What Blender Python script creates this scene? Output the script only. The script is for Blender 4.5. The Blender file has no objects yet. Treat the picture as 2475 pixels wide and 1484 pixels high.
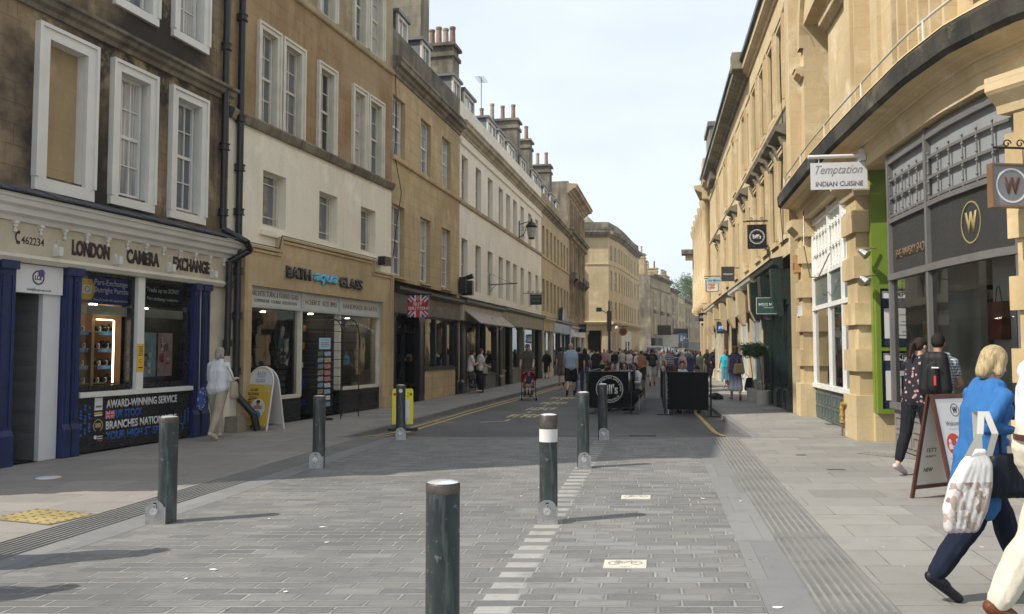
import bpy, bmesh, math, random
from mathutils import Vector, Matrix, Euler, Quaternion
R = math.radians
rnd = random.Random(7)
SC = bpy.context.scene
class Later:            # objects are linked together at the end, so that baking single meshes stays quick
    def __init__(s): s.q = []; s.objects = s
    def link(s, o): s.q.append(o)
COL = Later()
# ------------------------------------------------------------------ camera, sky, sun, exposure
FPX = 1950.0; UC, VC = 1237.5, 742.0; PITCH = math.atan((848 - 742) / FPX); CAMZ = 1.6
cam = bpy.data.cameras.new('camera'); camo = bpy.data.objects.new('camera', cam); SC.collection.objects.link(camo)
cam.sensor_width = 36; cam.lens = 36 * FPX / 2475; cam.clip_start = .05; cam.clip_end = 3000
camo.location = (0, 0, CAMZ); camo.rotation_euler = (math.pi / 2 + PITCH, 0, 0)
SC.camera = camo
SUN_EL = 46.0
sunv = Vector((.928 * math.cos(R(SUN_EL)), .371 * math.cos(R(SUN_EL)), -math.sin(R(SUN_EL))))
W = bpy.data.worlds.new('World'); SC.world = W; W.use_nodes = True
nt = W.node_tree; nt.nodes.clear()
sky = nt.nodes.new('ShaderNodeTexSky'); sky.sky_type = 'NISHITA'; sky.sun_disc = False
sky.sun_elevation = R(SUN_EL); sky.sun_rotation = R(248); sky.dust_density = 3.0; sky.air_density = 1.0; sky.altitude = 50
tc = nt.nodes.new('ShaderNodeTexCoord'); mp_ = nt.nodes.new('ShaderNodeMapping'); mp_.inputs['Scale'].default_value = (1.0, 1.0, 3.2)
nz = nt.nodes.new('ShaderNodeTexNoise'); nz.inputs['Scale'].default_value = 1.6; nz.inputs['Detail'].default_value = 6; nz.inputs['Roughness'].default_value = .5
nt.links.new(tc.outputs['Generated'], mp_.inputs[0]); nt.links.new(mp_.outputs[0], nz.inputs['Vector'])
cr = nt.nodes.new('ShaderNodeMapRange'); cr.inputs[1].default_value = .32; cr.inputs[2].default_value = .68; cr.inputs[3].default_value = .64; cr.inputs[4].default_value = .97
nt.links.new(nz.outputs['Fac'], cr.inputs[0])
mx = nt.nodes.new('ShaderNodeMix'); mx.data_type = 'RGBA'
mx.inputs[7].default_value = (6.5, 7.1, 7.9, 1)          # thin bright cloud veil
nt.links.new(cr.outputs[0], mx.inputs[0]); nt.links.new(sky.outputs[0], mx.inputs[6])
bg = nt.nodes.new('ShaderNodeBackground'); bg.inputs['Strength'].default_value = .112
wo = nt.nodes.new('ShaderNodeOutputWorld'); nt.links.new(mx.outputs[2], bg.inputs[0]); nt.links.new(bg.outputs[0], wo.inputs[0])
sl = bpy.data.lights.new('sun', 'SUN'); sl.energy = 4.0; sl.angle = R(.55); sl.color = (1, .94, .84)
so = bpy.data.objects.new('sun', sl); COL.objects.link(so); so.rotation_euler = sunv.to_track_quat('-Z', 'Y').to_euler(); so.location = (-20, -10, 30)
SC.view_settings.view_transform = 'Standard'; SC.view_settings.look = 'None'; SC.view_settings.exposure = 0.46; SC.view_settings.gamma = 1
SC.render.engine = 'CYCLES'
SC.cycles.max_bounces = 8; SC.cycles.transparent_max_bounces = 16

# ------------------------------------------------------------------ measuring helpers
def ray(u, v):
    a = (u - UC) / FPX; b = -(v - VC) / FPX; c, s = math.cos(PITCH), math.sin(PITCH)
    return Vector((a, c - s * b, s + c * b))
def at(u, v, z=0.0):
    d = ray(u, v); t = (z - CAMZ) / d.z
    return Vector((d.x * t, d.y * t, z))
def hgt(u, v, y):
    d = ray(u, v); return CAMZ + d.z * y / d.y
# ------------------------------------------------------------------ mesh building
def ident(a, b, c): return Vector((a, b, c))
class MB:
    def __init__(s): s.v = []; s.f = []; s.uv = []; s.m = []
    def face(s, pts, uvs=None, m=0):
        i = len(s.v); s.v += [Vector(p) for p in pts]; s.f.append(tuple(range(i, i + len(pts))))
        s.uv.append(uvs or [(p[0], p[1]) for p in pts]); s.m.append(m)
    def box(s, a0, a1, b0, b1, c0, c1, tr=ident, m=0, seg=None, taper=None):
        n = max(1, int(math.ceil(abs(a1 - a0) / seg))) if seg else 1
        A = [a0 + (a1 - a0) * i / n for i in range(n + 1)]
        def Q(pts, uvs): s.face([tr(*p) for p in pts], uvs, m)
        for i in range(n):
            x0, x1 = A[i], A[i + 1]
            Q([(x0, b1, c0), (x1, b1, c0), (x1, b1, c1), (x0, b1, c1)][::1], [(x0, c0), (x1, c0), (x1, c1), (x0, c1)])
            Q([(x1, b0, c0), (x0, b0, c0), (x0, b0, c1), (x1, b0, c1)], [(x1, c0), (x0, c0), (x0, c1), (x1, c1)])
            Q([(x0, b0, c1), (x0, b1, c1), (x1, b1, c1), (x1, b0, c1)][::1], [(x0, b0), (x0, b1), (x1, b1), (x1, b0)])
            Q([(x0, b0, c0), (x1, b0, c0), (x1, b1, c0), (x0, b1, c0)], [(x0, b0), (x1, b0), (x1, b1), (x0, b1)])
        Q([(a0, b0, c0), (a0, b1, c0), (a0, b1, c1), (a0, b0, c1)], [(a0 + b0, c0), (a0 + b1, c0), (a0 + b1, c1), (a0 + b0, c1)])
        Q([(a1, b1, c0), (a1, b0, c0), (a1, b0, c1), (a1, b1, c1)], [(a1 + b1, c0), (a1 + b0, c0), (a1 + b0, c1), (a1 + b1, c1)])
        return s
    def prof(s, P, a0, a1, tr, m=0, seg=None, caps=True):
        """sweep a closed (b,c) profile along a"""
        n = max(1, int(math.ceil(abs(a1 - a0) / seg))) if seg else 1
        A = [a0 + (a1 - a0) * i / n for i in range(n + 1)]
        k = len(P); L = 0
        for j in range(k):
            p, q = P[j], P[(j + 1) % k]; d = math.hypot(p[0] - q[0], p[1] - q[1])
            for i in range(n):
                s.face([tr(A[i], *p), tr(A[i + 1], *p), tr(A[i + 1], *q), tr(A[i], *q)], [(A[i], L), (A[i + 1], L), (A[i + 1], L + d), (A[i], L + d)], m)
            L += d
        if caps:
            s.face([tr(a0, *p) for p in P], [p for p in P], m); s.face([tr(a1, *p) for p in P[::-1]], [p for p in P[::-1]], m)
        return s
    def poly(s, P, b0, b1, tr, m=0):
        """extrude an (a,c) outline between b0 and b1"""
        s.face([tr(p[0], b1, p[1]) for p in P], [p for p in P], m)
        s.face([tr(p[0], b0, p[1]) for p in P[::-1]], [p for p in P[::-1]], m)
        k = len(P)
        for j in range(k):
            p, q = P[j], P[(j + 1) % k]
            s.face([tr(p[0], b0, p[1]), tr(q[0], b0, q[1]), tr(q[0], b1, q[1]), tr(p[0], b1, p[1])], [(p[0], p[1]), (q[0], q[1]), (q[0] + b1 - b0, q[1]), (p[0] + b1 - b0, p[1])], m)
        return s
    def slab(s, P, z0, z1, m=0, uvf=None):
        uvf = uvf or (lambda p: (p[0], p[1]))
        s.face([(p[0], p[1], z1) for p in P], [uvf(p) for p in P], m)
        k = len(P)
        for j in range(k):
            p, q = P[j], P[(j + 1) % k]
            s.face([(p[0], p[1], z0), (q[0], q[1], z0), (q[0], q[1], z1), (p[0], p[1], z1)], [(uvf(p)[1], z0), (uvf(q)[1], z0), (uvf(q)[1], z1), (uvf(p)[1], z1)], m)
        return s
    def cyl(s, p0, p1, r0, r1=None, n=10, m=0, cap=True):
        p0, p1 = Vector(p0), Vector(p1); r1 = r0 if r1 is None else r1
        d = (p1 - p0); L = d.length
        if L < 1e-6: return s
        q = d.to_track_quat('Z', 'Y'); X = q @ Vector((1, 0, 0)); Y = q @ Vector((0, 1, 0))
        c = [(math.cos(2 * math.pi * i / n), math.sin(2 * math.pi * i / n)) for i in range(n + 1)]
        for i in range(n):
            a, b = c[i], c[i + 1]; u0, u1 = 6.283 * r0 * i / n, 6.283 * r0 * (i + 1) / n
            s.face([p0 + (X * a[0] + Y * a[1]) * r0, p0 + (X * b[0] + Y * b[1]) * r0, p1 + (X * b[0] + Y * b[1]) * r1, p1 + (X * a[0] + Y * a[1]) * r1], [(u0, 0), (u1, 0), (u1, L), (u0, L)], m)
        if cap:
            s.face([p1 + (X * a[0] + Y * a[1]) * r1 for a in c[:-1]], [(a[0] * r1, a[1] * r1) for a in c[:-1]], m)
            s.face([p0 + (X * a[0] + Y * a[1]) * r0 for a in c[:-1]][::-1], [(a[0] * r0, a[1] * r0) for a in c[:-1]][::-1], m)
        return s
    def tube(s, pts, r, n=7, m=0):
        for a, b in zip(pts[:-1], pts[1:]): s.cyl(a, b, r, r, n, m)
        return s
    def lathe(s, prof, c=(0, 0, 0), n=16, m=0, tr=ident, sx=1, sy=1):
        for (r0, z0), (r1, z1) in zip(prof[:-1], prof[1:]):
            for i in range(n):
                a, b = 2 * math.pi * i / n, 2 * math.pi * (i + 1) / n
                P = [(c[0] + math.cos(a) * r0 * sx, c[1] + math.sin(a) * r0 * sy, c[2] + z0), (c[0] + math.cos(b) * r0 * sx, c[1] + math.sin(b) * r0 * sy, c[2] + z0),
                     (c[0] + math.cos(b) * r1 * sx, c[1] + math.sin(b) * r1 * sy, c[2] + z1), (c[0] + math.cos(a) * r1 * sx, c[1] + math.sin(a) * r1 * sy, c[2] + z1)]
                s.face([tr(*p) for p in P], [(a, z0), (b, z0), (b, z1), (a, z1)], m)
        return s
    def ball(s, c, r, n=10, m=0, sc=(1, 1, 1), rot=None):
        k = max(4, n // 2); g = []
        for j in range(k + 1):
            t = math.pi * j / k
            g.append([Vector((math.sin(t) * math.cos(2 * math.pi * i / n) * r * sc[0], math.sin(t) * math.sin(2 * math.pi * i / n) * r * sc[1], -math.cos(t) * r * sc[2])) for i in range(n)])
        for j in range(k):
            for i in range(n):
                P = [g[j][i], g[j][(i + 1) % n], g[j + 1][(i + 1) % n], g[j + 1][i]]
                if rot: P = [rot @ p for p in P]
                s.face([Vector(c) + p for p in P], None, m)
        return s
    def build(s, name, mats, parent=None, origin=None, smooth=False, merge=True):
        if not isinstance(mats, (list, tuple)): mats = [mats]
        o3 = Vector(origin) if origin is not None else (parent_world(parent) if parent else Vector((0, 0, 0)))
        me = bpy.data.meshes.new(name); me.from_pydata([tuple(v - o3) for v in s.v], [], s.f)
        uvl = me.uv_layers.new(name='UVMap'); k = 0
        flat = [c for f in s.uv for p in f for c in (p[0], p[1])]
        uvl.data.foreach_set('uv', flat)
        me.polygons.foreach_set('material_index', s.m)
        for mt in mats: me.materials.append(mt)
        if merge:
            bm = bmesh.new(); bm.from_mesh(me); bmesh.ops.remove_doubles(bm, verts=bm.verts, dist=.0003)
            bmesh.ops.recalc_face_normals(bm, faces=bm.faces) if smooth else None
            bm.to_mesh(me); bm.free()
        if smooth:
            me.polygons.foreach_set('use_smooth', [True] * len(me.polygons))
        o = bpy.data.objects.new(name, me); COL.objects.link(o)
        if parent is not None: o.parent = parent; WP[o.name] = o3
        else: o.location = o3; WP[o.name] = o3
        return o
WP = {}
def parent_world(p): return WP[p.name]
def sharp(o, ang=40):
    me = o.data; me.polygons.foreach_set('use_smooth', [True] * len(me.polygons))
    bm = bmesh.new(); bm.from_mesh(me)
    for e in bm.edges:
        if len(e.link_faces) != 2 or e.calc_face_angle(0) > R(ang): e.smooth = False
    bm.to_mesh(me); bm.free(); return o
def thing(name, label, cat, loc=(0, 0, 0), group=None, rz=0):
    o = bpy.data.objects.new(name, None); COL.objects.link(o); o.location = loc; o.rotation_euler = (0, 0, rz); o.empty_display_size = .2
    o['label'] = label; o['category'] = cat
    if group: o['group'] = group
    WP[o.name] = Vector(loc); return o
def tag(o, label, cat, group=None):
    o['label'] = label; o['category'] = cat
    if group: o['group'] = group
    return o
def struct(o, kind='structure'): o['kind'] = kind; return o
# ------------------------------------------------------------------ materials
MC = {}
class NT:
    def __init__(s, name):
        s.mat = bpy.data.materials.new(name); s.mat.use_nodes = True; s.t = s.mat.node_tree; s.t.nodes.clear()
        s.out = s.t.nodes.new('ShaderNodeOutputMaterial')
    def n(s, typ, **kw):
        x = s.t.nodes.new(typ)
        for k, v in kw.items():
            if k.startswith('i_'):
                x.inputs[k[2:].replace('_', ' ')].default_value = v
            elif k.startswith('j'): x.inputs[int(k[1:])].default_value = v
            else: setattr(x, k, v)
        return x
    def l(s, a, b): s.t.links.new(a, b)
    def mix(s, fac, a, b, mode='MIX'):
        x = s.t.nodes.new('ShaderNodeMix'); x.data_type = 'RGBA'; x.blend_type = mode
        for i, q in ((0, fac), (6, a), (7, b)):
            if isinstance(q, bpy.types.NodeSocket): s.l(q, x.inputs[i])
            elif i == 0: x.inputs[0].default_value = q
            else: x.inputs[i].default_value = (*q[:3], 1)
        return x.outputs[2]
    def math(s, op, a, b=0.0, c=0.0):
        x = s.t.nodes.new('ShaderNodeMath'); x.operation = op
        for i, q in enumerate((a, b, c)):
            if isinstance(q, bpy.types.NodeSocket): s.l(q, x.inputs[i])
            else: x.inputs[i].default_value = q
        return x.outputs[0]
    def noise(s, vec, scale, detail=3, rough=.55):
        x = s.t.nodes.new('ShaderNodeTexNoise'); x.inputs['Scale'].default_value = scale; x.inputs['Detail'].default_value = detail; x.inputs['Roughness'].default_value = rough
        if vec is not None: s.l(vec, x.inputs['Vector'])
        return x.outputs['Fac']
    def rng(s, v, a, b, c, d):
        x = s.t.nodes.new('ShaderNodeMapRange'); s.l(v, x.inputs[0])
        for i, q in enumerate((a, b, c, d)): x.inputs[i + 1].default_value = q
        return x.outputs[0]
    def uv(s, sc=(1, 1, 1), loc=(0, 0, 0), rot=(0, 0, 0)):
        a = s.t.nodes.new('ShaderNodeUVMap'); m = s.t.nodes.new('ShaderNodeMapping'); s.l(a.outputs[0], m.inputs[0])
        m.inputs['Scale'].default_value = sc; m.inputs['Location'].default_value = loc; m.inputs['Rotation'].default_value = rot
        return m.outputs[0]
    def obj(s, sc=(1, 1, 1)):
        a = s.t.nodes.new('ShaderNodeTexCoord'); m = s.t.nodes.new('ShaderNodeMapping'); s.l(a.outputs['Object'], m.inputs[0]); m.inputs['Scale'].default_value = sc
        return m.outputs[0]
    def bsdf(s, col, rough=.8, metal=0, bump=None, bstr=.3, bdist=.01, spec=.5):
        b = s.t.nodes.new('ShaderNodeBsdfPrincipled')
        for nm, q in (('Base Color', col), ('Roughness', rough), ('Metallic', metal)):
            if isinstance(q, bpy.types.NodeSocket): s.l(q, b.inputs[nm])
            else: b.inputs[nm].default_value = (*q[:3], 1) if nm == 'Base Color' else q
        b.inputs['Specular IOR Level'].default_value = spec
        if bump is not None:
            bp = s.t.nodes.new('ShaderNodeBump'); bp.inputs['Strength'].default_value = bstr; bp.inputs['Distance'].default_value = bdist
            s.l(bump, bp.inputs['Height']); s.l(bp.outputs[0], b.inputs['Normal'])
        s.l(b.outputs[0], s.out.inputs[0]); return s.mat
def paint(name, col, rough=.5, metal=0, var=.18, sc=3.0, bump=.12, spec=.5, chip=None):
    if name in MC: return MC[name]
    t = NT(name); o = t.obj(); n1 = t.noise(o, sc, 5); n2 = t.noise(o, sc * 9, 3)
    dark = tuple(c * (1 - var) for c in col); lite = tuple(min(1, c * (1 + var * .8)) for c in col)
    c = t.mix(t.rng(n1, .3, .7, 0, 1), dark, lite)
    if chip: c = t.mix(t.rng(t.noise(o, sc * 4, 6, .7), .60, .66, 0, 1), c, chip)
    r = t.rng(n2, .3, .7, max(.02, rough - .08), min(1, rough + .1))
    MC[name] = t.bsdf(c, r, metal, n2, bump, .004, spec); return MC[name]
def emis(name, col, st):
    if name in MC: return MC[name]
    t = NT(name); e = t.n('ShaderNodeEmission'); e.inputs[0].default_value = (*col, 1); e.inputs[1].default_value = st; t.l(e.outputs[0], t.out.inputs[0]); MC[name] = t.mat; return t.mat
def stone(name, c1, c2, stain=None, stamt=.5, bw=.75, bh=.32, mort=.006, mcol=None, streak=.5, bump=.35, rough=.9, contrast=.5, st0=.46, patch=None):
    """ashlar: blocks of slightly different tone, joints, blotches and run-off streaks in facade metres"""
    if name in MC: return MC[name]
    t = NT(name); uv = t.uv()
    b = t.n('ShaderNodeTexBrick'); b.inputs['Scale'].default_value = 1; b.inputs['Brick Width'].default_value = bw; b.inputs['Row Height'].default_value = bh
    b.inputs['Mortar Size'].default_value = mort; b.inputs['Mortar Smooth'].default_value = .3; b.inputs['Bias'].default_value = 0
    t.l(uv, b.inputs['Vector']); b.inputs['Color1'].default_value = (*c1, 1); b.inputs['Color2'].default_value = (*tuple(x * contrast + y * (1 - contrast) for x, y in zip(c2, c1)), 1)
    b.inputs['Mortar'].default_value = (*(mcol or tuple(x * .5 for x in c1)), 1)
    n1 = t.noise(uv, .8, 6, .6); n2 = t.noise(t.uv((2.2, .28, 1)), 1.0, 5, .65); n3 = t.noise(uv, 14, 5, .6)
    c = t.mix(t.math('MULTIPLY', t.rng(n1, .38, .68, 0, 1), .75), b.outputs['Color'], c2)
    c = t.mix(t.rng(n3, .3, .75, 0, .22), c, tuple(x * .6 for x in c1))
    if stain:
        m = t.math('MULTIPLY', t.rng(n2, .47, .66, 0, streak), 1)
        c = t.mix(m, c, stain)
        n4 = t.noise(t.uv((1, 1, 1), (5, 3, 0)), .33, 7, .62)
        c = t.mix(t.rng(n4, st0, st0 + .13, 0, stamt), c, stain); c = t.mix(t.rng(t.noise(t.uv((1, .8, 1), (2, 9, 0)), .9, 7, .7), .54, .64, 0, .35 if not patch else .7), c, patch or tuple(min(1, x * 1.35) for x in c1))
    h = t.math('SUBTRACT', n3, t.math('MULTIPLY', b.outputs['Fac'], .9))
    MC[name] = t.bsdf(c, rough, 0, h, bump, .012, .25); return MC[name]
def glassy(name, tint=(.9, .95, .95), refl=1.0, ior=1.5):
    if name in MC: return MC[name]
    t = NT(name); tr = t.n('ShaderNodeBsdfTransparent'); tr.inputs[0].default_value = (*tint, 1); g = t.n('ShaderNodeBsdfGlossy'); g.inputs['Roughness'].default_value = .015
    f = t.n('ShaderNodeFresnel'); f.inputs[0].default_value = ior; m = t.n('ShaderNodeMixShader')
    nz = t.noise(t.obj(), 1.2, 2); bp = t.n('ShaderNodeBump'); bp.inputs['Strength'].default_value = .05; bp.inputs['Distance'].default_value = .05; t.l(nz, bp.inputs['Height']); t.l(bp.outputs[0], g.inputs['Normal'])
    t.l(t.math('MINIMUM', t.math('MULTIPLY', f.outputs[0], refl), 1.0), m.inputs[0]); t.l(tr.outputs[0], m.inputs[1]); t.l(g.outputs[0], m.inputs[2]); t.l(m.outputs[0], t.out.inputs[0])
    MC[name] = t.mat; return t.mat
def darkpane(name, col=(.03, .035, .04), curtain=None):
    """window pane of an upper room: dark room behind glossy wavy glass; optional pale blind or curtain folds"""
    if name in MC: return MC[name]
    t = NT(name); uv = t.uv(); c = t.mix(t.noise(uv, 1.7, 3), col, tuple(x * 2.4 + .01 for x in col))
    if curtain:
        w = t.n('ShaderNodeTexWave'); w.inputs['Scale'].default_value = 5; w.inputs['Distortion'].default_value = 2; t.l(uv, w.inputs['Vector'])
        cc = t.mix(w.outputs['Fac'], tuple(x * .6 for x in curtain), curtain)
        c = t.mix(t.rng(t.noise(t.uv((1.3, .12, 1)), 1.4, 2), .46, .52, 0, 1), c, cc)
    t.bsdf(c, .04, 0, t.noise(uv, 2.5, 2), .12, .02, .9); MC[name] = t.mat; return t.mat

# ------------------------------------------------------------------ facade frame: s along the wall, n out of it, z up
class Fac:
    def __init__(f, pts, curved=False, zb=0):
        f.p = [Vector((x, y)) for x, y in pts]; f.curved = curved; f.zb = zb
        f.L = [0]
        for a, b in zip(f.p[:-1], f.p[1:]): f.L.append(f.L[-1] + (b - a).length)
        f.len = f.L[-1]
        d = [(b - a).normalized() for a, b in zip(f.p[:-1], f.p[1:])]
        f.t = [d[0]] + [(a + b).normalized() for a, b in zip(d[:-1], d[1:])] + [d[-1]]
        f.seg = .45 if curved else None
    def loc(f, s):
        i = 0
        while i < len(f.L) - 2 and s > f.L[i + 1]: i += 1
        k = (s - f.L[i]) / (f.L[i + 1] - f.L[i]); kk = min(1, max(0, k))
        return f.p[i] + (f.p[i + 1] - f.p[i]) * k, (f.t[i] * (1 - kk) + f.t[i + 1] * kk).normalized()
    def __call__(f, s, n, z):
        p, t = f.loc(s); q = p + Vector((t.y, -t.x)) * n
        return Vector((q.x, q.y, z + f.zb))
    def S(f, u, n=0.0):
        """arc length where the sight line through photo column u meets the wall plane"""
        return f.S2((u - UC) / FPX * math.cos(PITCH), n)
    def uv(f, u, v, n=0.0):
        s = None
        k0 = ray(u, v); s = f.S2(k0.x / k0.y, n); q = f(s, n, 0)
        return s, CAMZ + k0.z * q.y / k0.y - f.zb
    def S2(f, k, n=0.0):
        N = 400; prev = None
        for i in range(-1200, N + 1201):
            s = f.len * i / N; q = f(s, n, 0); g = q.x - k * q.y
            if prev is not None and (prev[1] <= 0) != (g <= 0) and q.y > 0:
                return prev[0] + (s - prev[0]) * (-prev[1]) / (g - prev[1])
            prev = (s, g)
        raise ValueError('no hit %s' % k)
def wall(F, z0, z1, holes, mats, parent, depth=.28, s0=0, s1=None, name='wall', body=7.0, top=True, hm=None, n0=0.0, ends=True):
    """front skin with true openings and reveals, plus side and back walls"""
    s1 = F.len if s1 is None else s1
    mb = MB(); S = sorted({round(x, 4) for x in [s0, s1] + [h[i] for h in holes for i in (0, 1)] if s0 - 1e-6 <= x <= s1 + 1e-6})
    if F.curved:
        T = [S[0]]
        for a, b in zip(S[:-1], S[1:]):
            k = max(1, int(math.ceil((b - a) / .5))); T += [a + (b - a) * i / k for i in range(1, k + 1)]
        S = T
    Z = sorted({round(x, 4) for x in [z0, z1] + [h[i] for h in holes for i in (2, 3)] if z0 <= x <= z1})
    for a, b in zip(S[:-1], S[1:]):
        for c, d in zip(Z[:-1], Z[1:]):
            mS, mZ = (a + b) / 2, (c + d) / 2
            if any(h[0] < mS < h[1] and h[2] < mZ < h[3] for h in holes): continue
            mb.face([F(a, n0, c), F(b, n0, c), F(b, n0, d), F(a, n0, d)], [(a, c), (b, c), (b, d), (a, d)])
    for h in holes:
        a, b, c, d = h[:4]; dp = h[4] if len(h) > 4 and h[4] else depth; m = 1 if hm else 0; nb = n0 - dp
        k = max(1, int(math.ceil((b - a) / .5))) if F.curved else 1
        mb.face([F(a, n0, c), F(a, n0, d), F(a, nb, d), F(a, nb, c)], [(0, c), (0, d), (dp, d), (dp, c)], m)
        mb.face([F(b, n0, d), F(b, n0, c), F(b, nb, c), F(b, nb, d)], [(0, d), (0, c), (dp, c), (dp, d)], m)
        for i in range(k):
            x0, x1 = a + (b - a) * i / k, a + (b - a) * (i + 1) / k
            mb.face([F(x0, n0, d), F(x1, n0, d), F(x1, nb, d), F(x0, nb, d)], [(x0, 0), (x1, 0), (x1, dp), (x0, dp)], m)
            mb.face([F(x1, n0, c), F(x0, n0, c), F(x0, nb, c), F(x1, nb, c)], [(x1, 0), (x0, 0), (x0, dp), (x1, dp)], m)
    if ends and body:
        for s_ in (s0, s1):
            mb.face([F(s_, n0, z0), F(s_, -body, z0), F(s_, -body, z1), F(s_, n0, z1)], [(n0, z0), (body, z0), (body, z1), (n0, z1)])
        k = 1 if not F.curved else 6
        for i in range(k):
            a, b = s0 + (s1 - s0) * i / k, s0 + (s1 - s0) * (i + 1) / k
            mb.face([F(a, -body, z0), F(b, -body, z0), F(b, -body, z1), F(a, -body, z1)], [(a, z0), (b, z0), (b, z1), (a, z1)])
            if top: mb.face([F(a, n0, z1 - .01), F(b, n0, z1 - .01), F(b, -body, z1 - .01), F(a, -body, z1 - .01)], [(a, 0), (b, 0), (b, body), (a, body)])
    return mb.build(name, [mats] + ([hm] if hm else []), parent)
def cornice(F, z, prof, mat, parent, s0=0, s1=None, name='cornice', n0=0.0):
    s1 = F.len if s1 is None else s1
    mb = MB(); mb.prof([(n0 + p[0], z + p[1]) for p in prof], s0, s1, F, seg=F.seg); return mb.build(name, mat, parent)
CORN = [(-.02, 0), (.06, 0), (.08, .08), (.2, .14), (.24, .22), (.42, .26), (.44, .38), (.5, .42), (.48, .5), (-.02, .56)]
CORN_S = [(-.02, 0), (.04, 0), (.08, .06), (.16, .09), (.17, .17), (.2, .2), (-.02, .25)]
STRING = [(-.02, 0), (.05, .02), (.07, .05), (.07, .17), (-.02, .22)]
def window(F, s0, s1, z0, z1, fr, pane, parent, cols=2, rows=4, set_=.16, fw=.055, bar=.022, sill=None, surround=None, sash=True, sw=.17, sn=.06, name='window', rail=None, blind=None, sillp=.09):
    """sash window standing in its opening: frame and glazing bars, pane, sill, moulded surround"""
    sm = (s0 + s1) / 2; o = F(sm, -set_, z0)
    mb = MB(); n1, n0 = -set_, -set_ - .07
    mb.box(s0, s0 + fw, n0, n1, z0, z1, F); mb.box(s1 - fw, s1, n0, n1, z0, z1, F)
    mb.box(s0 + fw, s1 - fw, n0, n1, z0, z0 + fw * 1.3, F); mb.box(s0 + fw, s1 - fw, n0, n1, z1 - fw, z1, F)
    zi0, zi1 = z0 + fw * 1.3, z1 - fw; a, b = s0 + fw, s1 - fw
    zr = rail if rail else (zi0 + zi1) / 2
    if sash: mb.box(a, b, n0 + .012, n1 - .006, zr - .028, zr + .028, F)
    for i in range(1, cols):
        x = a + (b - a) * i / cols; mb.box(x - bar / 2, x + bar / 2, n0 + .02, n1 - .015, zi0, zi1, F)
    for j in range(1, rows):
        z = zi0 + (zi1 - zi0) * j / rows
        if sash and abs(z - zr) < .08: continue
        mb.box(a, b, n0 + .022, n1 - .018, z - bar / 2, z + bar / 2, F)
    w = mb.build(name, fr, parent)
    p = MB(); q = -set_ - .045; p.face([F(a, q, zi0), F(b, q, zi0), F(b, q, zi1), F(a, q, zi1)], [(a, zi0), (b, zi0), (b, zi1), (a, zi1)]); 
    po = p.build('pane', pane, w)
    if blind:
        bb = MB(); bb.box(a, b, n0 - .02, n0 - .0, z1 - (z1 - z0) * blind[0], z1 - fw, F); bb.build('blind', blind[1], w)
    if sill:
        sb = MB(); sb.prof([(-set_ - .05, z0 - .1), (sillp, z0 - .1), (sillp, z0 - .02), (-set_ - .05, z0 + .008)], s0 - .08, s1 + .08, F, seg=F.seg); sb.build('sill', sill, w)
    if surround:
        sb = MB(); w_, h = sw, sn
        P = lambda a0, a1, c0, c1: (sb.box(a0, a1, -.02, h, c0, c1, F))
        P(s0 - w_, s0 - .002, z0 - .05, z1 + w_); P(s1 + .002, s1 + w_, z0 - .05, z1 + w_); P(s0 - .001, s1 + .001, z1 + .002, z1 + w_ - .002); P(s0 - w_ - .01, s1 + w_ + .01, z0 - .05 - w_ * .9, z0 - .051)
        # raised outer moulding
        sb.box(s0 - w_ - .02, s0 - w_ + .035, -.02, h + .03, z0 - .05, z1 + w_ + .02, F); sb.box(s1 + w_ - .035, s1 + w_ + .02, -.02, h + .03, z0 - .05, z1 + w_ + .02, F)
        sb.box(s0 - w_ + .036, s1 + w_ - .036, -.02, h + .03, z1 + w_ - .035, z1 + w_ + .02, F)
        sb.build('surround', surround, w)
    return w
def baked(o):
    SC.collection.objects.link(o); return bpy.data.meshes.new_from_object(o.evaluated_get(bpy.context.evaluated_depsgraph_get()))
def text(body, mat, M, w=None, h=None, parent=None, name='lettering', bold=0.0, shear=0, ext=.004, sp=1.0, origin=None):
    """lettering in the local xy plane of matrix M, centred, fitted to width w / height h (metres); +z of M is outwards"""
    cu = bpy.data.curves.new(name, 'FONT'); cu.body = body; cu.size = 1; cu.offset = bold; cu.shear = shear; cu.extrude = 0; cu.space_character = sp; cu.resolution_u = 3
    cu.align_x = 'CENTER'; cu.align_y = 'CENTER'
    o = bpy.data.objects.new(name, cu); me = baked(o); bpy.data.objects.remove(o); bpy.data.curves.remove(cu)
    xs = [v.co.x for v in me.vertices]; ys = [v.co.y for v in me.vertices]
    if not xs: return None
    cx, cy = (min(xs) + max(xs)) / 2, (min(ys) + max(ys)) / 2; W_, H_ = max(xs) - min(xs), max(ys) - min(ys)
    kx = w / W_ if w else (h / H_); ky = h / H_ if h else kx
    if not w: kx = ky
    o3 = parent_world(parent) if parent else Vector((0, 0, 0))
    bm = bmesh.new(); bm.from_mesh(me)
    if ext:
        g = bmesh.ops.extrude_face_region(bm, geom=bm.faces[:]); vs = [e for e in g['geom'] if isinstance(e, bmesh.types.BMVert)]
        for v in vs: v.co.z += ext
        for v in bm.verts:
            if v not in set(vs): pass
    for v in bm.verts:
        v.co = (M @ Vector(((v.co.x - cx) * kx, (v.co.y - cy) * ky, v.co.z))) - o3
    bm.to_mesh(me); bm.free(); me.materials.clear(); me.materials.append(mat)
    o = bpy.data.objects.new(name, me); COL.objects.link(o)
    if parent is not None: o.parent = parent
    WP[o.name] = o3; return o
def frame_M(origin, xdir, zout):
    x = Vector(xdir).normalized(); z = Vector(zout).normalized(); y = z.cross(x).normalized(); x = y.cross(z)
    return Matrix(((x.x, y.x, z.x, origin[0]), (x.y, y.y, z.y, origin[1]), (x.z, y.z, z.z, origin[2]), (0, 0, 0, 1)))
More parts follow.
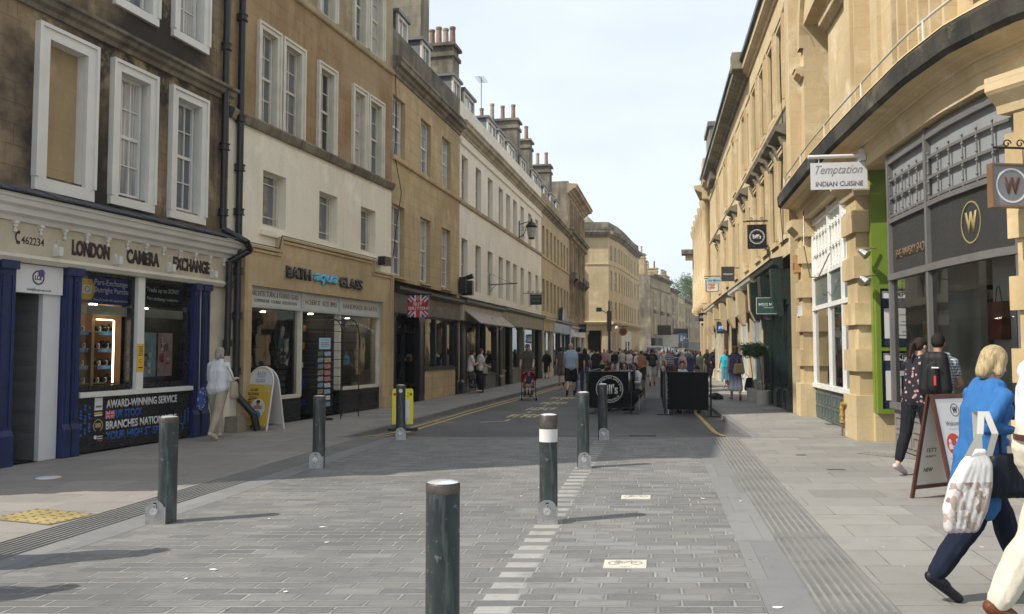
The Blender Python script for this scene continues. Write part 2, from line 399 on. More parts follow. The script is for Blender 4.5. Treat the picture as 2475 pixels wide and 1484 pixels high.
def FM(F, s, n, z):
    p, t = F.loc(s); return frame_M(F(s, n, z), (t.x, t.y, 0), (t.y, -t.x, 0))
def local(M):
    return lambda a, b, c: M @ Vector((a, b, c))
def ftext(F, body, s, z, mat, w, h, parent, n=.0, **kw): return text(body, mat, FM(F, s, n, z), w, h, parent, **kw)
def ring(mb, M, r0, r1, z0, z1, n=40, a0=0, a1=360, m=0, sx=1, sy=1):
    for i in range(n):
        a, b = R(a0 + (a1 - a0) * i / n), R(a0 + (a1 - a0) * (i + 1) / n)
        P = lambda r, t, z: M @ Vector((math.cos(t) * r * sx, math.sin(t) * r * sy, z))
        mb.face([P(r0, a, z1), P(r1, a, z1), P(r1, b, z1), P(r0, b, z1)], None, m)
        mb.face([P(r1, a, z0), P(r1, a, z1), P(r1, b, z1), P(r1, b, z0)][::-1], None, m)
        if r0 > 0: mb.face([P(r0, a, z0), P(r0, a, z1), P(r0, b, z1), P(r0, b, z0)], None, m)
def flat(mb, M, P, z0, z1, m=0):
    """extrude a 2-D outline in the xy plane of M from z0 to z1"""
    mb.face([M @ Vector((p[0], p[1], z1)) for p in P], None, m)
    k = len(P)
    for j in range(k):
        p, q = P[j], P[(j + 1) % k]
        mb.face([M @ Vector((p[0], p[1], z0)), M @ Vector((q[0], q[1], z0)), M @ Vector((q[0], q[1], z1)), M @ Vector((p[0], p[1], z1))], None, m)
def rect(x0, x1, y0, y1): return [(x0, y0), (x1, y0), (x1, y1), (x0, y1)]
def disc(r, n=28, cx=0, cy=0, sy=1): return [(cx + r * math.cos(2 * math.pi * i / n), cy + r * sy * math.sin(2 * math.pi * i / n)) for i in range(n)]

WHITE = paint('white_gloss', (.66, .65, .6), .35, var=.08, sc=2)
CREAM = paint('cream_trim', (.60, .57, .47), .55, var=.12, sc=2.5)
BLACK = paint('black_paint', (.012, .013, .014), .35, var=.3, sc=4)
IRON = paint('black_iron', (.007, .0075, .009), .35, metal=0, var=.3, sc=5)
DGREEN = paint('dark_green_paint', (.012, .024, .02), .3, var=.3, sc=3)
OLIVE = paint('olive_paint', (.13, .13, .085), .45, var=.15)
STEEL = paint('steel', (.48, .48, .47), .3, metal=.85, var=.15)
SLATE = stone('slate_roof', (.06, .065, .075), (.11, .115, .12), bw=.3, bh=.2, mort=.012, streak=0, contrast=.8)
LEAD = paint('lead_sheet', (.16, .17, .19), .5, metal=.3, var=.25, sc=2)
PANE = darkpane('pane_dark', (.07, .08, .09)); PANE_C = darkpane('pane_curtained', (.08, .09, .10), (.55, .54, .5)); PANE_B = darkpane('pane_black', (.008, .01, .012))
GLASS = glassy('shop_glass', (.88, .92, .92), 1.5)
WOOD = paint('dark_wood', (.08, .045, .022), .5, var=.3)
OAK = paint('oak_panel', (.30, .17, .08), .45, var=.25, sc=2)
# ------------------------------------------------------------------ ground
SK = .18
uvs_ = lambda p: (p[0] - SK * p[1], p[1])
def cells(t, uv, bw, bh, gap, roff=1.0):
    """running-bond cells: returns per-stone random value, joint mask, row index, x, y"""
    sx = t.n('ShaderNodeSeparateXYZ'); t.l(uv, sx.inputs[0]); x, y = sx.outputs[0], sx.outputs[1]
    row = t.math('FLOOR', t.math('DIVIDE', y, bh)); wn = t.n('ShaderNodeTexWhiteNoise'); wn.noise_dimensions = '1D'; t.l(row, wn.inputs['W'])
    half = t.math('MULTIPLY', t.math('FLOORED_MODULO', row, 2.0), .5)
    off = t.math('ADD', half, t.math('MULTIPLY', wn.outputs['Value'], .35 * roff))
    cx = t.math('ADD', t.math('DIVIDE', x, bw), off); col = t.math('FLOOR', cx)
    cb = t.n('ShaderNodeCombineXYZ'); t.l(col, cb.inputs[0]); t.l(row, cb.inputs[1]); w2 = t.n('ShaderNodeTexWhiteNoise'); w2.noise_dimensions = '2D'; t.l(cb.outputs[0], w2.inputs['Vector'])
    fx = t.math('FRACT', cx); fy = t.math('FRACT', t.math('DIVIDE', y, bh))
    dx = t.math('MULTIPLY', t.math('MINIMUM', fx, t.math('SUBTRACT', 1.0, fx)), bw); dy = t.math('MULTIPLY', t.math('MINIMUM', fy, t.math('SUBTRACT', 1.0, fy)), bh)
    wob = t.math('MULTIPLY', t.math('SUBTRACT', t.noise(uv, 9, 2), .5), gap * 1.4)
    j = t.rng(t.math('ADD', t.math('MINIMUM', dx, dy), wob), gap * .35, gap * .75, 1, 0)
    return w2.outputs['Value'], w2.outputs['Color'], j, row, x, y
def ramp(t, v, stops):
    r = t.n('ShaderNodeValToRGB'); t.l(v, r.inputs[0]); e = r.color_ramp.elements
    e[0].position, e[0].color = stops[0][0], (*stops[0][1], 1); e[1].position, e[1].color = stops[1][0], (*stops[1][1], 1)
    for p, c in stops[2:]:
        q = e.new(p); q.color = (*c, 1)
    return r.outputs[0]
def setts_mat():
    t = NT('grey_setts'); uv = t.uv(); v, cv, j, row, x, y = cells(t, uv, .335, .132, .0135)
    c = ramp(t, v, [(0, (.116, .115, .113)), (.97, (.20, .196, .187)), (.3, (.141, .139, .135)), (.55, (.157, .153, .147)), (.8, (.170, .163, .152)), (.90, (.186, .180, .169))])
    # pale setts thrown in more often on the side of the cycle lane
    sp = t.n('ShaderNodeSeparateColor'); t.l(cv, sp.inputs[0])
    lane = t.rng(x, -1.2, -.8, 0, 1); th = t.math('SUBTRACT', .975, t.math('MULTIPLY', lane, .13)); pale = t.math('MULTIPLY', t.math('GREATER_THAN', sp.outputs[1], th), .7)
    c = t.mix(pale, c, (.23, .23, .226))
    # centre line: every other course a short white granite sett
    dl = t.math('ABSOLUTE', t.math('ADD', x, 1.03)); odd = t.math('FLOORED_MODULO', row, 2.0)
    c = t.mix(t.math('MULTIPLY', t.math('LESS_THAN', dl, .11), t.math('SUBTRACT', 1.0, odd)), c, (.33, .325, .305))
    j2 = cells(t, uv, .335, .132, .034)[2]
    jl = t.math('MULTIPLY', t.rng(t.math('ABSOLUTE', t.math('SUBTRACT', dl, .11)), .004, .009, 1, 0), t.math('SUBTRACT', 1.0, odd))
    j = t.math('MAXIMUM', t.math('MULTIPLY', j, t.math('SUBTRACT', 1.0, t.math('MULTIPLY', t.math('LESS_THAN', dl, .10), t.math('SUBTRACT', 1.0, odd)))), jl)
    n = t.noise(uv, 32, 5, .65); big = t.noise(uv, .9, 5, .6); mid = t.noise(uv, 5, 4)
    c = t.mix(t.rng(n, .3, .75, .0, .3), c, (.22, .22, .215)); c = t.mix(t.rng(big, .5, .72, 0, .5), c, (.20, .185, .165)); c = t.mix(t.rng(mid, .58, .72, 0, .4), c, (.09, .09, .095))
    wear = t.rng(t.noise(uv, 1.6, 4), .35, .65, .35, 1)
    c = t.mix(t.rng(t.noise(t.uv((1, 1, 1), (3, 7, 0)), .55, 5, .65), .50, .62, 0, .55), c, (.095, .094, .092)); c = t.mix(t.math('MULTIPLY', t.math('MULTIPLY', j2, t.math('GREATER_THAN', dl, .135)), .5), c, (.07, .07, .07))
    c = t.mix(t.math('MULTIPLY', j, wear), c, (.285, .28, .262))
    sp2 = t.noise(uv, 21, 2, .3); c = t.mix(t.rng(sp2, .785, .80, 0, .8), c, (.55, .54, .5)); c = t.mix(t.rng(t.noise(t.uv((1, 1, 1), (9, 4, 0)), 17, 2, .3), .775, .79, 0, .8), c, (.05, .05, .05))
    h = t.math('ADD', t.math('MULTIPLY', n, .35), t.math('MULTIPLY', t.math('SUBTRACT', 1.0, j), .9))
    return t.bsdf(c, t.rng(mid, .3, .7, .62, .82), 0, t.math('ADD', h, t.math('MULTIPLY', v, .35)), .45, .006, .4)
def slab_mat(name, bw, bh, cols, gap=.009, jc=(.09, .085, .08)):
    t = NT(name); uv = t.uv(); v, cv, j, row, x, y = cells(t, uv, bw, bh, gap)
    c = ramp(t, v, [(0, cols[0]), (1, cols[1]), (.5, cols[2])])
    n = t.noise(uv, 26, 5, .6); big = t.noise(uv, .7, 6, .6); mid = t.noise(uv, 4, 5, .6)
    c = t.mix(t.rng(big, .4, .7, 0, .5), c, cols[3]); c = t.mix(t.rng(mid, .5, .75, 0, .35), c, tuple(q * .6 for q in cols[0])); c = t.mix(t.rng(n, .35, .75, 0, .25), c, cols[1])
    wear = t.rng(t.noise(uv, 1.1, 4), .4, .62, .4, 1)
    c = t.mix(t.math('MULTIPLY', j, wear), c, jc)
    sp2 = t.noise(uv, 15, 2, .3); c = t.mix(t.rng(sp2, .785, .80, 0, .7), c, (.6, .58, .54)); c = t.mix(t.rng(t.noise(t.uv((1, 1, 1), (9, 4, 0)), 12, 2, .3), .77, .785, 0, .7), c, (.06, .06, .06))
    h = t.math('ADD', t.math('MULTIPLY', n, .3), t.math('ADD', t.math('MULTIPLY', t.math('SUBTRACT', 1.0, j), .7), t.math('MULTIPLY', v, .3)))
    return t.bsdf(c, .8, 0, h, .35, .006, .35)
def asphalt_mat():
    t = NT('asphalt'); uv = t.uv(); n = t.noise(uv, 60, 4, .7); big = t.noise(uv, .35, 6, .6); v = t.n('ShaderNodeTexVoronoi'); v.inputs['Scale'].default_value = 90; t.l(uv, v.inputs['Vector'])
    c = t.mix(t.rng(big, .35, .7, 0, 1), (.085, .084, .084), (.135, .133, .130)); c = t.mix(t.rng(v.outputs['Distance'], .0, .35, .4, 0), c, (.20, .195, .19))
    st = t.noise(t.uv((1.5, .12, 1)), 1.2, 4); c = t.mix(t.rng(st, .55, .7, 0, .4), c, (.05, .05, .052))
    return t.bsdf(c, .82, 0, n, .5, .008, .35)
SETTS = setts_mat(); YORK = slab_mat('york_stone_paving', .78, .47, [(.19, .185, .172), (.27, .26, .24), (.23, .222, .206), (.25, .228, .195)])
YORK_L = slab_mat('york_stone_paving_pink', .80, .48, [(.21, .196, .18), (.285, .266, .242), (.245, .228, .208), (.265, .228, .19)])
GRAN = slab_mat('granite_strip', .33, 1.15, [(.155, .157, .16), (.215, .215, .21), (.185, .185, .183), (.205, .2, .19)], gap=.004)
ASPH = asphalt_mat()
t = NT('tactile_stone'); uv = t.uv(); v, cv, j, row, x, y = cells(t, uv, 5.0, .4, .008, 0)
c = ramp(t, v, [(0, (.165, .165, .158)), (1, (.23, .227, .215)), (.5, (.198, .195, .184))]); n = t.noise(uv, 40, 5, .7); c = t.mix(t.rng(n, .3, .75, 0, .4), c, (.26, .25, .235)); c = t.mix(t.rng(t.noise(uv, 1.5, 5), .45, .7, 0, .5), c, (.22, .205, .18))
TACT = t.bsdf(c, .85, 0, n, .5, .005, .3)
def swept(y0, y1, sa, sb, z, name, mat, thick=.3):
    """a strip of paving between two skewed lines"""
    mb = MB(); mb.slab([(sa + SK * y0, y0), (sb + SK * y0, y0), (sb + SK * y1, y1), (sa + SK * y1, y1)], z - thick, z, 0, uvs_); return struct(mb.build(name, mat))
struct((lambda mb: (mb.face([(-900, -900, -.36), (900, -900, -.36), (900, 900, -.36), (-900, 900, -.36)], [(-900, -900), (900, -900), (900, 900), (-900, 900)]), mb.build('ground', slab_mat('far_ground', 2, 1, [(.2, .2, .19), (.25, .24, .22), (.22, .22, .2), (.2, .2, .18)])))[1])(MB()))
YE = 15.05
swept(-9, YE, -4.71, .65, 0, 'sett_paving', SETTS)
swept(-9, YE, -5.04, -4.71, .002, 'granite_strip', GRAN)
swept(-9, YE, .65, .98, .002, 'granite_strip', GRAN)
def tactile(sa, sb, y0, y1, name):
    mb = MB(); nr = 8; w = (sb - sa); pitch = w / nr; y = y0
    while y < y1 - .01:
        ya, yb = y, min(y + .397, y1); jz = rnd.uniform(-.0015, .0015)
        P = []
        for i in range(nr):
            b = sa + pitch * i
            P += [(b + .012, .0), (b + .019, .010), (b + pitch - .023, .010), (b + pitch - .016, 0)]
        P = [(sa, 0)] + P + [(sb, 0)]
        for p, q in zip(P[:-1], P[1:]):
            mb.face([(p[0] + SK * ya, ya, p[1] + jz), (q[0] + SK * ya, ya, q[1] + jz), (q[0] + SK * yb, yb, q[1] + jz), (p[0] + SK * yb, yb, p[1] + jz)], [(p[0], ya), (q[0], ya), (q[0], yb), (p[0], yb)], 0 if p[1] and q[1] else 1)
        y += .4
    for P0, P1 in ((sa, sb),):
        mb.slab([(P0 + SK * y0, y0), (P1 + SK * y0, y0), (P1 + SK * y1, y1), (P0 + SK * y1, y1)], -.3, -.004, 0, uvs_)
    return struct(mb.build(name, [TACT, paint('darker_groove', (.15, .147, .138), .95)], merge=False))  # rib relief put into the colour: groove faces darker than rib tops
tactile(-5.52, -5.04, -3, YE, 'tactile_paving'); tactile(.98, 1.48, -3, YE, 'tactile_paving')
# building lines used by both pavements
PL = [(-7.9, 8.14), (-5.68, 15.97), (-3.52, 23.34), (-1.98, 30.2), (1.73, 47.4), (4.19, 59.3), (6.24, 69.5)]
KL = [(-3.12, 15.05), (-1.37, 23.6), (.1, 30.2), (3.9, 47.4), (6.3, 59.3), (8.6, 72.0)]
KR = [(4.45, 15.05), (5.57, 22.4), (7.7, 35.0), (10.0, 48.5), (12.3, 61.0), (16.0, 75), (24, 97), (36, 120), (52, 150)]
mb = MB(); mb.slab([(-60, -9), (-5.52 - SK * 9, -9), (-5.52 + SK * YE, YE), (-3.12, YE), (-3.3, YE + .01), (-60, YE + .01)], -.3, 0, 0, uvs_); struct(mb.build('pavement', YORK_L))
mb = MB(); mb.slab([(1.48 - SK * 9, -9), (60, -9), (60, YE), (1.48 + SK * YE, YE)], -.3, 0, 0, uvs_); struct(mb.build('pavement', YORK))
def offs(P, d):
    F_ = Fac(P); return [tuple(F_(s, d, 0))[:2] for s in F_.L]
ktl = offs(KL, -.16); ktr = offs(KR, .16)
def ribbon(A, B, z0, z1, name, mat):
    mb = MB()
    for (a, b, c, d) in zip(A[:-1], A[1:], B[1:], B[:-1]):
        mb.face([(*a, z1), (*b, z1), (*c, z1), (*d, z1)], [uvs_(a), uvs_(b), uvs_(c), uvs_(d)])
        mb.face([(*d, z0), (*c, z0), (*c, z1), (*d, z1)], [(d[1], z0), (c[1], z0), (c[1], z1), (d[1], z1)])
        mb.face([(*b, z0), (*a, z0), (*a, z1), (*b, z1)], [(b[1], z0), (a[1], z0), (a[1], z1), (b[1], z1)])
    mb.face([(*A[0], z0), (*A[0], z1), (*B[0], z1), (*B[0], z0)]); mb.face([(*A[-1], z0), (*A[-1], z1), (*B[-1], z1), (*B[-1], z0)])
    return struct(mb.build(name, mat))
ribbon([(-30, y) for _, y in KL], ktl, -.3, 0, 'pavement', YORK_L)
ribbon(ktl, KL, -.3, .004, 'kerb', GRAN)
ribbon(ktr, [(max(x + 30, 40), y) for x, y in KR], -.3, 0, 'pavement', YORK)
ribbon(KR, ktr, -.3, .004, 'kerb', GRAN)
# asphalt carriageway: ramps down 0.1 m from the raised table, then level
RZ = -.10
mb = MB(); rows = [(YE, .0), (YE + .12, -.004), (YE + .9, RZ * .6), (YE + 1.8, RZ)]
def kx(K, y): return Fac(K)
def xat(K, y):
    for (x0, y0), (x1, y1) in zip(K[:-1], K[1:]):
        if y <= y1: return x0 + (x1 - x0) * (y - y0) / (y1 - y0)
    return K[-1][0]
for (ya, za), (yb, zb) in zip(rows[:-1], rows[1:]):
    A = [(xat(KL, ya) - .05, ya, za), (xat(KR, ya) + .05, ya, za), (xat(KR, yb) + .05, yb, zb), (xat(KL, yb) - .05, yb, zb)]; mb.face(A, [p[:2] for p in A])
Pfar = [(-3.2 + .36, YE + 1.8)] + [(x - .05, y) for x, y in KL[1:]] + [(-40, 72.1), (-40, 160), (60, 160)] + [(x + .05, y) for x, y in KR[::-1][:-1]] + [(xat(KR, YE + 1.8) + .05, YE + 1.8)]
mb.face([(x, y, RZ) for x, y in Pfar], Pfar)
struct(mb.build('road', ASPH))
# far pavement in front of the stone buildings across the junction
KF = [(8.9, 77.5), (11.3, 80.0), (17.2, 97.5), (24, 112), (34, 131), (50, 150)]
ribbon([(-20, 79), (-20, 81), (0, 99), (6, 114), (16, 134), (32, 153)], KF, -.3, 0, 'pavement', YORK_L)
def road_z(y): return 0 if y < YE else max(RZ, -.06 * (y - YE))
# painted lines
YEL = paint('yellow_road_paint', (.50, .36, .12), .7, var=.25, sc=6, chip=(.10, .095, .085)); WHT = paint('worn_white_paint', (.42, .41, .38), .8, var=.2, sc=8, chip=(.12, .115, .11))
YEL2 = paint('worn_yellow_paint', (.55, .46, .22), .8, var=.2, sc=5)
def line(P, w, mat, name, z=RZ + .004):
    F_ = Fac(P); mb = MB()
    for a, b in zip(F_.L[:-1], F_.L[1:]):
        q = [F_(a, w / 2, z), F_(b, w / 2, z), F_(b, -w / 2, z), F_(a, -w / 2, z)]; mb.face(q, [(v[0], v[1]) for v in q])
    return struct(mb.build(name, mat))
kl2 = [(-2.72, YE + 1.9)] + KL[1:5]
for o_ in (.28, .52): line([tuple(Fac(KL)(s, o_, 0))[:2] for s in (2.0, 8.7, 15.5, 33, 45)], .09, YEL, 'yellow_line')
# start of the double line on the ramp
FK = Fac(KL)
for o_ in (.28, .52):
    mb = MB(); pr = None
    for s_ in (.25, .9, 1.8, 2.0):
        a, b = FK(s_, o_ - .045, 0), FK(s_, o_ + .045, 0); z = (0 if a.y < YE + .12 else (-.004 + (a.y - YE - .12) / .78 * (RZ * .6 + .004) if a.y < YE + .9 else RZ * .6 + (a.y - YE - .9) / .9 * RZ * .4 if a.y < YE + 1.8 else RZ)) + .006
        a.z = b.z = z
        if pr: mb.face([pr[0], pr[1], b, a], [(q.x, q.y) for q in (pr[0], pr[1], b, a)])
        pr = (a, b)
    struct(mb.build('yellow_line', YEL))
FR = Fac(KR)
line([tuple(FR(s, -.5, 0))[:2] for s in (2.0, 7.4, 20, 33, 46)], .10, YEL, 'yellow_line')
mb = MB(); a, b = FR(.2, -.55, 0), FR(.2, -.45, 0); c_, d_ = FR(2.0, -.45, 0), FR(2.0, -.55, 0); a.z = b.z = .0; c_.z = d_.z = RZ + .004
m1, m2 = FR(1.0, -.55, RZ * .6 + .006), FR(1.0, -.45, RZ * .6 + .006)
a.z = b.z = .004
mb.face([a, b, m2, m1]); mb.face([m1, m2, c_, d_]); struct(mb.build('yellow_line', YEL))
# loading bay: broken white line and worn yellow letters
bay = [at(u, v, RZ) for u, v in ((1160, 1021), (1222, 1018), (1290, 992), (1345, 970), (1400, 950))]
line([tuple(bay[0])[:2], tuple(bay[1])[:2]], .09, WHT, 'bay_line')
for i in range(1, 4):
    a, b = bay[i], bay[i + 1]; n_ = max(2, int((b - a).length / .75))
    for k in range(n_):
        p, q = a + (b - a) * (k / n_), a + (b - a) * ((k + .55) / n_); line([tuple(p)[:2], tuple(q)[:2]], .09, WHT, 'bay_line')
line([tuple(at(1030, 1018, RZ))[:2], tuple(at(1100, 1022, RZ))[:2]], .07, YEL, 'yellow_line')
for i, (u, v) in enumerate(((1270, 1005), (1310, 988), (1340, 974), (1362, 962))):
    c0 = at(u, v, RZ + .004); mb = MB(); k = Fac([(0, 0), (.2, 1)])
    for j in range(5):
        x0 = -.42 + j * .17
        for (a0, a1, b0, b1) in ((x0, x0 + .06, -.5, .5), (x0 + .06, x0 + .13, .25, .5), (x0 + .06, x0 + .13, -.5 if j % 2 else -.14, -.25 if j % 2 else .14)):
            P = [(c0.x + a + .2 * b, c0.y + b, c0.z) for a, b in ((a0, b0), (a1, b0), (a1, b1), (a0, b1))]; mb.face(P, [(p[0], p[1]) for p in P])
    struct(mb.build('road_lettering', YEL2))
# cross joint course of setts at the ramp
mb = MB(); mb.slab([(-3.0, YE - .16), (4.4, YE - .16), (4.4, YE - .002), (-3.0, YE - .002)], .0, .003, 0, lambda p: (p[0], p[1] * .5)); struct(mb.build('granite_threshold', GRAN))
# engraved cycle tiles
TILE = paint('pale_cycle_tile', (.52, .49, .41), .75, var=.1, sc=6); ENGR = paint('engraved_grey', (.20, .19, .17), .9)
def cycle_tile(u, v, label):
    c = at(u, v); M = Matrix(((1, SK, 0, c.x), (0, 1, 0, c.y), (0, 0, 1, .0), (0, 0, 0, 1)))
    o = thing('cycle_tile', label, 'paving tile', c, 'cream tiles with an engraved bicycle'); mb = MB(); flat(mb, M, rect(-.16, .16, -.115, .115), -.01, .005); mb.build('tile', TILE, o)
    mb = MB()
    for cx in (-.085, .085):
        Mx = M @ Matrix.Translation((cx, .02, 0)); ring(mb, Mx, .036, .044, .005, .0065, 20, sx=1.0, sy=1.1)
    def seg(p, q, w=.006):
        d = Vector((q[0] - p[0], q[1] - p[1])); n = Vector((-d.y, d.x)).normalized() * w / 2
        flat(mb, M, [(p[0] + n.x, p[1] + n.y), (p[0] - n.x, p[1] - n.y), (q[0] - n.x, q[1] - n.y), (q[0] + n.x, q[1] + n.y)], .005, .0065)
    for p, q in (((-.085, .02), (-.045, .06)), ((-.045, .06), (.03, .055)), ((-.085, .02), (-.01, .015)), ((-.01, .015), (-.055, .075)), ((-.01, .015), (.035, .065)), ((.085, .02), (.03, .075)), ((.03, .075), (.055, .08)), ((-.075, .077), (-.035, .077)), ((-.04, -.075), (0, -.09)), ((0, -.09), (.04, -.075))): seg(p, q)
    mb.build('engraving', ENGR, o)
cycle_tile(1511, 1364, 'cream square tile with an engraved bicycle set in the setts nearest the camera')
cycle_tile(1537, 1202, 'cream square tile with an engraved bicycle, farther up the lane than the other one')
# covers let into the paving
def cover(u, v, sx, sy, label, mat, z=0, ang=0, rib=True, cat='drain cover', P=None):
    c = at(u, v, z); M = Matrix.Translation((c.x, c.y, z)) @ Matrix.Rotation(ang, 4, 'Z'); o = thing('drain_cover', label, cat, c)
    mb = MB(); flat(mb, M, rect(-sx, sx, -sy, sy), -.01, .004); mb.build('frame', IRONW, o); mb = MB(); flat(mb, M, rect(-sx + .02, sx - .02, -sy + .02, sy - .02), -.01, .0065); mb.build('plate', mat, o)
    if rib:
        mb = MB(); n = max(2, int(sx / .06))
        for i in range(n):
            for j in range(max(2, int(sy / .045))):
                x = -sx + .05 + i * (2 * sx - .1) / max(1, n - 1); y = -sy + .05 + j * (2 * sy - .1) / max(1, max(2, int(sy / .045)) - 1)
                if (i + j) % 2: flat(mb, M, rect(x - .018, x + .018, y - .007, y + .007), .006, .0095)
                else: flat(mb, M, rect(x - .007, x + .007, y - .018, y + .018), .006, .0095)
        mb.build('tread_pattern', IRONW, o)
    return o
IRONW = paint('worn_cast_iron', (.12, .105, .085), .6, metal=.4, var=.35, sc=9)
YCOV = paint('yellow_worn_cover', (.30, .235, .09), .8, var=.35, sc=2.2, chip=(.13, .105, .075)); STC = paint('stone_cover', (.20, .19, .17), .85)
cover(104, 1249, .40, .27, 'yellow painted iron inspection cover worn through, on the left pavement by the tactile strip', YCOV, ang=-.35)
cover(1935, 1100, .07, .05, 'small iron stop-tap cover on the right pavement nearest the grey tactile strip', IRONW, rib=False)
cover(2168, 1103, .55, .16, 'long slatted stone vent cover at the foot of the whisky shop window', STC, ang=-.9)
cover(2045, 1026, .42, .18, 'rectangular iron grating let in beneath the white-framed bow window', IRONW, ang=-.1)
cover(2020, 1135, .12, .05, 'brown iron cover plate on right pavement in front of the green entrance', IRONW, rib=False)
cover(1890, 992, .5, .3, 'paved-in square cover beside the white plant pots', STC, ang=-.17)
cover(1553, 1052, .25, .05, 'narrow iron gully grating in the asphalt edge before the black barriers', IRONW, z=-.001, rib=False)
cover(520, 1168, .10, .06, 'small square iron cover in the shaded left pavement below the black panel', IRONW, rib=False)
c = at(117, 1155); o = thing('floor_sticker', 'round white floor sticker with blue and orange rim on the left pavement', 'floor sticker', c)
mb = MB(); flat(mb, Matrix.Translation(c), disc(.175, 40), 0, .003); mb.build('rim', paint('sticker_orange', (.45, .16, .06), .6), o); mb = MB(); ring(mb, Matrix.Translation(c), .12, .17, .003, .0042, 30, 100, 250); mb.build('blue_arc', paint('sticker_blue', (.05, .2, .4), .6), o)
mb = MB(); flat(mb, Matrix.Translation(c), disc(.145, 40), .002, .0052); mb.build('face', paint('sticker_white', (.6, .62, .62), .6), o)
# small litter: gum and paper flecks, each at its own spot
LIT = paint('paper_scrap', (.75, .74, .7), .9)
for i, (u, v, s_) in enumerate(((515, 1378, .028), (650, 1255, .016), (790, 1312, .02), (1050, 1278, .018), (1700, 1206, .02), (780, 1275, .02), (1880, 1470, .03), (450, 1400, .014), (970, 1243, .012), (1260, 1200, .012), (2405, 1222, .02), (1790, 1212, .018), (690, 1432, .02))):
    c = at(u, v); a = rnd.random() * 6; mb = MB(); P = [(math.cos(a + k * 1.05) * s_ * (1 + .5 * math.sin(k * 2.3 + i)), math.sin(a + k * 1.05) * s_ * .6) for k in range(6)]
    flat(mb, Matrix.Translation(c), P, .004, .008)
    o = mb.build('paper_scrap', LIT, origin=c); tag(o, 'tiny pale scrap of paper trodden flat on the paving', 'litter', 'paper scraps on the paving')
# ------------------------------------------------------------------ building kit
LIT = ('town_house', 'town_house.001', 'curved_corner_building')
def zat(F, u, v, n=0.0): return F.uv(u, v, n)[1]
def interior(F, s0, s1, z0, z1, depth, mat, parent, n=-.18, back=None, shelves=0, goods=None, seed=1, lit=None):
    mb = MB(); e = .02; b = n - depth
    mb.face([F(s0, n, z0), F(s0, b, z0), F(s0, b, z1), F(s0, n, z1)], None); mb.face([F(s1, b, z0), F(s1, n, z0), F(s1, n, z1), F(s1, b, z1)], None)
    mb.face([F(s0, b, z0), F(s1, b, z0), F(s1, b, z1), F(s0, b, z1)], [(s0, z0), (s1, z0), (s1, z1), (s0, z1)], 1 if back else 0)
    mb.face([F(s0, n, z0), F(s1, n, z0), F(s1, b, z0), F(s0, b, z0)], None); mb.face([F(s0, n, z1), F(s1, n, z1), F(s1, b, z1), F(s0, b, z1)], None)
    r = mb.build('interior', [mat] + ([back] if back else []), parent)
    q = random.Random(seed)
    if z1 > 2.3 and s1 - s0 > .8 and parent.name in LIT:
        for i in range(3): c = F(s0 + (s1 - s0) * (i + .5) / 3, n - .3 - .25 * (i % 2) - depth * .15, z1 - .03); mb = MB(); mb.cyl(c, c + Vector((0, 0, .02)), .06, .06, 10); mb.build('ceiling_lamp', emis('shop_lamp', (1, .86, .66), 22), parent)
    for k in range(shelves):
        z = z0 + .25 + (z1 - z0 - .7) * k / max(1, shelves - 1) if shelves > 1 else z0 + .4
        nb = n - .25 - (depth * .3 if depth > 1 else .1); sb = MB(); sb.box(s0 + .08, s1 - .08, nb - .3, nb, z - .02, z, F); sb.build('shelf', WOOD if not goods else goods[0], parent)
        gb = [MB() for _ in (goods or [])[1:]]
        if gb:
            x = s0 + .15
            while x < s1 - .2:
                w = q.uniform(.05, .16); h = q.uniform(.06, .28); g = q.choice(gb); g.box(x, x + w, nb - .2, nb - .05, z + .002, z + h, F); x += w + q.uniform(.03, .15)
            for g, m in zip(gb, goods[1:]):
                if g.v: struct(g.build('shelf_goods', m, parent), 'stuff')
    return r
def pane(F, s0, s1, z0, z1, parent, n=-.12, mat=None, name='shop_window'):
    mb = MB(); k = 4 if F.curved else 1
    for i in range(k):
        a, b = s0 + (s1 - s0) * i / k, s0 + (s1 - s0) * (i + 1) / k; mb.face([F(a, n, z0), F(b, n, z0), F(b, n, z1), F(a, n, z1)], [(a, z0), (b, z0), (b, z1), (a, z1)])
    return mb.build(name, mat or GLASS, parent)
def posts(F, S, w, n0, n1, z0, z1, mat, parent, name='post'):
    for s in S:
        mb = MB(); mb.box(s - w / 2, s + w / 2, n0, n1, z0, z1, F); mb.build(name, mat, parent)
def bx(F, a0, a1, b0, b1, c0, c1, mat, parent, name, seg=None):
    mb = MB(); mb.box(a0, a1, b0, b1, c0, c1, F, seg=seg or F.seg); return mb.build(name, mat, parent)
def panels(F, s0, s1, z0, z1, mat, parent, n, k, name='panel', pr=.02):
    mb = MB(); w = (s1 - s0) / k
    for i in range(k):
        a, b = s0 + i * w + .05, s0 + (i + 1) * w - .05
        for (p, q, r, t_) in ((a, b, z0, z0 + .03), (a, b, z1 - .03, z1), (a, a + .03, z0 + .03, z1 - .03), (b - .03, b, z0 + .03, z1 - .03)): mb.box(p, q, n, n + pr, r, t_, F)
    return mb.build(name, mat, parent)
def marks(F, s0, s1, z, h, n, mat, parent):   # lettering too worn to read
    q = random.Random(int(s0 * 10)); s = s0
    while s < s1:
        w = q.uniform(.35, .75) * h; t_ = h * .14
        if q.random() > .12: bx(F, s, s + t_, n - .01, n + .004, z - h / 2, z + h / 2, mat, parent, 'worn_letter'); bx(F, s + t_ + .001, s + w, n - .01, n + .003, z + h * q.choice((.36, -.5, -.07)), z + h * .5, mat, parent, 'worn_letter') if q.random() < .5 else None
        s += w + h * .22
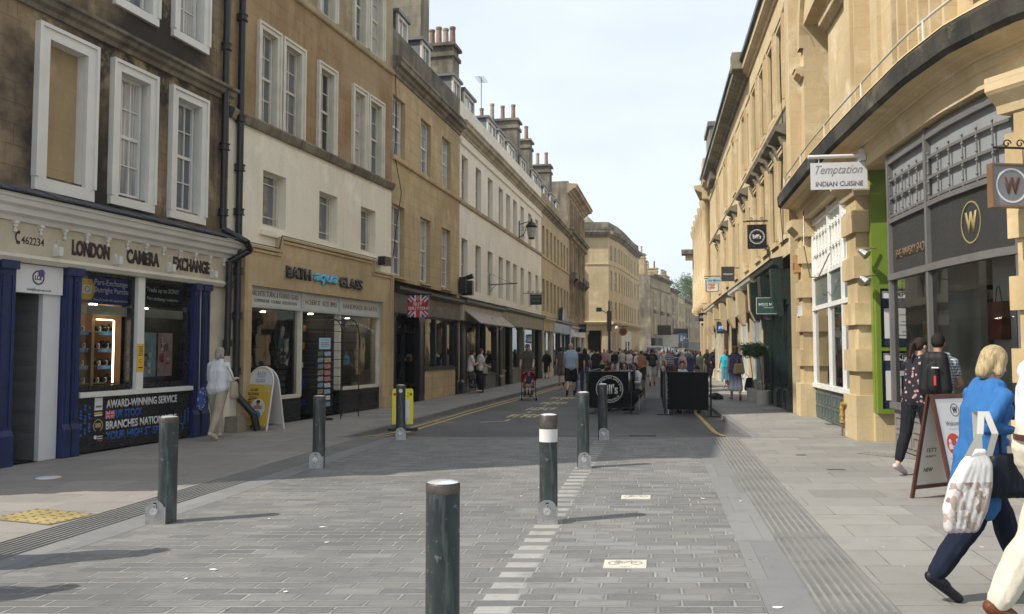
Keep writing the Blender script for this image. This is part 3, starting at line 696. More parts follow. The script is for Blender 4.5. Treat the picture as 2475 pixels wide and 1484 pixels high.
def flag(M, w, h, parent, blue, red, white, name='union_flag'):
    mb = MB(); flat(mb, M, rect(-w / 2, w / 2, -h / 2, h / 2), 0, .004, 0)
    def diag(t, z, m):
        for sx in (1, -1):
            d = Vector((w * sx, h)).normalized(); n = Vector((-d.y, d.x)) * t / 2; P = []
            a, b = Vector((-w / 2 * sx, -h / 2)), Vector((w / 2 * sx, h / 2))
            L = (b - a).length; i0 = a + d * t * .55; i1 = b - d * t * .55
            flat(mb, M, [tuple(i0 + n), tuple(i0 - n), tuple(i1 - n), tuple(i1 + n)], z, z + .0015, m)
    diag(min(w, h) * .2, .004, 2); diag(min(w, h) * .075, .006, 1)
    for r, z, m in ((.34, .008, 2), (.2, .010, 1)):
        flat(mb, M, rect(-w / 2, w / 2, -h * r / 2, h * r / 2), z, z + .0015, m); flat(mb, M, rect(-h * r / 2, h * r / 2, -h / 2, h / 2), z + .0003, z + .0018, m)
    return mb.build(name, [blue, red, white], parent)
def chimney(F, s0, s1, n0, n1, z0, z1, mat, pots, parent, potmat, ph=.75):
    mb = MB(); mb.box(s0, s1, n0, n1, z0, z1 - .55, F); mb.box(s0 - .07, s1 + .07, n0 - .07, n1 + .07, z1 - .55, z1 - .4, F); mb.box(s0 + .02, s1 - .02, n0 + .02, n1 - .02, z1 - .4, z1 - .12, F); mb.box(s0 - .1, s1 + .1, n0 - .1, n1 + .1, z1 - .12, z1, F)
    ch = mb.build('chimney', mat, parent); ls = (s1 - s0) > abs(n1 - n0)
    for i in range(pots):
        k = (i + .5) / pots; s = s0 + (s1 - s0) * k if ls else (s0 + s1) / 2; n = (n0 + n1) / 2 if ls else n0 + (n1 - n0) * k
        c = F(s, n, z1); r = .13; h = ph * rnd.uniform(.8, 1.1); mb = MB(); mb.lathe([(r * 1.25, 0), (r * 1.2, .08), (r * .95, .12), (r * .82, h * .85), (r * .98, h * .9), (r * .98, h), (r * .7, h), (r * .7, h - .2)], c, 12); mb.build('chimney_pot', potmat[i % len(potmat)], ch, smooth=False)
    return ch
def dormer(F, s0, s1, z0, z1, n1, parent, white=None, roofm=None, n0=-1.7, cols=2):
    z1 -= .45; white = CREAM
    mb = MB(); mb.box(s0, s1, n0, n1 - .02, z0, z1, F); d = mb.build('dormer', roofm or LEAD, parent)
    mb = MB(); mb.box(s0 - .1, s1 + .1, n0, n1 + .12, z1, z1 + .1, F); mb.build('dormer_roof', LEAD, d)
    mb = MB(); w = white or WHITE; f = .12
    mb.box(s0, s0 + f, n1 - .02, n1 + .05, z0, z1, F); mb.box(s1 - f, s1, n1 - .02, n1 + .05, z0, z1, F); mb.box(s0 + f, s1 - f, n1 - .02, n1 + .05, z1 - f, z1, F); mb.box(s0 + f, s1 - f, n1 - .02, n1 + .05, z0, z0 + f, F)
    zc = (z0 + z1) / 2; mb.box(s0 + f, s1 - f, n1 - .01, n1 + .03, zc - .03, zc + .03, F)
    for i in range(1, cols): x = s0 + f + (s1 - s0 - 2 * f) * i / cols; mb.box(x - .02, x + .02, n1 - .01, n1 + .02, z0 + f, z1 - f, F)
    mb.build('window_frame', w, d); mb = MB(); mb.face([F(s0 + f, n1 - .01, z0 + f), F(s1 - f, n1 - .01, z0 + f), F(s1 - f, n1 - .01, z1 - f), F(s0 + f, n1 - .01, z1 - f)], None); mb.build('pane', PANE_C, d)
    return d
def mansard(F, z0, z1, n0, run, parent, s0=0, s1=None, mat=None, name='roof'):
    if z0 == 10.5: z1 = 12.35
    s1 = F.len if s1 is None else s1
    mb = MB(); mb.prof([(n0, z0), (n0 - run, z1), (n0 - run - 4, z1 + .05), (n0 - run - 6, z0)], s0, s1, F, seg=F.seg); return mb.build(name, mat or SLATE, parent)
# stones
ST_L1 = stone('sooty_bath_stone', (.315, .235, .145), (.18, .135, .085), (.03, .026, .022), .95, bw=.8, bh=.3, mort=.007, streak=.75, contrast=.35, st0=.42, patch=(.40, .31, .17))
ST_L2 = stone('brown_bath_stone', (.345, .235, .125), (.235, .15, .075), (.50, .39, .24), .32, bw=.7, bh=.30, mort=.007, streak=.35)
ST_L2b = stone('pale_bath_stone', (.46, .38, .24), (.36, .29, .17), (.16, .12, .07), .35, bw=.8, bh=.3, mort=.004, streak=.4)
ST_L3 = stone('tan_bath_stone', (.56, .44, .26), (.46, .345, .185), (.27, .195, .11), .35, bw=.8, bh=.34, mort=.008, streak=.4)
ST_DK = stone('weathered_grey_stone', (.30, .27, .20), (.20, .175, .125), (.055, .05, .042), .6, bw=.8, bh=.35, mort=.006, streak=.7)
ST_L5 = stone('honey_bath_stone', (.58, .48, .30), (.50, .40, .24), (.28, .22, .14), .25, bw=.8, bh=.32, mort=.004, streak=.3)
ST_L6 = stone('ruddy_bath_stone', (.50, .39, .245), (.38, .29, .18), (.10, .08, .06), .5, bw=.7, bh=.3, mort=.004, streak=.5)
RENDER = stone('cream_render', (.86, .80, .66), (.81, .75, .61), (.42, .37, .27), .14, bw=40, bh=40, mort=0.0, streak=.16, bump=.12)
RENDER2 = stone('ivory_render', (.87, .82, .70), (.83, .77, .65), (.40, .35, .27), .12, bw=40, bh=40, mort=0.0, streak=.14, bump=.1)
POT = [paint('terracotta_pot', (.21, .135, .105), .85, var=.3), paint('sooty_pot', (.26, .17, .12), .9, var=.3), paint('buff_pot', (.33, .27, .2), .85, var=.25)]
BLUEP = paint('navy_blue_paint', (.006, .018, .085), .55, var=.3, sc=4, chip=(.02, .03, .07)); LETTER = paint('dark_brown_lettering', (.035, .022, .018), .5)
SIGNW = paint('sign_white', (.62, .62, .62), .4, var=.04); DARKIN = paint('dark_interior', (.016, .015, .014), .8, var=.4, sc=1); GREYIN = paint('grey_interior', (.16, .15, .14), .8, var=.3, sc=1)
SIGNB = paint('sign_black', (.010, .011, .013), .3, var=.1); SBLUE = paint('sign_blue', (.03, .035, .20), .35, var=.06); CYAN = paint('sign_bright_blue', (.02, .09, .33), .4, var=.1); YSGN = paint('sign_yellow', (.62, .40, .04), .4, var=.05); RSGN = paint('sign_red', (.50, .03, .03), .4, var=.08)
OLDTRIM = paint('old_cream_fascia', (.50, .45, .34), .7, var=.15, sc=3, chip=(.40, .35, .25))

# ------------------------------------------------------------------ L1: camera shop house
F1 = Fac([(-7.9, 8.14), (-5.68, 15.97)]); s_ = F1.S
b1 = thing('town_house', 'sooty stone house on the far left with thick white window surrounds above the camera shop', 'building', (-7.9, 8.14, 0), 'stone houses lining the street')
zt, zb = zat(F1, 392, 195), zat(F1, 386, 522); z2b = zat(F1, 396, 78)
cols1 = [(s_(63), s_(208)), (s_(243), s_(363)), (s_(390), s_(488))]; H = []; SW = .19
for a, b in cols1: H.append((a + SW, b - SW, zb + .2, zt - SW, .2))
for a, b in cols1: H.append((a + SW, b - SW, z2b + .2, z2b + 2.1, .2))
SH = zat(F1, 30, 545)
holes = H + [(.15, F1.len - .02, 0.0, 3.5, .3)]
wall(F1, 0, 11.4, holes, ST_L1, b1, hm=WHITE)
for i, h in enumerate(H):
    a, b, c, d = h[:4]
    if i == 0:
        o = bx(F1, a, b, -.30, -.14, c, d, stone('blind_window_stone', (.42, .32, .18), (.34, .25, .135), (.17, .115, .06), .2, bw=9, bh=.62, mort=.003, streak=.2), b1, 'blind_window')
        sb = MB()
        for q in ((a - SW, a - .002, c - .05, d + SW), (b + .002, b + SW, c - .05, d + SW), (a - .001, b + .001, d + .002, d + SW - .002), (a - SW - .01, b + SW + .01, c - .24, c - .051)): sb.box(q[0], q[1], -.02, .07, q[2], q[3], F1)
        for q in ((a - SW - .02, a - SW + .035, c - .05, d + SW + .02), (b + SW - .035, b + SW + .02, c - .05, d + SW + .02), (a - SW + .036, b + SW - .036, d + SW - .035, d + SW + .02)): sb.box(q[0], q[1], -.02, .10, q[2], q[3], F1)
        sb.build('surround', WHITE, o)
    else:
        window(F1, a + .03, b - .03, c, d, WHITE, PANE_C if i in (1, 5) else PANE, b1, cols=3 if i in (1, 2) else 2, rows=4, set_=.12, fw=.05, bar=.02, surround=WHITE, sw=SW - .03 + .0, sn=.07, blind=(.3, CREAM) if i == 3 else None)
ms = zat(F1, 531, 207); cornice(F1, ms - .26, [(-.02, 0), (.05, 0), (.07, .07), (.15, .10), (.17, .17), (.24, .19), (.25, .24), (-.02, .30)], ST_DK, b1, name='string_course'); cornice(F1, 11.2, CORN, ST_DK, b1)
mansard(F1, 11.4, 13.4, -.3, 2.2, b1)
# shopfront
zf0, zf1 = 2.97, 3.42
bx(F1, 0, F1.len - .02, -.16, .06, zf0, zf1, OLDTRIM, b1, 'fascia')
mb = MB(); mb.prof([(.06, zf0 - .0), (.13, zf0 - .01), (.15, zf0 - .06), (.10, zf0 - .12), (-.1, zf0 - .12), (-.1, zf0)], 0, F1.len - .02, F1); mb.build('fascia_moulding', CREAM, b1)
mb = MB(); mb.prof([(-.1, zf1), (.10, zf1), (.12, zf1 + .06), (.22, zf1 + .09), (.24, zf1 + .17), (.32, zf1 + .2), (.34, zf1 + .27), (.38, zf1 + .28), (.38, zf1 + .33), (-.1, zf1 + .36)], -.05, F1.len + .02, F1); mb.build('shop_cornice', WHITE, b1)
mb = MB(); mb.prof([(.44, zf1 + .335), (.44, zf1 + .35), (.0, zf1 + .52), (0.0, zf1 + .45)], -.05, F1.len + .03, F1)
for i in range(26): x = -.05 + i * .3; mb.prof([(.452, zf1 + .335 + rnd.uniform(0, .01)), (.452, zf1 + .36 + rnd.uniform(0, .015)), (.12, zf1 + .475 + rnd.uniform(0, .02)), (.12, zf1 + .46)], x, x + .285, F1)
mb.build('slate_canopy', SLATE, b1)
k = 19
for i in range(k):
    s = .2 + (F1.len - .4) * i / (k - 1); mb = MB(); c = F1(s, .085, zf1)
    mb.box(s - .035, s + .035, .05, .12, zf1 - .04, zf1, F1); mb.lathe([(.012, -.16), (.026, -.15), (.03, -.13), (.014, -.11), (.014, -.09), (.034, -.075), (.034, -.055), (.018, -.04)], c, 8); mb.build('drop_ornament', WHITE, b1)
for u0, u1, tx in ((158, 250, 'LONDON'), (292, 372, 'CAMERA'), (406, 495, 'EXCHANGE')):
    sa, sb2 = s_(u0), s_(u1); ftext(F1, tx, (sa + sb2) / 2, 3.175, LETTER, sb2 - sa, .24, b1, n=.062, bold=.045, ext=.012)
ftext(F1, '462234', (s_(34) + s_(90)) / 2, 3.17, LETTER, s_(90) - s_(34), .11, b1, n=.062, bold=.004)
M = FM(F1, s_(22), .063, 3.2); mb = MB(); ring(mb, M @ Matrix.Translation((.045, 0, 0)), .06, .085, 0, .005, 14, 115, 250, sx=.8, sy=1.1)
for y in (.07, -.075): flat(mb, M, rect(0, .055, y - .022, y + .022), 0, .006)
mb.build('telephone_symbol', LETTER, b1)
for u in (135, 281, 412, 515):   # bracket corbels under the fascia
    s = s_(u, .15); mb = MB(); mb.prof([(.06, 3.16), (.09, 3.17), (.12, 3.10), (.19, 3.09), (.19, 3.04), (.15, 3.0), (.06, 2.99)], s - .02, s + .02, F1); mb.box(s - .035, s + .035, .15, .2, 3.0, 3.13, F1); mb.build('bracket', WHITE, b1)
# pilasters
def pil(F, a, b, z0, z1, mat, parent, n=.0, trim=None):
    mb = MB(); mb.box(a, b, -.12, n + .10, z0, z0 + .42, F); mb.box(a + .01, b - .01, -.12, n + .065, z0 + .42, z1 - .02, F); mb.box(a - .01, b + .01, -.12, n + .11, z1 - .12, z1, F); mb.prof([(n + .06, z0 + .42), (n + .10, z0 + .42), (n + .065, z0 + .5)], a, b, F)
    for x in (a + .045, b - .075): mb.box(x, x + .025, n + .065, n + .08, z0 + .55, z1 - .2, F)
    return mb.build('pilaster', mat, parent)
for a, b in ((-16, 26), (146, 164), (167, 186), (461, 476), (481, 500)):
    pil(F1, s_(a), s_(b), 0, 2.86, BLUEP, b1)
for a, b in ((164, 167), (476, 481)): bx(F1, s_(a) + .005, s_(b) - .005, -.1, .03, .1, 2.85, CREAM, b1, 'trim_strip')
bx(F1, s_(500) + .01, F1.len - .03, -.15, .02, 0, 2.85, OLDTRIM, b1, 'end_pier')
# doorway with grey return wall
sd0, sd1 = s_(26), s_(146); bx(F1, s_(103), sd1 - .01, -1.3, -.02, 0, 2.45, SIGNW, b1, 'door_return')
bx(F1, sd0 + .02, sd1 - .02, -.10, .03, 2.43, 2.84, SIGNW, b1, 'door_sign')
sc = s_(83); M = FM(F1, sc, .031, 2.66); mb = MB(); ring(mb, M, .085, .105, 0, .004, 30); mb.build('emblem_ring', SIGNB, b1); text('LCE', SIGNB, M, .12, .07, b1, bold=.02)
mb = MB(); flat(mb, M @ Matrix.Translation((.05, .07, .004)), disc(.055, 20), 0, .004); mb.build('emblem_badge', paint('sign_purple', (.10, .05, .28), .4), b1)
ftext(F1, 'bath@lcegroup.co.uk', s_(86), 2.48, paint('grey_print', (.15, .15, .16), .6), .42, .045, b1, n=.031)
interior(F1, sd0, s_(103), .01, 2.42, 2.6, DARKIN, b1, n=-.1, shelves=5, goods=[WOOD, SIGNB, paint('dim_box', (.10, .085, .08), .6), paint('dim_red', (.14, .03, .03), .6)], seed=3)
bx(F1, s_(98) - .16, s_(98), -.9, -.82, .01, 2.3, OAK, b1, 'shop_door_edge'); mb = MB()
for i in range(17): mb.box(s_(98) - .11, s_(98) - .03, -.818, -.81, .2 + i * .12, .2 + i * .12 + .10, F1)
mb.build('slatwall', paint('pale_slats', (.5, .45, .33), .6), b1)
# windows
wa, wb, wc, wd = s_(187), s_(326), s_(343), s_(459); zs = zat(F1, 186, 951) + .03
for a, b, nm in ((wa, wb, 1), (wc, wd, 2)):
    mb = MB(); f = .07
    for q in ((a, a + f, zs, 2.86), (b - f, b, zs, 2.86), (a + f, b - f, zs, zs + f), (a + f, b - f, 2.80, 2.86)): mb.box(q[0], q[1], -.15, -.03, q[2], q[3], F1)
    mb.build('shop_window_frame', SIGNB, b1); pane(F1, a + f, b - f, zs + f, 2.80, b1, n=-.09)
bx(F1, s_(326) + .003, s_(343) - .003, -.15, .04, zs - .05, 2.86, WHITE, b1, 'mullion'); bx(F1, s_(186) + .02, s_(461), -.15, .07, zs - .1, zs - .02, WHITE, b1, 'window_sill')
bx(F1, s_(186) + .02, s_(461), -.15, .02, .03, zs - .11, SIGNB, b1, 'stall_panel')
SN = .0205; ch = .135
for tx, ua, ub, z, m in (('AWARD-WINNING SERVICE', 258, 428, .745, SIGNW), ('UK STOCK', 281, 345, .575, CYAN), ('BRANCHES NATIONWIDE', 258, 428, .405, SIGNW), ('YOUR HIGH ST SPECIALISTS', 258, 446, .235, CYAN)):
    a, b = s_(ua), s_(ub); ftext(F1, tx, (a + b) / 2, z, m, b - a, ch, b1, n=SN, bold=.025)
flag(FM(F1, s_(267), SN, .575), .2, .13, b1, SBLUE, RSGN, SIGNW)
mb = MB(); sA = s_(239); mb.box(sA - .08, sA + .08, SN - .01, SN + .004, .66, .86, F1); mb.build('award_badge', SIGNW, b1); ftext(F1, 'AWARDS', sA, .72, SIGNB, .12, .03, b1, n=SN + .004)
for z_ in (.62, .585): bx(F1, sA - .08, sA + .08, SN - .01, SN + .003, z_ - .012, z_ + .012, YSGN if z_ > .6 else SIGNW, b1, 'badge_strip')
mb = MB(); ring(mb, FM(F1, sA, SN, .42), .085, .1, 0, .004, 24, -60, 240); mb.build('laurel_emblem', paint('dull_gold', (.35, .27, .12), .5), b1); bx(F1, sA - .055, sA + .055, SN - .01, SN + .003, .39, .46, paint('dull_gold', (.35, .27, .12)), b1, 'laurel_plate')
mb = MB(); flat(mb, FM(F1, sA - .05, SN, .24), disc(.03, 14), 0, .003); mb.build('tick_emblem', SIGNW, b1)
for i in range(3): bx(F1, sA - .01, sA + .1, SN - .01, SN + .002, .17 + i * .035, .185 + i * .035, [RSGN, SIGNW, SIGNW][i], b1, 'badge_strip')
HEX = paint('hexagon_blue', (.03, .10, .38), .4)
for i in range(9):
    for j in range(3):
        for q, ok in ((s_(190) + .06 + j * .085, (i * 5 + j * 3) % 7 < 5), (s_(448) + j * .085, i < 5 and j < 2)):
            if ok: mb = MB(); flat(mb, FM(F1, q, SN - .002, .3 + i * .052 + (j % 2) * .026), disc(.024, 6), 0, .004); mb.build('hexagon_print', HEX, b1)
# signs behind the glass heads
a, b = wa + .07, wb - .07; bx(F1, a, b, -.14, -.11, 2.36, 2.79, SBLUE, b1, 'window_sign'); cx = a + (b - a) * .65
ftext(F1, 'Part-Exchange', cx, 2.69, SIGNW, .72, .12, b1, n=-.108, bold=.012); ftext(F1, '& Outright Purchase', cx, 2.57, SIGNW, .98, .12, b1, n=-.108, bold=.012); ftext(F1, 'Recycle your old equipment today!', cx + .05, 2.42, SIGNW, .85, .06, b1, n=-.108, shear=.2)
M = FM(F1, a + .2, -.109, 2.575); mb = MB(); flat(mb, M, disc(.19, 6), 0, .002); mb.build('yellow_flash', YSGN, b1); mb = MB(); flat(mb, M @ Matrix.Translation((0, 0, .002)), rect(-.1, .1, -.07, .07), 0, .002); mb.build('camera_symbol', SIGNW, b1); mb = MB(); ring(mb, M @ Matrix.Translation((0, 0, .004)), .035, .05, 0, .002, 18); mb.build('lens_symbol', paint('olive_print', (.25, .2, .05)), b1)
a2, b2 = wc + .07, wd - .07; bx(F1, a2, b2, -.14, -.11, 2.40, 2.79, SIGNB, b1, 'window_sign'); ftext(F1, 'Trade up to SONY', (a2 + b2) / 2, 2.66, SIGNW, .85, .11, b1, n=-.108, bold=.012); ftext(F1, 'Part exchange welcome', (a2 + b2) / 2, 2.51, SIGNW, .8, .08, b1, n=-.108)
for q0, q1 in ((a, b), (a2, b2)): bx(F1, q0, q1, -.2, -.12, 2.18, 2.33, paint('pale_shutter_box', (.33, .33, .27), .5), b1, 'shutter_box')
interior(F1, wa, wb - .1, zs, 2.4, .75, OAK, b1, n=-.2, back=OAK)
led = emis('led_strip', (1.0, .80, .55), 4.5)
for q in ((wb - .25, wb - .23, zs + .1, 2.1), (wb - .62, wb - .27, 2.10, 2.12)): bx(F1, q[0], q[1], -.235, -.215, q[2], q[3], led, b1, 'light_strip')
bx(F1, (wa + wb) / 2 - .02, (wa + wb) / 2 + .04, -.9, -.3, zs, 2.35, OAK, b1, 'case_divider')
CAMB = paint('camera_body_black', (.02, .02, .022), .4); TAGW = paint('price_card', (.6, .6, .58), .6); TAGB = paint('shelf_label_blue', (.03, .16, .35), .4)
zsh = [1.08, 1.36, 1.64, 1.92][:4]
for kz, z in enumerate(zsh):
    bx(F1, wa + .05, wb - .3, -.62, -.32, z - .012, z, GLASS if False else paint('shelf_edge', (.25, .3, .3), .2), b1, 'shelf')
    for i in range(2):
        x = wa + .12 + i * .62; bx(F1, x, x + .42, -.318, -.31, z - .06, z - .005, TAGB, b1, 'shelf_label') if kz in (1, 2, 3) else None
n_c = 0
for kz, z in enumerate(zsh):
    for i in range(7):
        s = wa + .14 + i * .165 + rnd.uniform(-.02, .02)
        if abs(s - (wa + wb) / 2) < .05: continue
        c = F1(s, -.45, z); h = rnd.uniform(.07, .11)
        o = thing('camera', 'small black camera standing on the lit oak shelves behind the blue shopfront glass', 'camera', c, 'cameras on the lit window shelves')
        mb = MB(); mb.box(s - .055, s + .055, -.48, -.42, z, z + h, F1); mb.box(s - .02, s + .02, -.475, -.425, z + h, z + h + .025, F1); mb.build('camera_body', CAMB, o)
        M = FM(F1, s, -.42, z + h * .5); mb = MB(); ring(mb, M, .0, .035, 0, .06, 12); mb.build('lens', SIGNB, o)
        mb = MB(); mb.box(s + .04, s + .09, -.40, -.395, z, z + .085, F1); mb.build('price_tag', TAGW, o)
interior(F1, wc, wd - .02, zs, 2.4, 2.2, DARKIN, b1, n=-.2, shelves=2, goods=[WOOD, SIGNB, paint('dim_red', (.14, .03, .03))], seed=8)
for i, (ua, ub) in enumerate(((350, 392), (397, 431))):
    a, b = s_(ua), s_(ub); o = bx(F1, a, b, -.135, -.13, 1.15, 1.92, paint('poster_blue_grey', (.22, .33, .37), .4, var=.3, sc=6) if i == 0 else paint('poster_pink', (.42, .30, .30), .4, var=.3, sc=6), b1, 'poster')
    q = random.Random(i + 4)
    for _ in range(14):
        x, z = q.uniform(a + .03, b - .14), q.uniform(1.2, 1.75); bx(F1, x, x + q.uniform(.04, .11), -.129, -.127, z, z + q.uniform(.04, .12), q.choice([SIGNB, RSGN, SIGNW, TAGW, paint('poster_grey', (.15, .16, .18))]), o, 'poster_print')
sY = (s_(326) + s_(343)) / 2; bx(F1, sY - .085, sY + .085, .041, .047, 1.25, 1.72, YSGN, b1, 'yellow_notice'); 
for i in range(5): bx(F1, sY - .05 + .01 * (i % 2), sY + .05, .046, .0485, 1.52 + i * .035, 1.535 + i * .035, SIGNB, b1, 'small_print')
mb = MB(); ring(mb, FM(F1, sY, .0475, 1.43), .022, .034, 0, .002, 14, 60, 330); mb.build('notice_symbol', RSGN, b1); bx(F1, sY - .05, sY + .05, .046, .0485, 1.31, 1.33, SIGNB, b1, 'small_print')
# drainpipes
def pipe(pts, r, label, collars, shoe=None):
    o = thing('drainpipe', label, 'drainpipe', (pts[-1][0], pts[-1][1], 0), 'black cast-iron drainpipes on the left'); mb = MB(); mb.tube(pts, r, 14); sharp(mb.build('pipe', IRON, o))
    for c, d in collars: mb = MB(); mb.cyl(c - Vector((0, 0, .05)), c + Vector((0, 0, .05)), r * 1.35, None, 14); mb.cyl(c - Vector((0, 0, .065)), c - Vector((0, 0, .05)), r * 1.6, None, 14); mb.cyl(c + Vector((0, 0, .05)), c + Vector((0, 0, .065)), r * 1.6, None, 14); M = d; mb.build('collar', IRON, o)
    return o
sp = s_(520); Z = [F1(sp, .12, z) for z in (11, 3.98)]; Z += [F1(sp + .10, .30, 3.86), F1(sp + .24, .5, 3.74), F1(sp + .42, .46, 3.6), F1(F1.len - .12, .16, 3.35), F1(F1.len - .12, .14, 1.5)]
pipe(Z, .065, 'left-hand black drainpipe that kinks round the white shop cornice', [(F1(sp, .12, z), 0) for z in (4.3, 5.6, 7.6, 9.3)] + [(F1(F1.len - .12, .15, z), 0) for z in (2.9, 1.75)])
F2 = Fac([(-5.68, 15.97), (-3.52, 23.34)]); s2 = F2.S; sq = s2(560)
Z = [F2(sq, .11, 14), F2(sq, .11, .75), F2(sq + .05, .2, .62), F2(sq + .16, .42, .34), F2(sq + .2, .48, .02)]
pipe(Z, .07, 'right-hand straight black drainpipe beside the cream rendered wall, bent out at its foot', [(F2(sq, .11, z), 0) for z in (1.2, 2.3, 3.2, 4.4, 5.3, 6.3, 8.4, 9.4)])
o = thing('stone_block', 'low stone block at the foot of the drainpipes beside the yellow board', 'stone block', F2(sq, .1, 0)); mb = MB(); mb.box(sq - .2, sq + .10, .02, .30, 0, .30, F2); mb.box(sq - .22, sq + .12, .02, .32, 0, .12, F2); mb.build('block', ST_DK, o)

# ------------------------------------------------------------------ L2: glass shop house
b2 = thing('town_house', 'tall brown stone house with paired sashes above a cream floor and stepped stone shopfront', 'building', (-5.68, 15.97, 0), 'stone houses lining the street')
z1s = zat(F2, 574, 279); z2s = zat(F2, 944, 168) - .1
small = [(s2(629), s2(686)), (s2(767), s2(812)), (s2(869), s2(905))]; zsm1, zsm0 = zat(F2, 631, 408), zat(F2, 657, 549)
small = [(a, b, zsm0, zsm1, .24) for a, b in small]
ga, gb, gc = s2(597), s2(918), 2.99
shop = (ga, gb, 0.0, 2.96, .3)
wall(F2, 0, z1s - .1, small + [shop], RENDER, b2, name='wall_rendered')
U = [(608, 664), (669, 724), (757, 803), (843, 879), (882, 920)]
zu1 = zat(F2, 760, 140); up = []
for ua, ub in U:
    a, b = s2(ua), s2(ub); up.append((a + .12, b - .12, z1s + .12, zu1 - .15, .17))
up2 = [(a, b, z2s + .2, z2s + 2.2, .17) for a, b, *_ in up]
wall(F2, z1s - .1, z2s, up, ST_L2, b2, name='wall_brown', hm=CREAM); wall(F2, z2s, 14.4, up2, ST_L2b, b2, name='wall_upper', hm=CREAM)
for i, h in enumerate(up + up2): window(F2, h[0] + .02, h[1] - .02, h[2], h[3], CREAM, PANE_B if i == 2 else (PANE_C if i % 2 else PANE), b2, cols=2, rows=4, set_=.09, fw=.05, surround=CREAM, sw=.13, sn=.05)
for h in small:
    a, b, c, d, _ = h; w = window(F2, a + .03, b - .03, c, d, CREAM, PANE, b2, cols=1, rows=1, set_=.19, fw=.06, sash=False); mb = MB()
    for x in (a + .16, b - .16): mb.box(x - .012, x + .012, -.24, -.2, c + .08, d - .06, F2)
    for z in (c + .24, d - .22): mb.box(a + .08, b - .08, -.238, -.205, z - .012, z + .012, F2)
    mb.build('glazing_bars', CREAM, w); bx(F2, a - .1, b + .1, -.02, .07, c - .22, c - .12, RENDER, w, 'sill')
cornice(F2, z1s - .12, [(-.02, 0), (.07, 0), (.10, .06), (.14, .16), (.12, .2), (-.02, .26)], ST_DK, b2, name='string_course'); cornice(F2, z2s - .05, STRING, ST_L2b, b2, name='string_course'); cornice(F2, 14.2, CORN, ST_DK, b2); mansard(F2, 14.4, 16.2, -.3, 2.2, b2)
STF = stone('shopfront_stone', (.55, .43, .255), (.47, .35, .195), (.24, .17, .09), .3, bw=1.2, bh=.6, mort=.003, streak=.35)
e0, e1 = s2(573) , s2(939); m0, m1 = s2(661), s2(893); zA, zB = 3.80, 4.10
def step(off, n0, n1, name, zc=0):
    mb = MB(); P = [(e0 + off, 0), (e0 + off, zA - off), (m0 + off, zA - off), (m0 + off, zB - off), (m1 - off, zB - off), (m1 - off, zA - off), (e1 - off, zA - off), (e1 - off, 0), (gb, 0), (gb, 2.96), (ga, 2.96), (ga, 0)]
    B = lambda a, b, c, d: mb.box(a, b, n0, n1, c, d, F2)
    B(e0 + off, ga, 0, 2.96) if off < .3 else None; B(gb, e1 - off, 0, 2.96) if off < .3 else None; B(e0 + off, e1 - off, 2.961, zA - off); B(m0 + off, m1 - off, zA - off + .001, zB - off); return mb.build(name, STF, b2)
step(0, .0, .10, 'stone_surround'); 
for off, n in ((0, .16), (.08, .135)):
    mb = MB(); t_ = .05; n_ = n
    for q in ((e0 + off, e0 + off + t_, .35, zA - off), (e1 - off - t_, e1 - off, .35, zA - off), (e0 + off + t_, m0 + off, zA - off - t_, zA - off), (m1 - off, e1 - off - t_, zA - off - t_, zA - off), (m0 + off, m0 + off + t_, zA - off + .001, zB - off), (m1 - off - t_, m1 - off, zA - off + .001, zB - off), (m0 + off + t_, m1 - off - t_, zB - off - t_, zB - off)): mb.box(q[0], q[1], .1, n_, q[2], q[3], F2)
    mb.build('stepped_moulding', STF, b2)
for a, b in ((e0 - .02, ga - .06), (gb + .04, e1 + .02)): bx(F2, a, b, .0, .14, 0, .34, STF, b2, 'plinth')
L3_ = paint('sign_black_raised', (.03, .025, .025), .4); AQ = paint('aqua_letter', (.10, .42, .62), .35)
for tx, ua, ub, z, h, m, sh in (('BATH', 686, 745, 3.36, .27, L3_, 0), ('aqua', 752, 810, 3.31, .27, AQ, .25), ('GLASS', 816, 871, 3.335, .27, L3_, 0)):
    a, b = s2(ua, .1), s2(ub, .1); ftext(F2, tx, (a + b) / 2, z, m, b - a, h, b2, n=.125, bold=.03, ext=.035, shear=sh)
d0, d1 = s2(730), s2(821); FRM = paint('grey_blue_frame', (.40, .43, .42), .5, var=.1); PAN = paint('sign_pale_grey', (.50, .50, .47), .5, var=.05)
for a, b, tx in ((ga, d0, ('ARCHITECTURAL & STAINED GLASS', 'COMMISSIONS   COURSES   RESTORATION')), (d0, d1, ('14 CHEAP ST   01225 789931', '')), (d1, gb, ('HANDMADE IN BATH', ''))):
    bx(F2, a + .05, b - .05, -.12, -.02, 2.58, 2.93, PAN, b2, 'sign_panel'); mb = MB()
    for q in ((a + .001, a + .05, 2.52, 2.96), (b - .05, b - .001, 2.52, 2.96), (a + .05, b - .05, 2.93, 2.96), (a + .05, b - .05, 2.52, 2.58)): mb.box(q[0], q[1], -.15, .02, q[2], q[3], F2)
    mb.build('sign_frame', FRM, b2); c = (a + b) / 2; gp = paint('grey_print_dark', (.10, .09, .09), .6)
    if tx[1]: ftext(F2, tx[0], c, 2.82, gp, (b - a) * .85, .11, b2, n=-.019); ftext(F2, tx[1], c, 2.67, gp, (b - a) * .78, .07, b2, n=-.019)
    else: ftext(F2, tx[0], c, 2.75, gp, (b - a) * .84, .12, b2, n=-.019)
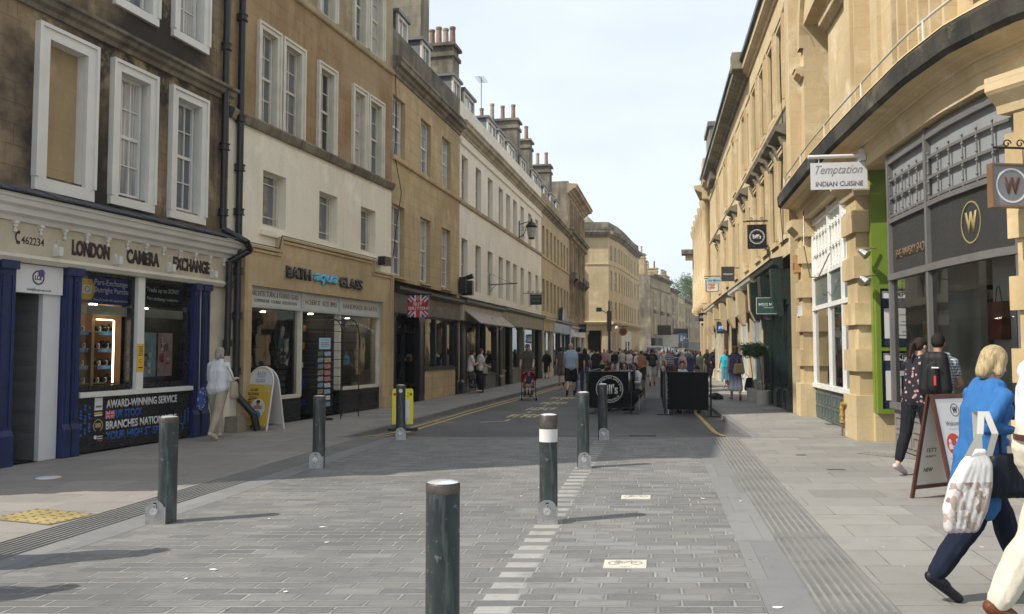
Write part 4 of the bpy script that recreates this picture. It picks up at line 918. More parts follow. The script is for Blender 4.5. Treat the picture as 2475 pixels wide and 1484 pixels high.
for a, b, zs_ in ((ga, d0, .55), (d1, gb, .62)):
    mb = MB()
    for q in ((a, a + .06, zs_, 2.52), (b - .06, b, zs_, 2.52), (a + .06, b - .06, zs_ - .02, zs_ + .06)): mb.box(q[0], q[1], -.16, .0, q[2], q[3], F2)
    mb.build('shop_window_frame', CREAM, b2); pane(F2, a + .06, b - .06, zs_ + .06, 2.52, b2, n=-.1); bx(F2, a + .02, b - .02, -.15, .0, 0.02, zs_ - .03, SIGNB, b2, 'stallriser'); panels(F2, a + .1, b - .1, .12, zs_ - .12, BLACK, b2, 0, 2)
GC = [paint('glass_teal', (.05, .25, .3), .1), paint('glass_amber', (.35, .15, .03), .1), paint('glass_clear', (.4, .45, .45), .1), paint('dim_blue', (.02, .05, .2), .3)]
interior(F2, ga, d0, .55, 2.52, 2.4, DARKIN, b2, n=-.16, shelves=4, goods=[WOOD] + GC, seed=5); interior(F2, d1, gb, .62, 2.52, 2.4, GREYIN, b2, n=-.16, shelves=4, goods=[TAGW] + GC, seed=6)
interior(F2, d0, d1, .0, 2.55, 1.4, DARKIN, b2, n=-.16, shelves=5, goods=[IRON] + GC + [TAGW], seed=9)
for i, x in enumerate((.25, .62)): bx(F2, d0 + (d1 - d0) * x, d0 + (d1 - d0) * x + .05, -.9, -.85, 0, 2.5, CREAM if i else IRON, b2, 'door_frame')
mb = MB(); c_ = F2(ga + .45, -.35, 2.3); mb.ball(c_, .06, 10); mb.build('lamp_bulb', emis('warm_bulb', (1, .85, .6), 14), b2)
ARC = 'MADE WITH LOVE. GIVE WITH LOVE'
for i, chh in enumerate(ARC):
    if chh == ' ': continue
    k = i / (len(ARC) - 1); s = d1 + .15 + (gb - d1 - .3) * k; z = 2.18 + .16 * math.sin(math.pi * k) - .06 * k; text(chh, SIGNW, FM(F2, s, -.095, z) @ Matrix.Rotation(R(28 - 56 * k), 4, 'Z'), None, .085, b2, ext=0)
bx(F2, s2(903), s2(919), .11, .32, 3.98, 4.22, IRON, b2, 'alarm_box')
mb = MB(); M = FM(F2, m0, .17, zB); mb.tube([F2(e0, .17, zA + .02), F2(m0 - .1, .17, zA + .03), F2(m0, .17, zB + .02), F2(m1 - .3, .17, zB + .03), F2(m1, .17, zB + .02)], .012, 5); mb.build('cable', IRON, b2)
bx(F2, s2(556, .02), e0 - .01, -.02, .015, .0, z1s - .15, RENDER, b2, 'render_strip')
# ------------------------------------------------------------------ L3: tan house with black shop
def simple_windows(F, cols, z0, z1, parent, fr=None, st=None, depth=.22, cols_=2, rows=4, sill=None, pn=None, seed=2, lite=False):
    q = random.Random(seed)
    for a, b in cols:
        window(F, a + .03, b - .03, z0, z1, fr or WHITE, pn or q.choice([PANE, PANE_C, PANE_C]), parent, cols=cols_, rows=rows, set_=depth - .08, fw=.05, sill=sill)
def colpx(F, L, w=None):
    r = []
    for ua, ub in L:
        a, b = F.S(ua), F.S(ub)
        if w: a = a if not w else (a + b) / 2 - w / 2; b = a + w
        r.append((a, b))
    return r
F3 = Fac([(-3.52, 23.34), (-1.98, 30.2)]); s3 = F3.S
b3 = thing('town_house', 'tan stone house with three plain sash bays above the black shopfront with the flag sign', 'building', (-3.52, 23.34, 0), 'stone houses lining the street')
c3 = [(s3(948) , s3(972)), (s3(1016), s3(1037)), (s3(1068), s3(1086))]; c3 = [((a + b) / 2 - .52, (a + b) / 2 + .52) for a, b in c3]
zst = zat(F3, 944, 375); ztop2, ztop1, zbt1 = zat(F3, 953, 229), zat(F3, 953, 492), zat(F3, 953, 664)
h3 = [(a, b, zst + .12, ztop2, .3) for a, b in c3] + [(a, b, zbt1, ztop1, .3) for a, b in c3]
wall(F3, 3.7, 10.0, h3, ST_L3, b3, name='wall')
for a, b, c, d, _ in h3: window(F3, a + .04, b - .04, c, d, WHITE, PANE_C, b3, cols=2, rows=4, set_=.13, fw=.06, sill=ST_L3 if c < 5 else None)
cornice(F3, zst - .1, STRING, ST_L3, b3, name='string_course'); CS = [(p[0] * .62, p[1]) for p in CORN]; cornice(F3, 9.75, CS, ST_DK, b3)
wall(F3, 10.3, 11.15, [], ST_DK, b3, name='parapet', body=.35); mansard(F3, 10.5, 13.2, -.4, 1.6, b3)
for ua, ub in ((952, 977), (1012, 1033), (1090, 1109)):
    a, b = s3(ua, -.5), s3(ub, -.5); dormer(F3, a, b, 11.0, 12.75, -.5, b3)
chimney(F3, s3(1012, -.6), s3(1012, -.6) + .9, -1.9, -.6, 11, 15.6, ST_DK, 3, b3, POT); chimney(F3, s3(1093, -.6) - .1, s3(1093, -.6) + .8, -1.75, -.6, 11, 13.8, ST_DK, 4, b3, POT, .85)
def shopfront(F, s0, s1, parent, frm, zf0, zf1, z1, bays, stall, fmat=None, dark=None, n=.0, goods=None, seed=1, depth=2.0, fasn=.12, cprof=CORN_S, pier=None, pw=.28):
    """timber shopfront: end pilasters, fascia and cornice, mullions, stallriser, glass, recess behind"""
    for a in (s0, s1 - pw): pil(F, a, a + pw, 0, zf0, pier or frm, parent, n)
    bx(F, s0, s1, -.15, fasn, zf0 + .001, zf1, fmat or frm, parent, 'fascia'); cornice(F, zf1, cprof, frm, parent, s0 - .05, s1 + .05, 'shop_cornice', n0=fasn)
    a0, b0 = s0 + pw, s1 - pw
    tot = sum(x[0] for x in bays); x = a0; q = random.Random(seed)
    for w, kind in bays:
        a, b = x, x + (b0 - a0) * w / tot; x = b
        if kind == 'w':
            mb = MB(); f = .05
            for r in ((a, a + f, stall, zf0), (b - f, b, stall, zf0), (a + f, b - f, stall, stall + f), (a + f, b - f, zf0 - f, zf0)): mb.box(r[0], r[1], -.14, .0, r[2], r[3], F)
            mb.build('shop_window_frame', frm, parent); pane(F, a + f, b - f, stall + f, zf0 - f, parent, n=-.08); bx(F, a + .001, b - .001, -.14, .02, .0, stall - .02, dark or frm, parent, 'stallriser'); bx(F, a, b, -.13, .07, stall - .06, stall - .001, frm, parent, 'window_sill')
        elif kind == 'd':
            mb = MB(); f = .07
            for r in ((a, a + f, 0, zf0), (b - f, b, 0, zf0), (a + f, b - f, 2.25, 2.32)): mb.box(r[0], r[1], -.55, -.45, r[2], r[3], F)
            mb.build('shop_door_frame', frm, parent); dm = MB(); dm.box(a + f, b - f, -.52, -.47, .05, .75, F); dm.box(a + f, a + f + .1, -.52, -.47, .75, 2.24, F); dm.box(b - f - .1, b - f, -.52, -.47, .75, 2.24, F); dm.box(a + f + .1, b - f - .1, -.52, -.47, 2.12, 2.24, F); dm.build('shop_door', frm, parent); pane(F, a + f + .1, b - f - .1, .75, 2.12, parent, n=-.49, name='door_glass')
        else: bx(F, a, b, -.12, .03, 0, zf0, frm, parent, 'panel'); panels(F, a, b, .2, zf0 - .2, frm, parent, .03, 1)
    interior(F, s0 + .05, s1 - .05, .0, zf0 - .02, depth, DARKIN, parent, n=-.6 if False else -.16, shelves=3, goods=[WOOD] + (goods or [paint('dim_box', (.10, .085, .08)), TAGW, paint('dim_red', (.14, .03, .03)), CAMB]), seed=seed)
WDK = paint('weathered_grey_timber', (.13, .115, .09), .7, var=.3, sc=3)
wall(F3, 0, 3.701, [(.02, F3.len - .25, 0, 3.68, .5)], ST_L3, b3, name='wall_base', top=False)
shopfront(F3, .03, F3.len - .26, b3, BLACK, 2.72, 3.30, 3.6, [(1.9, 'd'), (.5, 'p'), (1.1, 'w'), (1.1, 'w'), (.9, 'w')], 1.02, fmat=WDK, dark=ST_L3, seed=11)
marks(F3, s3(1044), s3(1092), 3.0, .2, .121, paint('faded_letter', (.24, .21, .16), .8), b3)
pn = b3
mb = MB(); a_, b_ = s3(1010), s3(1100)

# ------------------------------------------------------------------ L4: long cream terrace
F4 = Fac([(-1.98, 30.2), (-1.36, 33.1), (-.72, 36.0), (-.1, 38.9), (.5, 41.7), (1.1, 44.5), (1.73, 47.4)], curved=True); s4 = F4.S
b4 = thing('terrace', 'long cream painted terrace of nine window bays with dormers along its parapet', 'building', (-1.98, 30.2, 0), 'stone houses lining the street')
px4 = [(1115, 1129), (1150, 1161), (1179, 1190), (1206, 1215), (1225, 1232), (1242, 1248), (1259, 1266), (1278, 1284), (1295, 1301)]
c4 = [((s4(a) + s4(b)) / 2) for a, b in px4]; c4 = [(c - .45, c + .45) for c in c4]
z4s = zat(F4, 1107, 484); t2, t1, q1 = zat(F4, 1120, 376), zat(F4, 1120, 576), zat(F4, 1130, 700)
h4 = [(a, b, z4s + .12, t2, .24) for a, b in c4] + [(a, b, q1, t1, .24) for a, b in c4]
wall(F4, 3.7, 9.9, h4, RENDER2, b4)
for i, (a, b, c, d, _) in enumerate(h4): window(F4, a + .03, b - .03, c, d, OLDTRIM, [PANE, PANE_B, PANE_C][i % 3], b4, cols=2, rows=4, set_=.16, fw=.05)
cornice(F4, z4s - .08, STRING, ST_L2b, b4, name='string_course'); cornice(F4, 9.45, STRING, RENDER2, b4, name='string_course')
cornice(F4, 9.85, CS, stone('cream_cornice_stained', (.52, .46, .34), (.42, .36, .26), (.12, .1, .08), .4, bw=1.2, bh=2, mort=.004, streak=.6), b4)
wall(F4, 10.3, 11.15, [], RENDER2, b4, name='parapet', body=.35); mansard(F4, 10.5, 13.0, -.4, 1.7, b4)
for ua, ub in ((1117, 1143), (1176, 1196), (1203, 1217), (1226, 1243), (1257, 1270), (1285, 1302)):
    a = s4(ua, -.5); b = s4(ub, -.5); dormer(F4, a, max(b, a + .9), 11.0, 12.7, -.5, b4)
cs = s4(1180, -2.5); 
for uu, w_, hh, nn in ((1249, 2.4, 14.3, 4), (1280, 1.7, 14.1, 3), (1329, 1.8, 14.2, 3)): chimney(F4, s4(uu, -.6), s4(uu, -.6) + 1.0, -.6 - w_, -.6, 10.5, hh, ST_DK, nn, b4, [POT[1], POT[2], POT[1]], .95)
wall(F4, 0, 3.701, [(.05, F4.len - .05, 0, 3.68, .5)], RENDER2, b4, name='wall_base', top=False, body=6)
x1, x2, x3 = s4(1208), s4(1262), F4.len - .1
shopfront(F4, .1, x1, b4, BLACK, 2.75, 3.35, 3.7, [(.6, 'p'), (2.0, 'w'), (1.0, 'd'), (1.7, 'w'), (.6, 'p')], .62, fmat=paint('pale_fascia', (.42, .37, .30), .6, var=.25), dark=paint('slate_grey_tile', (.10, .10, .10), .4), seed=12)
o_ = MB(); o_.prof([(.13, 3.1), (.75, 2.62), (.77, 2.66), (.13, 3.16)], .35, x1 - .2, F4, seg=.5); o_.build('awning', paint('faded_awning', (.36, .31, .26), .8, var=.2), b4)
shopfront(F4, x1 + .02, x2, b4, OLIVE, 2.8, 3.42, 3.7, [(.5, 'w'), (1.1, 'd'), (1.4, 'w')], .7, fmat=paint('olive_fascia', (.20, .19, .12), .5, var=.15), seed=13)
shopfront(F4, x2 + .02, x3, b4, OLIVE, 2.8, 3.42, 3.7, [(2.2, 'w'), (1.2, 'd')], .7, fmat=paint('olive_fascia', (.20, .19, .12)), seed=14)
gold = paint('dull_gold_letter', (.32, .27, .13), .5)
marks(F4, x1 + .6, x2 - .9, 3.12, .3, .121, gold, b4); marks(F4, x2 + .6, x3 - 1.2, 3.12, .26, .121, gold, b4)

# ------------------------------------------------------------------ L5: plain honey stone, L6: ornate bracketed house
F5 = Fac([(1.73, 47.4), (4.19, 59.3)]); s5 = F5.S
b5 = thing('terrace', 'unpainted honey stone stretch of terrace beyond the wall lantern above dark shopfronts', 'building', (1.73, 47.4, 0), 'stone houses lining the street')
c5 = [F5.len * (i + .5) / 8 for i in range(8)]; c5 = [(c - .42, c + .42) for c in c5]
h5 = [(a, b, z4s + .1, t2, .22) for a, b in c5] + [(a, b, q1, t1, .22) for a, b in c5]
wall(F5, 3.7, 9.9, h5, ST_L5, b5); 
for i, (a, b, c, d, _) in enumerate(h5): window(F5, a + .03, b - .03, c, d, CREAM, [PANE, PANE_C, PANE_B][i % 3], b5, cols=2, rows=4, set_=.14, fw=.05)
cornice(F5, z4s - .08, STRING, ST_L5, b5, name='string_course'); cornice(F5, 9.85, CS, ST_DK, b5); wall(F5, 10.3, 11.1, [], ST_L2b, b5, name='parapet', body=.35); mansard(F5, 10.5, 12.9, -.4, 1.7, b5)
for i in range(4): s = 1.2 + i * 2.6; dormer(F5, s, s + 1.3, 11.0, 12.6, -.5, b5)
wall(F5, 0, 3.701, [(.05, F5.len - .05, 0, 3.68, .5)], ST_L5, b5, name='wall_base', top=False)
shopfront(F5, .1, 4.0, b5, CREAM, 2.8, 3.4, 3.7, [(1.0, 'd'), (1.6, 'w')], .6, fmat=ST_L5, seed=15); shopfront(F5, 4.1, F5.len - .1, b5, DGREEN, 2.8, 3.42, 3.7, [(1.8, 'w'), (1, 'd'), (1.8, 'w'), (1.8, 'w')], .6, seed=16)
mb = MB(); P = [(6.6, 3.6)] + [(7.4 + .8 * math.cos(R(180 - i * 18)), 3.75 + .8 * math.sin(R(180 - i * 18))) for i in range(11)] + [(8.2, 3.6)]; mb.poly(P, .05, .3, F5); mb.build('arched_pediment', DGREEN, b5)
F6 = Fac([(4.19, 59.3), (6.24, 69.5)])
b6 = thing('ornate_house', 'taller ruddy stone house with bracketed top cornice and slab-sided attic where the left terrace ends', 'building', (4.19, 59.3, 0))
c6 = [F6.len * (i + .5) / 4 for i in range(4)]; c6 = [(c - .5, c + .5) for c in c6]
h6 = [(a, b, 4.3, 6.7, .3) for a, b in c6] + [(a, b, 7.5, 9.7, .3) for a, b in c6] + [(a, b, 11.0, 12.7, .3) for a, b in c6]
wall(F6, 3.6, 13.4, h6, ST_L6, b6)
for i, (a, b, c, d, _) in enumerate(h6):
    w = window(F6, a + .03, b - .03, c, d, CREAM, [PANE, PANE_C][i % 2], b6, cols=2, rows=2, set_=.2, fw=.06, surround=ST_L6, sw=.16, sn=.10)
    if c < 10: mb = MB(); mb.prof([(0, d + .2), (.28, d + .3), (.3, d + .42), (0, d + .5)], a - .3, b + .3, F6); mb.build('hood', ST_L6, w)
    if 4 < c < 5: mb = MB(); mb.box(a - .35, b + .35, 0, .5, 6.98, 7.42, F6); mb.prof([(0, 6.55), (.1, 6.6), (.45, 6.97), (0, 6.97)], a - .3, a - .1, F6); mb.prof([(0, 6.55), (.1, 6.6), (.45, 6.97), (0, 6.97)], b + .1, b + .3, F6); mb.build('balcony', ST_DK, w)
cornice(F6, 10.1, CORN, ST_DK, b6, name='string_course'); cornice(F6, 13.2, [(p[0] * 1.5, p[1] * 1.3) for p in CORN], ST_L6, b6, s0=-.6, s1=F6.len + .5)
for i in range(16): s = .3 + i * .65; mb = MB(); mb.prof([(0, 9.75), (.3, 9.95), (.34, 10.09), (0, 10.09)], s, s + .22, F6); mb.build('bracket', ST_L6, b6)
bx(F6, -.03, .5, -6, -.02, 10, 14.2, ST_DK, b6, 'attic_block')
wall(F6, 0, 3.6, [(.4, F6.len - .4, 0, 3.3, .5)], WHITE, b6, name='wall_base', top=False); shopfront(F6, .42, F6.len - .42, b6, WHITE, 2.7, 3.25, 3.4, [(1.8, 'w'), (1, 'd'), (1.8, 'w')], .5, seed=17, cprof=CORN_S)
cornice(F6, 3.5, CORN_S, ST_L6, b6)

# ------------------------------------------------------------------ far side of the junction
F7 = Fac([(-16, 79.2), (9.45, 78.7)]); s7 = F7.S
F7b = Fac([(9.45, 78.7), (10.9, 82.2), (12.2, 86.5), (13.3, 90.5), (14.4, 94.4), (15.3, 97.0)], curved=True)
b7 = thing('corner_building', 'big pale stone corner building with a blank end wall and curved many-windowed side', 'building', (9.45, 78.7, 0))
H7 = 13.6; st7 = [10.25, 4.55]
ha = [(s7(1393), s7(1406), 5.0, 7.0, .3), (s7(1393), s7(1406), 7.5, 9.3, .3), (s7(1393), s7(1406), 10.6, 12.2, .3)]
wall(F7, 0, H7, ha + [(s7(1403), s7(1455), 0, 3.6, 1.6)], ST_L5, b7, body=3.0)
for a, b, c, d, _ in ha: window(F7, a + .05, b - .05, c, d, WHITE, PANE_B, b7, cols=3, rows=4, surround=ST_L5, sw=.3, sn=.15)
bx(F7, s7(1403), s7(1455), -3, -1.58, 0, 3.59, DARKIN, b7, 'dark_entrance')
mb = MB(); c = F7(s7(1414.5), -.35, 0); mb.lathe([(.42, 0), (.42, .2), (.33, .3), (.31, 1.5), (.28, 3.1), (.42, 3.3), (.42, 3.58)], c, 16); sharp(mb.build('column', ST_L5, b7))
cols7 = [.55 + i * 1.62 for i in range(9)] + [.55 + 9 * 1.62 + .9, .55 + 9 * 1.62 + 3.0]
cols7 = [c * (F7b.len - .6) / (cols7[-1] + .4) for c in cols7]
zz7 = [(10.5, 12.0), (7.5, 9.5), (4.7, 6.5)]
h7 = [(c, c + .78, z0, z1, .2) for c in cols7 for z0, z1 in zz7]
wall(F7b, 0, H7, h7, ST_L5, b7, body=.2)
for i, (a, b, c, d, _) in enumerate(h7): window(F7b, a + .02, b - .02, c, d, CREAM, [PANE, PANE_C, PANE][i % 3], b7, cols=2, rows=4, set_=.1, fw=.06)
for F_ in (F7, F7b):
    cornice(F_, H7 - .9, [(p[0] * 1.2, p[1] * 1.2) for p in CORN], ST_DK, b7); wall(F_, H7 - .3, H7 + .65, [], ST_DK, b7, name='parapet', body=.4)
    cornice(F_, 10.0, STRING, ST_L5, b7, name='string_course'); cornice(F_, 3.95, CORN, ST_L5, b7, name='string_course')
for i, (a, b) in enumerate(((1.2, 2.6), (3.2, 4.6))): bx(F7b, a, b, -.1, .02, .3, 3.5, paint('pink_grey_panel', (.33, .27, .22), .7), b7, 'shop_panel')
bx(F7b, 5.2, 12.6, -.1, .04, .02, 3.7, CREAM, b7, 'pale_shopfront')
for a in (7.6, 9.8): bx(F7b, a, a + 1.0, .0, .06, 1.0, 2.6, PANE_B, b7, 'shop_window')
mb = MB(); p = F7(s7(1402), -4, H7 + .4); mb.face([F7(s7(1380), -1, H7 + .3), F7(s7(1452), -1, H7 + .3), F7(s7(1410), -7, H7 + 3.4), F7(s7(1360), -7, H7 + 3.4)], None); mb.face([F7(s7(1452), -1, H7 + .3), F7(s7(1460), -9, H7 + .3), F7(s7(1410), -7, H7 + 3.4)], None); mb.build('slate_roof', ST_DK, b7)
# L8.. chain
F8 = Fac([(15.4, 98.6), (17.6, 99.6)]); F8b = Fac([(17.2, 99.6), (19.7, 106.0), (22.1, 112.2)])
b8 = thing('corner_building', 'mid-height stone building with shaded gable, tall chimney stacks and hooded first-floor windows', 'building', (17.2, 99.6, 0))
wall(F8b, 0, 11.0, [], ST_L2b, b8, s0=0, body=6)
HH = F8b.len; c8 = [HH * (i + .5) / 3 for i in range(3)]
for c in c8:
    for z0, z1 in ((7.0, 8.9), (3.9, 6.1)):
        window(F8b, c - .7, c + .7, z0, z1, CREAM, PANE_C, b8, cols=3, rows=3, set_=-.09, surround=ST_L5, sw=.2, sn=.14)
    bx(F8b, c - 1.1, c + 1.1, 0, .35, 6.35, 6.65, ST_DK, b8, 'hood')
cornice(F8b, 10.7, CORN, ST_DK, b8); cornice(F8b, 9.4, STRING, ST_DK, b8, name='string_course'); bx(F8b, -.02, HH, -1.2, .5, 0, 3.2, DGREEN, b8, 'dark_shopfront')
for i in range(5): bx(F8b, .4 + i * 2.5, 2.2 + i * 2.5, .5, .54, .6, 2.4, PANE_B, b8, 'shop_window')
chimney(F8b, .4, 1.3, -6.0, -.9, 9.5, 13.7, ST_L2b, 6, b8, POT, 1.0); chimney(F8b, 4.8, 5.7, -5, -1.6, 10, 13.4, ST_L2b, 4, b8, POT, 1.0); chimney(F8b, 10, 10.8, -4.6, -1.2, 10, 12.9, ST_L2b, 4, b8, POT, .9)
mb = MB(); mb.poly([(-6.2, 0), (0, 0), (0, 11), (-1.5, 11.2), (-4, 13.2), (-6.2, 13.2)], -.25, .0, lambda a, b, c: F8b(b - .02, a, c)); mb.build('gable_wall', ST_DK, b8)
F9 = Fac([(22.1, 112.2), (24.2, 117.6)]); b9 = thing('narrow_house', 'narrow brownish stone house with a dark cornice, far down the street', 'building', (22.1, 112.2, 0)); wall(F9, 0, 10.2, [], ST_L6, b9); cornice(F9, 9.8, CORN, ST_DK, b9)
for z0, z1 in ((7, 8.8), (4, 6)): window(F9, 1.6, 3.0, z0, z1, CREAM, PANE_C, b9, cols=2, rows=2, set_=-.09, surround=ST_L6, sw=.2, sn=.14)
bx(F9, .2, 5.4, -.2, .3, 0, 3.1, BLACK, b9, 'dark_shopfront')
F10 = Fac([(24.2, 117.6), (26.6, 124.0)]); b10 = thing('narrow_house', 'pale stone house front between the narrow brown house and the last low building', 'building', (24.2, 117.6, 0)); wall(F10, 0, 9.8, [], ST_L5, b10); cornice(F10, 9.5, CORN_S, ST_L5, b10)
for s in (1.6, 4.4):
    for z0, z1 in ((6.8, 8.5), (4, 5.8)): window(F10, s, s + 1.0, z0, z1, CREAM, PANE_C, b10, cols=2, rows=2, set_=-.09, surround=ST_L5, sw=.15, sn=.12)
chimney(F10, 1.6, 6.2, -3.2, -2.2, 9.5, 13.0, ST_L2b, 8, b10, [POT[2]], .9)
F11 = Fac([(26.6, 124.0), (31.5, 137), (37, 151)]); b11 = thing('far_building', 'last low stone building closing the view under the green tree', 'building', (26.6, 124, 0)); wall(F11, 0, 9.6, [], ST_L2b, b11); cornice(F11, 9.0, CORN, ST_DK, b11)
for i in range(9):
    s = 1.2 + i * 3.0
    for z0, z1 in ((6.2, 8.2), (3.5, 5.3)): window(F11, s, s + 1.1, z0, z1, CREAM, PANE, b11, cols=2, rows=2, set_=-.09, surround=ST_L2b, sw=.15, sn=.12)
bx(F11, .2, 28, -.2, .3, 0, 3.0, WDK, b11, 'shopfront_row')
# ------------------------------------------------------------------ right side. paths run from far to near so that s grows to the right as seen from the street
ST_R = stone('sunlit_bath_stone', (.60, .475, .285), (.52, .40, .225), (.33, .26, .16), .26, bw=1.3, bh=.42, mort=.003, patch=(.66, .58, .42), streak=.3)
ST_RC = stone('warm_rusticated_stone', (.58, .455, .265), (.50, .375, .195), (.22, .15, .08), .3, bw=3, bh=3, mort=.0, streak=.3)
LEADBLK = stone('blackened_ledge', (.035, .034, .03), (.11, .10, .075), (.012, .012, .012), .6, bw=2, bh=2, mort=.004, streak=.6, patch=(.19, .17, .12), bump=.9)
# R1: curved corner building
RP = [(7.32, 20.4), (6.62, 16.6), (6.32, 14.6), (6.05, 12.6), (5.86, 11.0), (5.84, 9.9), (6.0, 9.1), (6.4, 8.45), (7.0, 8.0), (7.8, 7.75), (10.5, 7.3)]
F_R1 = Fac(RP, curved=True); r1 = F_R1; sR = F_R1.S
bR1 = thing('curved_corner_building', 'curved pale stone building on the right with rusticated piers, white, green and grey shop bays', 'building', (7.32, 20.4, 0))
SW0 = 13.2
def ys(F, y):
    """arc length at which the line reaches depth y"""
    for i in range(len(F.p) - 1):
        a, b = F.p[i], F.p[i + 1]
        if (a.y - y) * (b.y - y) <= 0: return F.L[i] + (F.L[i + 1] - F.L[i]) * (a.y - y) / (a.y - b.y)
pA = (.0, .62); sB = ys(F_R1, 15.3); pB = (sB, ys(F_R1, 14.5)); sG = ys(F_R1, 13.25); sC = ys(F_R1, 9.42); pC = (sC, sC + .85); end = F_R1.len
# entablature over the shop bays
ZE = 4.84
mb = MB(); mb.prof([(-.5, ZE), (.02, ZE), (.02, ZE + .20), (.05, ZE + .22), (.05, ZE + .36), (-.5, ZE + .36)], -.1, end, F_R1, seg=.3); mb.build('architrave', ST_R, bR1)
mb = MB(); mb.prof([(-.3, ZE + .36), (.07, ZE + .36), (.10, ZE + .39), (.22, ZE + .42), (.24, ZE + .44), (.40, ZE + .455), (-.3, ZE + .455)], -.35, end, F_R1, seg=.3); mb.build('cornice_soffit', ST_R, bR1)
mb = MB(); mb.prof([(-.3, ZE + .46), (.40, ZE + .46), (.46, ZE + .52), (.48, ZE + .76), (.42, ZE + .82), (-.3, ZE + .86)], -.42, end, F_R1, seg=.3); mb.build('blackened_cornice', LEADBLK, bR1)
mb = MB(); mb.prof([(.42, ZE + .822), (.45, ZE + .825), (.44, ZE + .85), (.40, ZE + .85)], -.42, end, F_R1, seg=.3); mb.build('ledge_lip', ST_R, bR1)
ZU = ZE + .84
# upper wall with deep recesses
rec = []
def R_(u0, u1, n=0): return (F_R1.S(u0, n), F_R1.S(u1, n))
w_arch = (1.05, 3.9); w2 = (ys(F_R1, 14.6), ys(F_R1, 13.5)); w3 = (ys(F_R1, 12.6), ys(F_R1, 9.55))
holes = [(w_arch[0], w_arch[1], ZU + .02, 9.55, .9), (w2[0], w2[1], ZU + .35, 12.5, .38), (w3[0], w3[1], ZU + .3, 12.5, .22), (9.7 + 3.0, 9.7 + 5.5, ZU + .5, 12.5, .3)]
wall(F_R1, ZU - .02, 13.5, holes, ST_R, bR1, body=6, name='upper_wall')
bx(F_R1, w2[0], w2[1], -.42, -.36, ZU + .35, 12.5, ST_R, bR1, 'recess_panel', seg=.4)
# arch: spandrels filled above springing
am = sum(w_arch) / 2; ar = (w_arch[1] - w_arch[0]) / 2
mb = MB(); n_ = 18
mb2 = MB()
wall(F_R1, 9.55, 12.2, [], ST_R, bR1, s0=w_arch[0] - .001, s1=w_arch[0], body=0, name='jamb') if False else None
for i in range(n_):
    a, b = math.pi * i / n_, math.pi * (i + 1) / n_
    P = lambda t, r, nn: F_R1(am - math.cos(t) * r, nn, 9.0 + math.sin(t) * r * 1.25)
    mb.face([P(a, ar + .0, .10), P(b, ar, .10), P(b, ar + .3, .10), P(a, ar + .3, .10)]); mb.face([P(a, ar + .3, .0), P(b, ar + .3, .0), P(b, ar + .3, .1), P(a, ar + .3, .1)]); mb.face([P(a, ar, .10), P(b, ar, .10), P(b, ar, -.9), P(a, ar, -.9)])
    mb2.face([P(a, ar, -.02), P(b, ar, -.02), F_R1(am - math.cos(b) * ar * 0 - math.cos(b) * ar, -.9, 9.0 + math.sin(b) * ar * 1.25), F_R1(am - math.cos(a) * ar, -.9, 9.0 + math.sin(a) * ar * 1.25)])
mb.build('arch_moulding', ST_R, bR1)
# niche back wall with window tiers inside the arch
bx(F_R1, w_arch[0], w_arch[1], -1.0, -.88, ZU, 12.4, ST_R, bR1, 'niche_wall', seg=.5)
nb = -.86
for a, b in ((w_arch[0] + .35, w_arch[0] + .85), (w_arch[0] + 1.05, w_arch[0] + 1.8), (w_arch[0] + 2.0, w_arch[0] + 2.5)):
    mb = MB(); pn_ = MB(); z1 = 8.6 if b - a < .6 else 9.3
    for q in ((a - .1, a, ZU + .1, z1), (b, b + .1, ZU + .1, z1), (a - .16, b + .16, z1, z1 + .16)): mb.box(q[0], q[1], nb, nb + .2, q[2], q[3], F_R1)
    w = mb.build('window', ST_R, bR1); pn_.face([F_R1(a, nb + .03, ZU + .1), F_R1(b, nb + .03, ZU + .1), F_R1(b, nb + .03, z1), F_R1(a, nb + .03, z1)], None); pn_.build('pane', PANE_C, w)
def pilaster(F, a, b, z0, z1, n, mat, parent, cap=True):
    mb = MB(); mb.box(a, b, -.02, n, z0, z1, F); mb.box(a - .05, b + .05, -.02, n + .06, z0, z0 + .25, F)
    if cap: mb.prof([(0, z1 - .02), (n, z1 - .02), (n + .1, z1 + .1), (n + .14, z1 + .2), (n + .26, z1 + .3), (n + .26, z1 + .42), (0, z1 + .45)], a - .12, b + .12, F, seg=.4)
    return mb.build('pilaster', mat, parent)
pilaster(F_R1, .0, .62, ZU, 11.6, .28, ST_R, bR1); cornice(F_R1, 8.3, [(p[0] + .02, p[1]) for p in CORN_S], ST_R, bR1, -.05, w_arch[0] - .0, name='impost'); cornice(F_R1, 8.3, [(p[0] + .02, p[1]) for p in CORN_S], ST_R, bR1, w_arch[1], w2[0] - .1, name='impost')
for a, b in ((w2[0] - .42, w2[0] - .05), (w2[1] + .05, w2[1] + .42)): bx(F_R1, a, b, 0, .07, ZU, 12.6, ST_R, bR1, 'flat_pilaster')
# ribbed recess and tall window
x = w3[0]; bx(F_R1, w3[0], w3[1], -.30, -.21, ZU + .3, 12.5, ST_RC, bR1, 'recess_panel', seg=.4)
for i in range(6):
    a = w3[0] + .1 + i * .42
    if a < w3[1] - .9: bx(F_R1, a, a + .07, -.22, -.04, ZU + .3, 12.5, ST_R, bR1, 'rib')
a, b = w3[1] - .78, w3[1] - .14
window(F_R1, a, b, ZU + .5, 8.6, WHITE, PANE, bR1, cols=1, rows=2, set_=.1, fw=.06)
